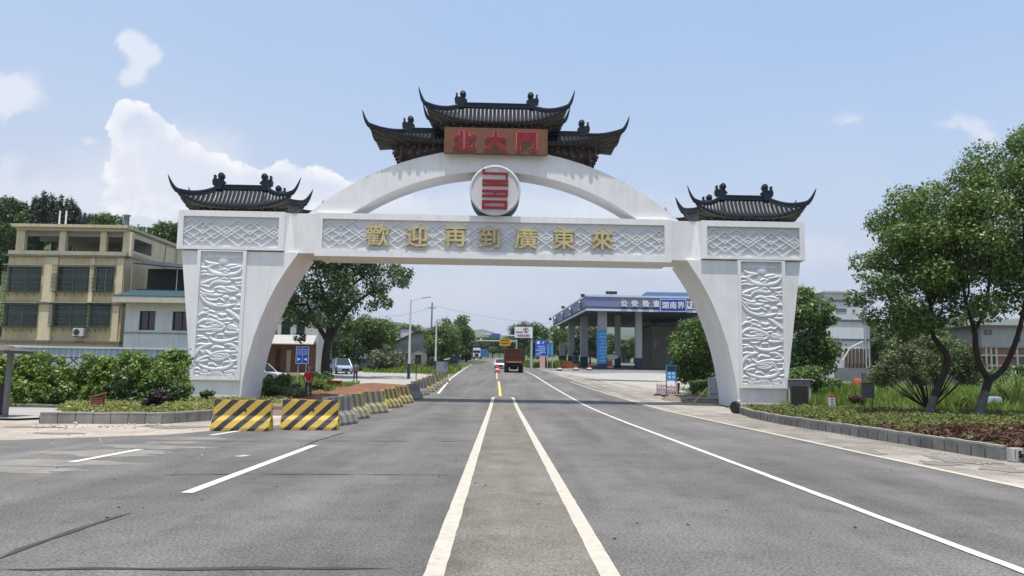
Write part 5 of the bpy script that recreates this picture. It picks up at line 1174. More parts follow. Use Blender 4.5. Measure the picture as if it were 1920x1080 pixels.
M_byel = mat('yellow barrier end', (.60,.43,.05), .8, .15, 5, streak=.3); M_hole = mat('dark hole', (.02,.015,.012), .8, .1, 5); M_bgrey = mat('grey barrier concrete', (.29,.28,.25), .9, .15, 4, streak=.4, bump=.2)
def barrier(label, L_, loc, rz, face, endm, group):
    t = thing('jersey_barrier', label, 'barrier', loc, rz, group)
    pr = [(-.29,0),(.29,0),(.29,.08),(.22,.27),(.10,.38),(.075,.79),(-.075,.79),(-.10,.38),(-.22,.27),(-.29,.08)]
    mb = MB(); mb.prism([(y,z) for y,z in pr],-L_/2+.004,L_/2-.004,'x'); b_ = mb.build('body', face, t, bevel=.012)
    for s in (-1,1):
        mb = MB(); mb.prism([(y*.985,z*.992+.004) for y,z in pr], s*L_/2-.004*s, s*(L_/2+.004),'x'); mb.build('end_face', endm, b_)
        for z in (.25,.56):
            mb = MB(); mb.lathe([(.035,0),(.035,.012),(.01,.013)] if s > 0 else [(.01,-.013),(.035,-.012),(.035,0)],10,(s*(L_/2+.003),0,z),'x'); mb.build('lifting_hole', M_hole, b_)
    mb = MB(); mb.lathe([(.03,-.02),(.03,.02)],10,(.08,-.082,.52),'y'); mb.build('lifting_hole', M_hole, b_); return t
GB = 'concrete barriers closing the left lane'
b1 = barrier('striped barrier standing alone at the left end of the row', 1.47, (-7.05,19.98,0), .12, M_st1, M_byel, GB)
b2_ = barrier('second striped barrier, at the corner where the row turns away', 1.50, (-5.44,20.65,0), .12, M_st1, M_byel, GB)
bx = [((646,798),.0),((672,787),.0),((707,776),.35),((741,765),.05),((761,757),.25),((783,749),0),((793,742),0),((802,737),.1),((810,732),0),((819,727),.15),((827,722),0),((834,718),0)]
labs = ['first grey barrier behind the corner barrier, turned along the road','grey barrier with yellow stripe, second along the road side','skewed barrier with an orange yellow end and two dark holes, third along the road side','bright yellow ended barrier, fourth along the road side','yellow ended barrier standing in the gate shadow, fifth along the road side','dark grey barrier, sixth along the road side','grey barrier, seventh along the road side','yellowish barrier, eighth along the road side','grey barrier, ninth along the road side','bright yellow barrier, tenth along the road side','grey barrier, eleventh along the road side','last barrier of the row, next to the grey board']
protoG = None
pp_ = [G(*q[0]) for q in bx]
for i, (q, sk) in enumerate(bx):
    c = pp_[i]; nx_ = pp_[min(i+1,len(pp_)-1)]; pv = pp_[max(i-1,0)]; dr = math.atan2(nx_.y-pv.y,nx_.x-pv.x)
    loc = (c.x-.28,c.y+.2,zg(c.y+.2)); rz = PI/2-.20-sk*.35+PI
    if i in (0,): protoG = barrier(labs[i],1.6,loc,rz,M_st2,M_bgrey,GB); c_ = protoG
    elif i == 1: protoY = barrier(labs[i],1.6,loc,rz,M_st4,M_byel,GB); c_ = protoY
    elif i == 3: protoZ = barrier(labs[i],1.6,loc,rz,M_st3,M_byel,GB); c_ = protoZ
    else: c_ = dup(protoG if i in (5,6,8,10) else protoZ if i in (4,7,9,11) else protoY, loc, rz, labs[i])
    c_['label'] = labs[i]; c_.scale = (1.12,1.05,1.06) if i < 6 else (1.6,1.1,1.1)
# shelter and information kiosk cut by the left edge
M_iron = mat('dark metal', (.05,.045,.045), .6, .2, 4); M_thatch = mat('weathered roof', (.11,.095,.09), .9, .25, 3, bump=.5)
b = G(4,785); k_ = thing('notice_shelter','roofed dark notice shelter cut by the left edge of the photo','shelter',b)
mb = MB(); zt = P(6,650,b.y).z-b.z; mb.box(.02,.14,-.06,.06,0,zt); mb.build('post', mat('grey post',(.15,.15,.15),.6,.1,3), k_)
mb = MB(); mb.box(-1.5,.01,-.04,.04,.1,zt*.42); mb.build('notice_board', mat('dark red board',(.035,.015,.018),.6,.2,3), k_)
mb = MB(); mb.box(-1.9,-1.75,-.06,.08,0,zt); mb.build('post', MATS['grey post'], k_)
mb = MB(); mb.add([(-2.4,-.7,zt-.12),(.34,-.7,zt-.12),(.34,.7,zt-.12),(-2.4,.7,zt-.12),(-2.1,0,zt+.16),(.0,0,zt+.04),(-2.4,-.7,zt-.2),(.34,-.7,zt-.2),(.34,.7,zt-.2),(-2.4,.7,zt-.2)],[(0,1,5,4),(2,3,4,5),(1,2,5),(3,0,4),(0,1,7,6),(1,2,8,7),(2,3,9,8),(3,0,6,9),(6,7,8,9)]); mb.build('roof', M_thatch, k_)
# small red sign in the left planter
b = gz(P(183,760,23.4).x,23.4); b.z = .2; s_ = thing('planter_sign','small dark red sign with a sloping top in the left planter','sign',b); k = 23.4/FP
mb = MB(); zc = P(183,750,23.4).z-.2; mb.add([(-.2,y,zc-.13) for y in (-.02,.02)]+[(.2,y,zc-.13) for y in (-.02,.02)]+[(.2,y,zc+.19) for y in (-.02,.02)]+[(-.2,y,zc+.08) for y in (-.02,.02)],[(0,2,4,6),(1,3,5,7),(0,1,3,2),(2,3,5,4),(4,5,7,6),(6,7,1,0)]); mb.build('board', mat('brick red board',(.20,.035,.02),.7,.15,6), s_)
mb = MB(); mb.obox((.0,-.01,zc+.155),(.5,.1,.025),Matrix.Rotation(-.27,3,'Y')); mb.build('cap_strip', mat('tan cap',(.35,.22,.13),.8,.1,4), s_)
mb = MB(); g = random.Random(4)
for r_ in range(3):
    for c in range(5): mb.box(-.16+c*.065,-.16+c*.065+.04,-.026,-.021,zc+.03-r_*.065,zc+.065-r_*.065)
mb.build('faint_lettering', mat('faint pink marks',(.42,.20,.16),.7,.1,5), s_)
mb = MB(); mb.box(-.03,.03,-.015,.015,-.05,zc-.13); mb.build('post', M_iron, s_)
# blue two panel sign on two poles
M_sblu = mat('sign blue', (.012,.085,.50), .4, .05, 2, spec=.5); M_swh = mat('sign white', (.75,.76,.78), .5, .04, 3); M_pole = mat('galvanised pole', (.42,.43,.44), .45, .1, 3, spec=.5)
Yb = 46.; b = gz(P(566,740,Yb).x,Yb); t = thing('blue_direction_sign','blue two panel direction sign with white arrows behind the man in red','sign',b)
q = RC(555,650,579,682,Yb); q = (q[0]-b.x,q[1]-b.x,q[2]-b.z,q[3]-b.z); mb = MB(); mb.box(q[0],q[1],0,.05,q[2],q[3]); pn = mb.build('panel', M_sblu, t)
mb = MB(); w_ = q[1]-q[0]; h_ = q[3]-q[2]; mb.box(q[0]+w_*.49,q[0]+w_*.51,-.008,-.002,q[2],q[3]); 
for e_ in ((q[0],q[0]+.02,q[2],q[3]),(q[1]-.02,q[1],q[2],q[3]),(q[0]+.02,q[1]-.02,q[2],q[2]+.02),(q[0]+.02,q[1]-.02,q[3]-.02,q[3])): mb.box(e_[0],e_[1],-.008,-.002,e_[2],e_[3])
mb.build('border', M_swh, pn)
for f in (.26,.75):
    cx_ = q[0]+w_*f; mb = MB(); s2 = 1 if f < .5 else -1; zc = q[2]+h_*.26; mb.prism([(cx_-.1*s2,zc-.1),(cx_+.1*s2,zc),(cx_-.1*s2,zc+.1)] if s2 > 0 else [(cx_-.1*s2,zc+.1),(cx_+.1*s2,zc),(cx_-.1*s2,zc-.1)],-.01,-.002,'y'); mb.build('arrow', M_swh, pn)
    mb = MB()
    for r_ in range(4):
        for c in range(3): mb.box(cx_-.13+c*.095,cx_-.13+c*.095+.06,-.009,-.002,q[3]-.2-r_*.1,q[3]-.14-r_*.1)
    mb.build('small_lettering', mat('pale blue lettering',(.35,.45,.65),.5,.1,4), pn)
for x_ in (.18,.8): mb = MB(); mb.tube([(q[0]+w_*x_,.09,-.1),(q[0]+w_*x_,.09,q[3]-.1)],.035,8); mb.build('pole', M_pole, t)
# provincial border sign 湖南界
Yh = 56.; b = gz(P(1352,720,Yh+1.2).x,Yh); t = thing('border_sign','bright blue road sign reading 湖南界 beside the right gate leg','sign',b)
q = RC(1236,559.5,1288,585.5,Yh); q = (q[0]-b.x,q[1]-b.x,q[2]-b.z,q[3]-b.z); mb = MB(); mb.box(q[0],q[1],0,.06,q[2],q[3]); pn = mb.build('panel', M_sblu, t)
mb = MB(); e = .05; f = .05
for e_ in ((q[0]+f,q[0]+f+e,q[2]+f,q[3]-f),(q[1]-f-e,q[1]-f,q[2]+f,q[3]-f),(q[0]+f+e,q[1]-f-e,q[2]+f,q[2]+f+e),(q[0]+f+e,q[1]-f-e,q[3]-f-e,q[3]-f)): mb.box(e_[0],e_[1],-.012,-.002,e_[2],e_[3])
mb.build('border', M_swh, pn)
for i, ch in enumerate('湖南界'): text(ch, .56, .03, 'sign_character', M_swh, pn, ((q[0]+q[1])/2+(i-1)*.6,-.02,(q[2]+q[3])/2), bold=.018)
mb = MB(); mb.tube([(0,.35,-.1),(0,.35,q[3]+.1)],.12,12); mb.build('mast', M_pole, t)
mb = MB()
for z in (q[2]+.3,q[3]-.3): mb.tube([(q[0]+.1,.13,z),(0,.3,z)],.05,8)
mb.build('arm', M_pole, t)
# street lamps, utility poles, wires
M_lwh = mat('white pole paint', (.62,.62,.60), .5, .06, 3); M_lblu = mat('blue pole base', (.03,.05,.16), .5, .1, 3)
def lamp(px, pyb, pyt, label, arm=True, w=.13):
    b = G(px,pyb); h = P(px,pyt,b.y).z-b.z; t = thing('street_lamp', label, 'lamp post', b)
    mb = MB(); mb.tube([(0,0,1.4),(0,0,h)],[w,w*.5],12); mb.build('pole', M_lwh, t, smooth=True)
    mb = MB(); mb.tube([(0,0,0),(0,0,1.42)],[w*1.12,w*1.08],12); mb.build('pole_base', M_lblu, t)
    mb = MB(); mb.tube([(0,0,h-.1),(.5,0,h+.0),(1.1,0,h+.12)],[.05,.045,.04],8); mb.build('arm', M_lwh, t)
    mb = MB(); mb.obox((1.5,0,h+.2),(.95,.3,.09),Matrix.Rotation(-.16,3,'Y')); mb.build('lamp_head', mat('lamp casing',(.55,.57,.6),.4,.05,3), t, bevel=.03); return t
lamp(766,710,561,'tall white street lamp with blue base on the left forecourt')
def lamp2(px, pyb, pyt, label):
    b = G(px,pyb); h = P(px,pyt,b.y).z-b.z; t = thing('street_lamp', label, 'lamp post', b)
    mb = MB(); mb.tube([(0,0,1.4),(0,0,h)],[.13,.08],10); mb.build('pole', M_lwh, t, smooth=True); mb = MB(); mb.tube([(0,0,0),(0,0,1.42)],[.15,.145],10); mb.build('pole_base', M_lblu, t)
    mb = MB(); mb.obox((.25,0,h+.05),(.6,.25,.1),Matrix.Rotation(-.2,3,'Y')); mb.build('lamp_head', MATS['lamp casing'], t)
lamp2(816,699,600,'second street lamp in front of the light green roadside tree'); lamp2(863,681,655,'third street lamp, small in the distance on the left'); 
b = gz(P(807,690,112).x,112); t = thing('utility_pole','tall grey concrete utility pole in front of the roadside trees','pole',b); h = P(808,567,112).z-b.z
mb = MB(); mb.tube([(0,0,-.2),(0,0,h)],[.17,.1],10); mb.build('pole_shaft', mat('concrete pole',(.20,.20,.20),.85,.1,3), t); mb = MB(); mb.box(-.6,.6,-.05,.05,h-.9,h-.8); mb.build('crossarm', M_iron, t)
def wire(px0, py0, Y0, px1, py1, Y1, sag, label):
    a, b_ = P(px0,py0,Y0), P(px1,py1,Y1); mb = MB(); mb.tube([a.lerp(b_,i/14)-Vector((0,0,sag*4*(i/14)*(1-i/14))) for i in range(15)],.016,4); tag(mb.build('overhead_wire', M_iron), label, 'wire')
wire(808,572,112,1085,604,190,1.2,'upper overhead wire running right from the concrete pole'); wire(808,576,112,712,592,118,.5,'overhead wire running left from the concrete pole behind the shade tree')
# grey board by the end of the barrier row
b = gz(P(828,712,73).x,73); t = thing('road_board','plain grey board on two legs at the end of the barrier row','sign',b); r_ = RC(818,678,840,697,73)
mb = MB(); mb.box(r_[0]-b.x,r_[1]-b.x,0,.06,r_[2]-b.z,r_[3]-b.z); mb.build('panel', mat('blue grey sheet',(.20,.23,.27),.6,.1,2), t)
for x_ in (r_[0]-b.x+.05,r_[1]-b.x-.05): mb = MB(); mb.tube([(x_,.09,0),(x_,.09,r_[3]-b.z+.15)],.035,6); mb.build('leg', M_iron, t)
mb = MB(); mb.obox(((r_[1]-b.x)-.1,-.02,r_[3]-b.z+.25),(.55,.25,.1),Matrix.Rotation(-.25,3,'Y')); mb.build('top_light', M_lwh, t)
t = thing('sign_post','bare thin grey post on the left forecourt right of the lamp','post',G(780,711)); mb = MB(); mb.tube([(0,0,0),(0,0,1.9)],.05,6); mb.build('shaft', M_iron, t); mb = MB(); mb.box(-.3,.3,-.02,.02,1.75,1.9); mb.build('crossbar', M_iron, t)
# distant gantries
def gantry(label, Y, pxp, pyb, pyt, pxend, kind):
    b = gz(P(pxp,pyb,Y).x,Y); t = thing('road_gantry', label, 'road sign', b); h = P(pxp,pyt,Y).z-b.z; xe = P(pxend,pyt,Y).x-b.x
    mb = MB(); mb.tube([(0,0,0),(0,0,h+.3)],[.2,.14],10); mb.build('mast', M_pole, t); mb = MB(); mb.tube([(0,0,h),(xe,0,h)],[.13,.09],8); mb.build('arm', M_pole, t); return t, b
def panel(t, b, Y, r, m, name='panel', dy=-.2): q = RC(*r,Y); mb = MB(); mb.box(q[0]-b.x,q[1]-b.x,dy,dy+.08,q[2]-b.z,q[3]-b.z); return mb.build(name, m, t), (q[0]-b.x,q[1]-b.x,q[2]-b.z,q[3]-b.z)
Yg = 108.; t, b = gantry('white prohibition sign board on a gantry arm right of the road',Yg,996,690,630,944,0); pn, q = panel(t,b,Yg,(965,613,998.5,633.5),M_swh)
mb = MB(); cx_, cz_ = q[0]+(q[1]-q[0])*.62, q[2]+(q[3]-q[2])*.68
vs = []; n = 28
for rr in (.40,.30):
    for j in range(n): a = 2*PI*j/n; vs.append((cx_+rr*math.cos(a),-.215,cz_+rr*math.sin(a)))
mb.add(vs,[(j,(j+1)%n,(j+1)%n+n,j+n) for j in range(n)]); mb.obox((cx_,-.219,cz_),(.66,.008,.07),Matrix.Rotation(PI/4,3,'Y')); mb.build('prohibition_ring', mat('sign red',(.45,.02,.03),.5,.05,3), pn)
mb = MB(); mb.box(cx_-.09,cx_+.1,-.212,-.204,cz_-.18,cz_+.18); mb.build('truck_symbol', mat('black lettering',(.02,.02,.02),.5,.1,3), pn)
text('0:30-6:00', .46, .01, 'sign_text', MATS['black lettering'], pn, ((q[0]+q[1])/2,-.212,q[2]+.32), bold=.01)
mb = MB(); 
for c in range(4): mb.box(q[0]+.2+c*.24,q[0]+.37+c*.24,-.212,-.203,q[2]+.68,q[2]+.9)
mb.build('small_lettering', MATS['black lettering'], pn)
Yg = 135.; t, b = gantry('yellow sign board on a long gantry arm above the road',Yg,968,688,640,892,0); panel(t,b,Yg,(936.5,635.5,957,648.5),mat('sign yellow',(.62,.34,.02),.5,.05,3))
pn = t.children[-1]; mb = MB(); q = RC(939,638,954,646,Yg)
for r_ in range(2): mb.box(q[0]-b.x,q[1]-b.x,-.215,-.205,q[2]-b.z+.1+r_*.5,q[2]-b.z+.3+r_*.5)
mb.build('small_lettering', mat('brown lettering',(.20,.10,.02),.6,.1,3), pn)
c = P(902,638,Yg)-b; mb = MB(); mb.prism([(c.x-.35,c.z-.1),(c.x+.35,c.z-.1),(c.x,c.z+.45)],-.1,.1,'y'); mb.build('camera_housing', M_swh, t)
Yg = 210.; t, b = gantry('far blue gantry sign high over the road',Yg,952,682,629,900,0); panel(t,b,Yg,(921,625.5,938,632.5),mat('pale sign blue',(.07,.12,.42),.5,.05,3)); 
for px in (905,912,917): c = P(px,627,Yg)-b; mb = MB(); mb.box(c.x-.35,c.x+.35,-.3,.1,c.z,c.z+.4); mb.build('traffic_camera', M_swh, t)
# blue info boards by the checkpoint
Yi = 118.; b = gz(P(1014,688,Yi).x,Yi); t = thing('information_sign','tall blue information sign on a pink concrete stand near the checkpoint','sign',b)
pn, q = panel(t,b,Yi,(1003.5,637,1024,667),M_sblu); mb = MB(); r_ = RC(1012,668,1022,688,Yi); mb.box(r_[0]-b.x,r_[1]-b.x,-.2,.2,0,r_[3]-b.z); mb.build('stand', mat('pink painted stand',(.60,.36,.34),.7,.08,3), t)
mb = MB(); mb.box(q[0],q[1],-.12,-.04,q[2]-.1,q[2]-.002); mb.build('lower_rail', M_swh, pn)
mb = MB(); W_ = q[1]-q[0]; H_ = q[3]-q[2]; mb.box(q[0]+W_*.15,q[0]+W_*.42,-.215,-.202,q[3]-H_*.27,q[3]-H_*.1); mb.build('truck_symbol', M_swh, pn)
mb = MB(); mb.obox((q[0]+W_*.72,-.21,q[3]-H_*.18),(.5,.012,.13),Matrix.Rotation(-.8,3,'Y')); mb.build('arrow', M_swh, pn)
for r_, (a0,a1) in enumerate(((.2,.85),(.3,.95),(.05,.9),(.3,.95),(.05,.55))): mb = MB(); z = q[3]-H_*(.42+.12*r_); mb.box(q[0]+W_*a0,q[0]+W_*a1,-.212,-.202,z-.06,z+.06); mb.build('lettering_row', mat('soft sign lettering',(.5,.58,.75),.6,.05,4), pn)
b = gz(P(1031,688,Yi+4).x,Yi+4); t = thing('information_sign','lighter blue double board right of the tall blue information sign','sign',b); pn, q = panel(t,b,Yi+4,(1025.5,646,1037,666),mat('light blue board',(.10,.30,.55),.5,.1,3)); mb = MB(); mb.box((q[0]+q[1])/2-.1,(q[0]+q[1])/2+.1,-.215,-.202,q[2],q[3]); mb.build('divider', M_sblu, pn)
for x_ in (q[0]+.1,q[1]-.1): mb = MB(); mb.tube([(x_,0,0),(x_,0,q[3])],.06,6); mb.build('leg', M_pole, t)
# red water barriers, cones
M_plr = mat('red plastic', (.50,.035,.04), .45, .1, 3, spec=.5); M_plp = mat('faded pink plastic', (.66,.42,.40), .6, .08, 3); M_wht = mat('white plastic', (.72,.71,.69), .5, .05, 3)
def cone(name, label, px, py, h, r, group=None, m=None):
    b = G(px,py); t = thing(name, label, 'traffic cone', b, 0, group)
    mb = MB(); mb.box(-r*1.25,r*1.25,-r*1.25,r*1.25,0,.05); mb.build('base', M_plr, t); mb = MB(); mb.lathe([(r,.05),(r*.3,h)],16); cb = mb.build('cone_body', m or M_plr, t, smooth=True)
    mb = MB(); mb.lathe([(r*.76,h*.37),(r*.55,h*.62)],16); mb.lathe([(r*.45,h*.74),(r*.37,h*.86)],16); 
    o = mb.build('white_band', M_wht, cb, smooth=True); o.scale = (1.03,1.03,1); return t
cone('traffic_cone','red traffic cone at the start of the yellow centre line',932.5,699,1.05,.34)
def drum(label, px, py, s):
    b = G(px,py); t = thing('crash_drum', label, 'barrier', b, 0, 'red and white plastic markers on the forecourt')
    mb = MB(); mb.box(-.8*s,.8*s,-.5*s,.5*s,0,.35*s); mb.build('base', M_plr, t, bevel=.1*s); mb = MB(); mb.lathe([(.62*s,.36*s),(.55*s,.62*s)],18); mb.build('band', M_wht, t); mb = MB(); mb.lathe([(.48*s,.63*s),(.42*s,1.0*s)],18); mb.build('cap', M_plr, t)
drum('red and white plastic marker left of the blue bannered column, leftmost of three',1049,695,.6); drum('red plastic marker in the middle of the three on the forecourt',1080,694.5,.6); drum('red plastic marker in front of the blue bannered column, rightmost of three',1105,694.5,.6)
def wbar(label, px0, px1, py, h=.95):
    a, b_ = G(px0,py), G(px1,py); t = thing('water_barrier', label, 'barrier', (a+b_)/2, math.atan2(b_.y-a.y,b_.x-a.x), 'red plastic barriers by the checkpoint entrance'); L_ = (b_-a).length
    mb = MB(); n = max(2,int(L_/1.4)); mb.box(-L_/2,L_/2,-.25,.25,0,.3); mb.build('foot', M_plr, t)
    for i in range(n+1): mb = MB(); x = -L_/2+L_*i/n; mb.box(x-.1 if i else x,x+.1 if i < n else x,-.1,.1,.301,h); mb.build('upright', M_plr, t)
    mb = MB(); mb.box(-L_/2,L_/2,-.08,.08,h+.002,h+.14); mb.box(-L_/2,L_/2,-.06,.06,.55,.65); mb.build('rail', M_plp if 'pink' in label else M_plr, t)
wbar('long red plastic barrier in front of the leftmost canopy columns',1052,1073,690); wbar('red plastic barrier at the foot of the pink sign stand',1007,1027,688.5,.6); wbar('short pink topped plastic barrier right of the pink stand',1027,1037,688,.7)
b = G(1129,691); t = thing('warning_board','small cream board with a red figure mark leaning at the bannered column','sign',b); mb = MB(); mb.box(-.75,.75,-.05,.05,.1,1.45); mb.build('board', mat('cream board',(.66,.56,.38),.6,.06,3), t, bevel=.03); mb = MB(); mb.prism([(-.3,.4),(.3,.4),(0,1.1)],-.07,-.055,'y'); mb.build('mark', mat('orange mark',(.6,.22,.05),.6,.1,3), t); mb = MB(); mb.box(-.7,-.6,.05,.4,0,.1); mb.box(.6,.7,.05,.4,0,.1); mb.build('foot', M_iron, t)
b = G(1142,691); t = thing('guard_desk','white hooded guard desk with an orange front beside the canopy column','kiosk',b); mb = MB(); mb.box(-.75,.6,-.4,.6,.1,1.6); mb.build('desk_body', M_wht, t); mb = MB(); mb.box(-.6,.45,-.42,-.402,.35,1.35); mb.build('front_panel', mat('orange red panel',(.62,.10,.03),.5,.08,3), t)
mb = MB(); mb.lathe([(1.,-.7),(1.,.9)],16,(0.35,0,1.75),'y'); o = mb.build('hood', M_wht, t); o.scale = (1.1,1,.42); o.location = (0,0,1.25)
# blue poster stand and pink barriers by the right gate leg
Ys = 47.5; b = gz(P(1259,726,Ys).x,Ys); t = thing('poster_stand','blue framed poster stand behind the pale red and white barriers','sign',b); pn, q = panel(t,b,Ys,(1249.5,685,1267.5,714),mat('poster blue',(.07,.33,.62),.5,.06,3),dy=0)
mb = MB(); H_ = q[3]-q[2]; W_ = q[1]-q[0]; mb.box(q[0]+.05,q[1]-.02,-.012,-.002,q[3]-H_*.38,q[3]-.03); mb.build('dark_picture', mat('poster navy',(.015,.04,.09),.5,.4,9), pn)
mb = MB()
for i in (0,1):
    for j in (0,1): mb.box(q[0]+W_*(.2+.42*i),q[0]+W_*(.42+.42*i),-.012,-.002,q[2]+H_*(.16+.24*j),q[2]+H_*(.31+.24*j))
mb.build('white_squares', mat('poster white',(.55,.72,.85),.6,.1,6), pn)
for x_ in (q[0],q[1]): mb = MB(); mb.tube([(x_,.05,0),(x_,.05,q[3]+.05)],.03,6); mb.build('leg', mat('blue leg',(.03,.15,.35),.5,.1,3), t)
def fence_b(label, px0, py0, px1, py1, seed):
    a, b_ = G(px0,py0), G(px1,py1); L_ = (b_-a).length; t = thing('plastic_barrier', label, 'barrier', (a+b_)/2, math.atan2(b_.y-a.y,b_.x-a.x), 'pale red and white barriers by the right gate leg'); n = 4; h = .82
    for i in range(n+1): mb = MB(); x = -L_/2+L_*i/n; mb.box(x-.05,x+.05,-.03,.03,.12,h-.06*(i%2)); mb.build('upright', M_plp, t)
    mb = MB()
    for z in (.2,.45,.68): mb.box(-L_/2,L_/2,-.022,.022,z-.055,z+.055)
    mb.build('rail', mat('pale pink plastic',(.72,.56,.52),.6,.08,3), t)
    mb = MB(); mb.box(-L_/2+.1,-L_/2+.25,-.25,.25,0,.12); mb.box(L_/2-.25,L_/2-.1,-.25,.25,0,.12); mb.build('foot', M_iron, t)
    mb = MB(); 
    for i in range(n): x = -L_/2+L_*(i+.5)/n; mb.box(x-.05,x+.05,-.03,-.023,.28,.42)
    mb.build('red_reflector', mat('dark red reflector',(.25,.02,.02),.4,.1,3), t)
fence_b('pale red and white barrier on the left of the pair',1232,741,1249,745,1); fence_b('pale red and white barrier on the right of the pair, under the poster stand',1250,745,1269,748,2)
# bollards, props, rubble near the right leg
M_post = mat('old concrete post', (.28,.27,.22), .9, .15, 5, streak=.3)
for i, (px, py, h, lab) in enumerate(((1301,735,.95,'taller square concrete post right of the poster stand'),(1294,742,.62,'short square concrete post right of the poster stand'),(1270,744,.9,'leaning wooden stump beside the pale barriers'))):
    b = G(px,py); mb = MB(); mb.prism([(-.075,0),(.075,0),(.07,h),(-.07,h)],-.075,.075,'y'); o = mb.build('short_post', M_post if i < 2 else M_bark, bevel=.012); o.location = b; tag(o, lab, 'post'); o.rotation_euler = (0,.0 if i < 2 else .12,.3)
for i in range(5):
    a = G(1262+i*3,744+i*.4); 
b = G(1300,752); mb = MB(); g = random.Random(6)
nu = 16
pts = [((i/15-.5)*3.4,(j/15-.5)*2.6, max(0,(1-((i/15-.5)*2)**2)*(1-((j/15-.5)*2)**2))**.7*.42+g.uniform(-.05,.05)) for i in range(16) for j in range(16)]
mb.grid(pts,16,16); o = mb.build('rubble_heap', mat('rubble',(.20,.16,.115),.95,.45,5,bump=.8,bscale=20)); o.location = (b.x,b.y+1.,b.z-.04); tag(o,'low heap of earth and rubble between the barriers and the right gate leg','rubble')
g = random.Random(12)
for i in range(9):
    c = G(g.uniform(1278,1330),g.uniform(742,758)); mb = MB(); r = g.uniform(.08,.19); mb.lathe([(r*.5,-.05),(r,r*.3),(r*.8,r*.7),(r*.2,r)],6); o = mb.build('rock', mat('rock',(.27,.23,.18),.9,.2,6,bump=.5)); o.location = c+Vector((0,0,.15)); o.scale = (1,g.uniform(.6,1.3),g.uniform(.6,1)); o.rotation_euler = (0,0,g.uniform(0,6)); tag(o,'rough stone lying on the rubble heap','rock','stones on the rubble heap')
a, b_ = G(1299,757), P(1326,727,G(1299,757).y+.3); mb = MB(); d = b_-a; mb.tube([(0,0,0),tuple(d)],.045,4); o = mb.build('wooden_prop', mat('raw timber',(.50,.40,.20),.8,.1,4)); o.location = a; tag(o,'pale yellow timber leaning by the right gate leg','timber')
Yp = 43.5; b = gz(P(1337,750,Yp).x,Yp); t = thing('poster_board','grey weathered poster board half hidden behind the right gate leg','sign',b); pn, q = panel(t,b,Yp,(1329,709,1352,750),mat('weathered poster',(.42,.43,.42),.7,.12,4,streak=.3),dy=0)
mb = MB()
for i in range(3): mb.box(q[0]+.1+i*.13,q[0]+.2+i*.13,-.01,-.002,q[2]+.28,q[2]+.4)
mb.build('red_marks', mat('faint red marks',(.45,.15,.13),.7,.1,4), pn); mb = MB(); mb.box(q[0]-.03,q[0],-.02,.06,0,q[3]+.03); mb.box(q[0],q[1],-.02,.06,q[3]+.001,q[3]+.04); mb.build('frame', M_fas2, pn)
Yp = 42.6; b = gz(P(1330,757,Yp).x,Yp); mb = MB(); mb.box(-1.2,1.0,-.25,1.2,-.1,.22); mb.box(-1.25,1.0,-.3,1.2,.221,.26); o = mb.build('concrete_step', M_post); o.location = b; tag(o,'low concrete step against the inner side of the right gate leg','step')
# tyre, bricks and pipe stub at the start of the right kerb
b = G(1379,775); mb = MB(); mb.lathe([(.16,-.07),(.24,-.07),(.28,-.03),(.28,.03),(.24,.07),(.16,.07),(.14,0)],20,(0,0,0),'y'); o = mb.build('worn_tyre', mat('rubber',(.02,.02,.022),.7,.2,6)); o.location = (b.x,b.y,.26); o.rotation_euler = (0,.1,-1.0); tag(o,'dark worn tyre at the end of the right kerb','tyre')
for i,(px,py,rz) in enumerate(((1396,767,.1),(1408,768,.25),(1400,763,-.2))):
    b = G(px,py); mb = MB(); mb.box(-.32,.32,-.1,.1,0,.12); o = mb.build('stacked_brick', mat('rusty brick',(.20,.09,.06),.9,.3,5), bevel=.01); o.location = (b.x,b.y,.02+.12*(i == 2)); o.rotation_euler = (0,0,rz); tag(o,('reddish brick block beside the worn tyre','reddish brick block, farthest from the worn tyre','reddish brick block lying on top of the other two')[i],'brick')
b = G(1386,770); t = thing('pipe_stub','short white pipe stub with cap beside the worn tyre','pipe',b); mb = MB(); mb.tube([(0,0,0),(0,0,.42)],.065,12); mb.build('pipe', M_wht, t); mb = MB(); mb.lathe([(.085,.42),(.085,.48),(.03,.5)],12); mb.build('cap', M_wht, t)
# black stone tablet and grey frame behind
b = G(1499,775); k = b.y/FP; t = thing('stone_tablet','black stone tablet standing beside the right gate leg','tablet',b); r_ = RC(1484,724,1514,775,b.y); h = r_[3]-r_[2]
mb = MB(); mb.box(r_[0]-b.x,r_[1]-b.x,-.08,.08,.1,h); mb.build('slab', mat('black granite',(.022,.017,.017),.45,.4,12,spec=.5), t, bevel=.015); mb = MB(); mb.box(r_[0]-b.x-.35,r_[1]-b.x+.15,-.35,.25,-.03,.1); mb.build('plinth', M_post, t); 
mb = MB(); g = random.Random(2)
for r2 in range(8):
    z = h-.15-r2*.13; mb.box(r_[0]-b.x+.08,r_[1]-b.x-.08-g.uniform(0,.15),-.086,-.081,z-.018,z+.018)
mb.build('engraved_rows', mat('dull engraving',(.05,.038,.035),.6,.2,6), t)
Yt = b.y+4; b = gz(P(1499,760,Yt).x,Yt); t = thing('steel_frame','grey steel frame stand behind the black tablet','frame',b); r_ = RC(1478,712,1520,765,Yt); mb = MB(); z1 = r_[3]-b.z
mb.box(r_[0]-b.x,r_[1]-b.x,-.05,.05,z1-.42,z1); mb.build('header_panel', mat('grey panel',(.20,.20,.21),.6,.15,3,streak=.2), t)
for x_ in (r_[0]-b.x+.04,r_[1]-b.x-.04): mb = MB(); mb.box(x_-.04,x_+.04,-.04,.04,0,z1-.421); mb.build('leg', M_pole, t)
mb = MB(); mb.box(r_[0]-b.x-.08,r_[1]-b.x+.08,-.12,.12,z1+.002,z1+.04); mb.build('cap_strip', M_fas2, t)
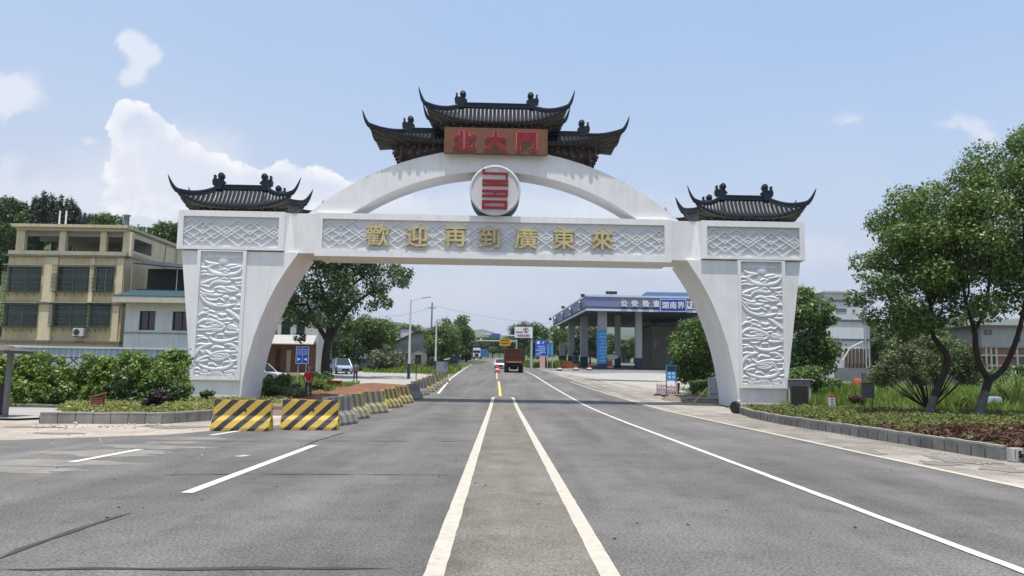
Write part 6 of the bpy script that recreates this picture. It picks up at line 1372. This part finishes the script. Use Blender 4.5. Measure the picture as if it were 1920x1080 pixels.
# striped marker post and small control box
b = G(1560,778); t = thing('marker_post','short white marker post with dark print and red top','post',b); h = P(1560,742,b.y).z; mb = MB(); mb.box(-.13,.13,-.06,.06,0,h-.08); mb.build('shaft', M_wht, t); mb = MB(); mb.box(-.1,.1,-.07,.07,h-.079,h); mb.build('red_cap', M_plr, t); mb = MB()
for i in range(5): mb.box(-.08,.08,-.066,-.061,h-.2-i*.1,h-.15-i*.1)
mb.build('printed_marks', mat('grey print',(.12,.12,.13),.6,.2,5), t)
b = gz(P(1627,785,30).x,30); t = thing('control_box','small dark grey box on two thin legs left of the kinked tree','box',b); r_ = RC(1617,719,1637,746,30); mb = MB(); mb.box(r_[0]-b.x,r_[1]-b.x,-.12,.12,r_[2],r_[3]); mb.build('cabinet', mat('dark grey steel',(.075,.07,.075),.5,.15,4), t, bevel=.01)
for x_ in (r_[0]-b.x+.05,r_[1]-b.x-.05): mb = MB(); mb.box(x_-.015,x_+.015,-.02,.02,0,r_[2]); mb.build('leg', M_iron, t)
mb = MB(); mb.box(r_[0]-b.x-.02,r_[1]-b.x+.02,-.16,.14,r_[3]+.001,r_[3]+.03); mb.build('lid', M_iron, t)
Yo = 60; b = gz(P(1608,730,Yo).x,Yo); t = thing('plastic_barrel','faded orange plastic barrel standing in the field','barrel',b); r_ = P(1608,710,Yo).z-b.z; mb = MB(); mb.lathe([(.30,0),(.33,r_*.2),(.31,r_*.5),(.33,r_*.8),(.28,r_)],16); mb.build('drum', mat('faded orange plastic',(.55,.15,.08),.6,.1,3), t, smooth=True); mb = MB(); mb.lathe([(.24,r_+.001),(.22,r_+.05)],16); mb.build('lid', mat('faded orange plastic lid',(.45,.12,.07),.6,.1,3), t)
b = gz(P(1860,752,40).x,40); mb = MB(); mb.box(-.45,.45,-.2,.2,.3,.7); o = mb.build('white_crate', mat('bluish white sheet',(.42,.50,.53),.7,.15,3), bevel=.06); o.location = b; tag(o,'bluish white plastic crate lying in the grass behind the forked tree','crate')
# kilometre stone with the number 5
b = G(1909,866); t = thing('marker_stone','pale kerb marker stone with a black number 5','marker stone',b,.12); h = .27; mb = MB(); mb.box(-.15,.12,-.02,.12,0,h); mb.build('stone', mat('pale marker stone',(.50,.49,.45),.8,.12,6,streak=.2), t, bevel=.01)
text('5', .17, .012, 'number', MATS['black lettering'], t, (.03,-.03,.15), bold=.008)
mb = MB(); mb.box(-.075,-.066,-.026,-.021,.06,.24); mb.build('painted_line', MATS['black lettering'], t)
# ============================================================ VEHICLES
def car(label, cat_, loc, rz, L_, W_, H_, paint, suv=False, plate=True):
    t = thing('parked_car' if 'parked' in label else 'moving_car', label, cat_, loc, rz); gc = .17; bh = H_*.56
    # front at -y
    pm = mat(*paint[:2], .3, .04, 2, spec=.7); gl = glassmat('car glass',(.015,.02,.025)); blk = mat('car black trim',(.015,.015,.016),.6,.1,3)
    prof = [(-L_/2,gc+.15),(-L_/2+.05,gc+.45 if suv else gc+.38),(-L_/2+.35,bh-.12),(-L_/2+L_*.26,bh),(L_/2-.55,bh+.03),(L_/2-.12,bh-.02 if not suv else bh),(L_/2,gc+.45),(L_/2-.03,gc+.12),(L_/2-.2,gc),(-L_/2+.2,gc)]
    mb = MB(); n = len(prof); ws = [.80,.86,.93,1,1,.95,.9,.86,.9,.9]; vs = [(-W_/2*w,y,z) for (y,z),w in zip(prof,ws)]+[(W_/2*w,y,z) for (y,z),w in zip(prof,ws)]
    mb.add(vs,[list(range(n)),list(range(2*n-1,n-1,-1))]+[(i,(i+1)%n,(i+1)%n+n,i+n) for i in range(n)]); body = mb.build('body', pm, t, bevel=.05, smooth=True)
    y0,y1,y2,y3 = -L_/2+L_*.27,-L_/2+L_*.42,L_/2-(L_*.13 if suv else L_*.28),L_/2-(L_*.03 if suv else L_*.12); hw = W_/2*.93; tw = W_/2*.74; zt = H_-.03; zb = bh-.02
    mb = MB(); mb.add([(-hw,y0,zb),(hw,y0,zb),(hw,y3,zb),(-hw,y3,zb),(-tw,y1,zt),(tw,y1,zt),(tw,y2,zt),(-tw,y2,zt)],[(0,1,2,3),(4,5,6,7),(0,1,5,4),(1,2,6,5),(2,3,7,6),(3,0,4,7)]); mb.build('windows', gl, t, bevel=.03)
    mb = MB(); mb.box(-tw-.02,tw+.02,y1-.03,y2+.03,zt+.001,zt+.05); 
    for s in (-1,1):
        for (ya,yb) in ((y0,y1),((y1+y2)/2,(y1+y2)/2),(y3,y2)): mb.tube([(s*hw,ya,zb),(s*(tw+.01),yb,zt+.01)],.045,5)
    mb.build('roof', pm, t)
    for s in (-1,1):
        for yy in (-L_*.31,L_*.3):
            mb = MB(); mb.lathe([(.2,-.1),(.31,-.1),(.33,-.07),(.33,.07),(.31,.1),(.2,.1)],20,(s*(W_/2-.1),yy,.33),'x'); wh = mb.build('wheel', mat('tyre rubber',(.015,.015,.016),.8,.1,5), t, smooth=True)
            mb = MB(); mb.lathe([(.02,-.105),(.2,-.095),(.21,.095),(.02,.105)],12,(s*(W_/2-.1),yy,.33),'x'); mb.build('rim', mat('alloy rim',(.35,.36,.37),.35,.1,5,metal=.8), wh)
        mb = MB(); mb.box(*sorted((s*W_*.26,s*W_*.42)),-L_/2-.01,-L_/2+.2,bh-.36,bh-.2); mb.build('headlight', mat('lamp glass',(.6,.62,.65),.15,.05,3,spec=.8), t, bevel=.02)
        mb = MB(); mb.box(*sorted((s*W_*.27,s*W_*.45)),L_/2-.12,L_/2+.012,bh-.3,bh-.14); mb.build('tail_light', mat('red lamp',(.25,.01,.01),.3,.1,3), t)
        mb = MB(); mb.box(*sorted((s*W_*.48,s*W_*.57)),y0+.25,y0+.4,bh+.02,bh+.16); mb.build('mirror', pm, t, bevel=.02)
    mb = MB(); mb.box(-W_*.22,W_*.22,-L_/2-.015,-L_/2+.1,gc+.12,gc+.38); mb.build('grille', blk, t)
    mb = MB(); mb.box(-.22,.22,L_/2-.02,L_/2+.02,gc+.3,gc+.42); mb.build('number_plate', mat('plate blue',(.03,.08,.3),.5,.05,3), t); return t
b = G(640,700.5); car('pale blue parked car facing the camera beside the big shade tree','car',b,.42,4.5,1.85,1.62,('pale blue car paint',(.30,.40,.50)),True)
b = gz(P(606,698,92).x,92); car('dark blue parked car mostly hidden behind the shade tree trunk','car',b,1.2,4.5,1.8,1.5,('dark blue car paint',(.03,.05,.14)))
b = gz(P(486,700,60).x,60); car('silver white parked car behind the left gate leg','car',b,1.35,4.6,1.8,1.48,('silver white car paint',(.55,.56,.57)))
b = gz(P(672,695,96).x,96); car('white parked car showing only its nose behind the man in grey','car',b,-1.3,4.4,1.75,1.45,('white car paint',(.68,.68,.68)))
b = gz(P(938,690,118).x,118); car('white sedan driving away just left of the red dump truck','car',b,PI*0+.02,4.6,1.8,1.5,('white sedan paint',(.70,.70,.70)))
for o in C.objects:
    if o.get('label','').startswith('white sedan'): pass
# dump truck, rear view
M_rust = mat('rusty red truck bed', (.13,.045,.038), .8, .3, 3, streak=.4, bump=.2); M_chas = mat('black chassis', (.018,.017,.016), .8, .3, 4); M_tan = mat('dusty tan beam', (.42,.27,.15), .85, .2, 4)
Yt = 96.; b = gz(P(963.5,698,Yt).x,Yt); t = thing('dump_truck','rust red dump truck seen from behind on the road','truck',b,.015)
mb = MB(); mb.box(-1.25,1.25,0,6.2,1.28,3.02); bed = mb.build('cargo_bed', M_rust, t)
mb = MB()
for i in range(7): x = -1.2+i*.4; mb.box(x-.045,x+.045,-.09,-.002,1.45,2.95)
mb.box(-1.28,1.28,-.12,-.004,2.95,3.08); mb.box(-1.28,1.28,-.12,-.004,2.2,2.28); mb.build('tailgate_rib', M_rust, bed)
mb = MB(); mb.box(-1.0,1.0,-.16,-.005,1.3,1.42); mb.build('tail_beam', M_tan, bed)
mb = MB(); mb.box(-.55,.55,.2,8.6,.75,1.27); mb.box(-1.1,1.1,.3,.5,.9,1.2); mb.build('chassis', M_chas, t)
mb = MB(); mb.lathe([(.12,-.5),(.2,-.2),(.2,.2),(.12,.5)],12,(0,1.5,.62),'x'); mb.build('axle', M_chas, t)
for s in (-1,1):
    for yy in (1.4,2.8,7.4):
        mb = MB(); 
        for k in ((.0,.30) if yy < 5 else (.0,)): mb.lathe([(.3,-.13),(.5,-.13),(.53,-.09),(.53,.09),(.5,.13),(.3,.13)],20,(s*(1.06-k),yy,.53),'x')
        mb.build('wheel', MATS['tyre rubber'], t, smooth=True)
    mb = MB(); mb.box(*sorted((s*.75,s*1.1)),.15,.3,.95,1.12); mb.build('tail_light', MATS['red lamp'], t)
    mb = MB(); mb.box(*sorted((s*.72,s*1.2)),.55,.58,.4,1.1); mb.build('mudflap', M_chas, t)
mb = MB(); mb.box(-1.2,1.2,6.5,8.6,.9,2.75); mb.build('cab', mat('truck cab red',(.25,.03,.03),.4,.1,3), t, bevel=.1)
# oncoming lorry
Yl = 236.; b = gz(P(893.5,673,Yl).x,Yl); t = thing('lorry','oncoming lorry with white cab and blue cargo box in the distance','lorry',b,.0)
mb = MB(); mb.box(-1.2,1.2,0,2.2,.6,3.55); cab = mb.build('cab', mat('white cab paint',(.66,.67,.68),.4,.05,3), t, bevel=.15)
mb = MB(); mb.box(-1.05,1.05,-.03,-.002,2.0,2.75); mb.build('windscreen', MATS['car glass'], cab)
mb = MB(); mb.box(-.6,.6,-.04,-.002,.75,1.75); mb.build('grille', MATS['car black trim'], cab)
for s in (-1,1):
    mb = MB(); mb.box(*sorted((s*.75,s*1.1)),-.04,-.002,.85,1.1); mb.build('headlight', MATS['lamp glass'], cab); mb = MB(); mb.box(*sorted((s*1.22,s*1.42)),-.1,.1,1.9,2.7); mb.build('mirror', MATS['car black trim'], cab)
    for yy in (1.,4.5,9.): mb = MB(); mb.lathe([(.3,-.15),(.52,-.12),(.52,.12),(.3,.15)],18,(s*1.05,yy,.52),'x'); mb.build('wheel', MATS['tyre rubber'], t)
mb = MB(); mb.box(-1.25,1.25,0,9,1.1,3.3); o = mb.build('cargo_box', mat('blue tarpaulin',(.04,.16,.45),.6,.1,2), t); o.location = (.0,0,0); o.location = (1.0,2.5,0); o.rotation_euler = (0,0,-.12)
mb = MB(); mb.box(-1.1,1.1,2.2,11,.6,1.08); mb.build('chassis', M_chas, t)
# blue tricycle on the left roadside
b = G(852,690); t = thing('cargo_tricycle','small dark blue three wheeled cart parked on the left roadside','tricycle',b,.3); mb = MB(); mb.box(-.6,.6,.2,1.9,.6,1.1); mb.box(-.6,.6,.2,.3,1.1,1.9); mb.build('cargo_box', mat('tricycle blue',(.02,.04,.2),.5,.1,3), t)
mb = MB(); mb.box(-.5,.5,-.9,.1,1.7,1.8); mb.tube([(-.45,-.8,.6),(-.45,-.8,1.7)],.04,6); mb.tube([(.45,-.8,.6),(.45,-.8,1.7)],.04,6); mb.build('canopy', MATS['tricycle blue'], t)
for x, y in ((0,-.9),(-.6,1.3),(.6,1.3)): mb = MB(); mb.lathe([(.15,-.06),(.3,-.05),(.3,.05),(.15,.06)],16,(x,y,.3),'x'); mb.build('wheel', MATS['tyre rubber'], t)
mb = MB(); mb.box(-.08,.08,-1.0,.3,.35,.6); mb.build('frame', M_iron, t)
# ============================================================ PEOPLE
def skin(name, verts, edges, radii, m, parent, sub=2):
    me = bpy.data.meshes.new(name); me.from_pydata(verts, edges, []); o = bpy.data.objects.new(name, me); C.objects.link(o)
    md = o.modifiers.new('s','SKIN'); md.use_smooth_shade = True; md.branch_smoothing = .3; ss = o.modifiers.new('u','SUBSURF'); ss.levels = sub; ss.render_levels = sub
    if not me.skin_vertices: 
        with bpy.context.temp_override(object=o, active_object=o): 
            try: bpy.ops.mesh.customdata_skin_add()
            except Exception: pass
    sv = me.skin_vertices[0].data
    for i, r in enumerate(radii): sv[i].radius = r if isinstance(r,tuple) else (r,r); sv[i].use_root = (i == 0)
    bpy.context.view_layer.update(); m2 = bpy.data.meshes.new_from_object(o.evaluated_get(bpy.context.evaluated_depsgraph_get())); bpy.data.objects.remove(o)
    m2.materials.clear(); m2.materials.append(m); m2.name = name; m2.polygons.foreach_set('use_smooth',[True]*len(m2.polygons)); o = bpy.data.objects.new(name, m2); C.objects.link(o); o.parent = parent; return o
M_skin = mat('skin', (.36,.20,.13), .6, .06, 9)
def person(label, loc, rz, H_, shirt, trousers, hat, hands, lean=0., stance=.11):
    t = thing('person', label, 'person', loc, rz); s = H_/1.72
    def v(x, y, z): return (x*s,y*s,z*s)
    hl, hr = hands; le = ((-.27,-.02,1.10),(.27,-.02,1.10))
    V = [v(0,0,.95),v(0,.0,1.12),v(0,0,1.32),v(0,0,1.44),v(0,-.01,1.52),v(0,-.03,1.60),v(0,-.03,1.69)]; E_ = [(0,1),(1,2),(2,3),(3,4),(4,5),(5,6)]; Rr = [(.15*s,.10*s),(.13*s,.09*s),(.15*s,.10*s),(.075*s,.06*s),.05*s,.088*s,.07*s]
    for sd_, hd, el in ((-1,hl,le[0]),(1,hr,le[1])):
        k = len(V); V += [v(sd_*.185,0,1.38),v(*el),v(*hd),v(hd[0]-sd_*.01,hd[1]-.03,hd[2]-.08)]; E_ += [(2,k),(k,k+1),(k+1,k+2),(k+2,k+3)]; Rr += [.055*s,.042*s,.03*s,(.036*s,.02*s)]
        for f in range(4): q = len(V); V += [v(hd[0]+(-.027+.018*f),hd[1]-.045,hd[2]-.145+.006*abs(f-1.5))]; E_ += [(k+3,q)]; Rr += [.009*s]
        q = len(V); V += [v(hd[0]-sd_*.045,hd[1]-.04,hd[2]-.09)]; E_ += [(k+2,q)]; Rr += [.010*s]
        k = len(V); V += [v(sd_*.09,0,.90),v(sd_*(.09+stance*.3),-.015,.50),v(sd_*(.09+stance*.5),.01,.10),v(sd_*(.09+stance*.55),-.13,.035)]; E_ += [(0,k),(k,k+1),(k+1,k+2),(k+2,k+3)]; Rr += [.085*s,.06*s,.042*s,.04*s]
    skin('body', V, E_, Rr, M_skin, t)
    # head details
    mb = MB(); mb.lathe([(.012,-.02),(.016,0),(.008,.02)],8,(0,(-.125)*s,1.585*s)); 
    for sx_ in (-1,1): mb.obox((sx_*.088*s,-.03*s,1.6*s),(.02*s,.04*s,.055*s))
    mb.build('nose_and_ears', M_skin, t); mb = MB()
    for sx_ in (-1,1): mb.lathe([(.004,-.006),(.011,0),(.004,.006)],8,(sx_*.033*s,-.112*s,1.615*s),'y')
    mb.box(-.025*s,.025*s,-.114*s,-.108*s,1.548*s,1.556*s); mb.build('eyes_and_mouth', mat('dark features',(.03,.015,.012),.5,.1,5), t)
    sm = mat(*shirt,.85,.08,6,bump=.3); tm = mat(*trousers,.85,.15,6,bump=.3)
    V = [v(0,0,.90),v(0,0,1.10),v(0,0,1.32),v(0,0,1.435)]; E_ = [(0,1),(1,2),(2,3)]; Rr = [(.175*s,.125*s),(.16*s,.115*s),(.18*s,.125*s),(.09*s,.08*s)]
    for sd_, el in ((-1,le[0]),(1,le[1])): k = len(V); V += [v(sd_*.19,0,1.385),v(sd_*.245,-.01,1.2),v(el[0],el[1],el[2]+.04)]; E_ += [(2,k),(k,k+1),(k+1,k+2)]; Rr += [.074*s,.066*s,.062*s]
    skin('shirt', V, E_, Rr, sm, t)
    V = [v(0,0,.97)]; E_ = []; Rr = [(.165*s,.12*s)]
    for sd_ in (-1,1): k = len(V); V += [v(sd_*.09,0,.88),v(sd_*(.09+stance*.3),-.015,.50),v(sd_*(.09+stance*.5),.01,.13)]; E_ += [(0,k),(k,k+1),(k+1,k+2)]; Rr += [.105*s,.078*s,.062*s]
    skin('trousers', V, E_, Rr, tm, t)
    for sd_ in (-1,1): mb = MB(); x = sd_*(.09+stance*.55)*s; mb.box(x-.045*s,x+.045*s,-.19*s,.07*s,0,.085*s); mb.build('shoe', mat('dark shoe',(.03,.028,.025),.6,.1,5), t, bevel=.025, smooth=True)
    if hat: mb = MB(); mb.lathe([(.02,1.78*s),(.085*s,1.755*s),(.1*s,1.69*s),(.1*s,1.67*s),(.17*s,1.655*s),(.17*s,1.648*s),(.09*s,1.655*s)],20,(0,-.03*s,0)); mb.build('hat', mat(*hat,.85,.1,8), t, smooth=True)
    else: mb = MB(); mb.lathe([(.01,1.735*s),(.06*s,1.72*s),(.092*s,1.66*s),(.098*s,1.60*s),(.085*s,1.56*s)],18,(0,.0,0)); mb.build('hair', mat('black hair',(.012,.01,.01),.6,.2,9), t, smooth=True)
    return t
b = G(577,748); person('person in a red shirt, dark trousers and pale hat standing behind the barriers', b, -2.6, 1.68, ('red cotton shirt',(.42,.02,.035)), ('dark blue grey trousers',(.05,.06,.075)), ('straw grey hat',(.26,.23,.19)), ((-.20,-.22,.98),(.16,-.22,1.02)))
b = G(666,714.5); person('person in a grey shirt and dark trousers standing on the forecourt by the parked car', b, 2.9, 1.66, ('grey cotton shirt',(.13,.135,.14)), ('near black trousers',(.03,.032,.038)), None, ((-.24,-.10,.90),(.24,-.10,.90)))
# wheelbarrow and plank by the red soil
M_wb = mat('orange barrow', (.20,.07,.035), .7, .2, 4)
b = G(626,728); t = thing('wheelbarrow','tipped orange wheelbarrow with pale handles on the red soil','wheelbarrow',b,.7); t.scale = (.7,.7,.7); mb = MB(); mb.add([(-.35,-.5,.25),(.35,-.5,.25),(.35,.5,.35),(-.35,.5,.35),(-.48,-.75,.75),(.48,-.75,.75),(.48,.7,.75),(-.48,.7,.75)],[(0,1,2,3),(0,1,5,4),(1,2,6,5),(2,3,7,6),(3,0,4,7)]); mb.build('tray', M_wb, t)
for s in (-1,1): mb = MB(); mb.tube([(s*.2,-.8,.25),(s*.3,.4,.42),(s*.35,1.3,.8)],.03,6); mb.build('handle', MATS['raw timber'], t)
mb = MB(); mb.lathe([(.1,-.05),(.2,-.04),(.2,.04),(.1,.05)],16,(0,-.85,.2),'x'); mb.build('wheel', MATS['tyre rubber'], t)
# stacked planks and pipe behind the gap between the barriers
b = gz(P(516,775,27).x,27)
for i in range(4):
    mb = MB(); mb.box(-1.1,1.1,-.12,.12,0,.09); o = mb.build('timber_plank', mat('weathered plank',(.36,.33,.29),.9,.15,4) if i != 2 else mat('reddish plank',(.28,.14,.09),.9,.15,4), bevel=.008); o.location = (b.x,27+.05*i,.092*i); o.rotation_euler = (0,0,.05*i); tag(o, ('lowest grey plank seen through the gap between the striped barriers','second grey plank from the ground in the gap between the striped barriers','reddish plank of the pile in the gap between the striped barriers','topmost grey plank of the pile in the gap between the striped barriers')[i],'plank')
# soil mound relief
mb = MB(); g = random.Random(33); c = G(670,738)
mb.grid([(c.x+(i/29-.5)*9,c.y+(j/29-.5)*16, zg(c.y+(j/29-.5)*16)-.05+max(0,(1-((i/29-.5)*2)**2)*(1-((j/29-.5)*2)**2))**.6*(.30+.12*math.sin(i*.9)*math.cos(j*.7))+g.uniform(-.03,.03)) for i in range(30) for j in range(30)],30,30); o = struct(mb.build('soil_mound', M_redsoil))
# ============================================================ HAZE
mb = MB(); mb.box(-5500,5500,-5400,5900,-3,420); hz_ = mb.build('haze', None or mat('haze placeholder',(1,1,1))); hz_['kind'] = 'stuff'
m = bpy.data.materials.new('haze'); m.use_nodes = True; N = m.node_tree.nodes; N.clear(); out = N.new('ShaderNodeOutputMaterial'); vol = N.new('ShaderNodeVolumePrincipled')
vol.inputs['Color'].default_value = (.82,.88,.97,1); vol.inputs['Density'].default_value = .00016; vol.inputs['Anisotropy'].default_value = .3; m.node_tree.links.new(vol.outputs[0], out.inputs['Volume']); hz_.data.materials[0] = m
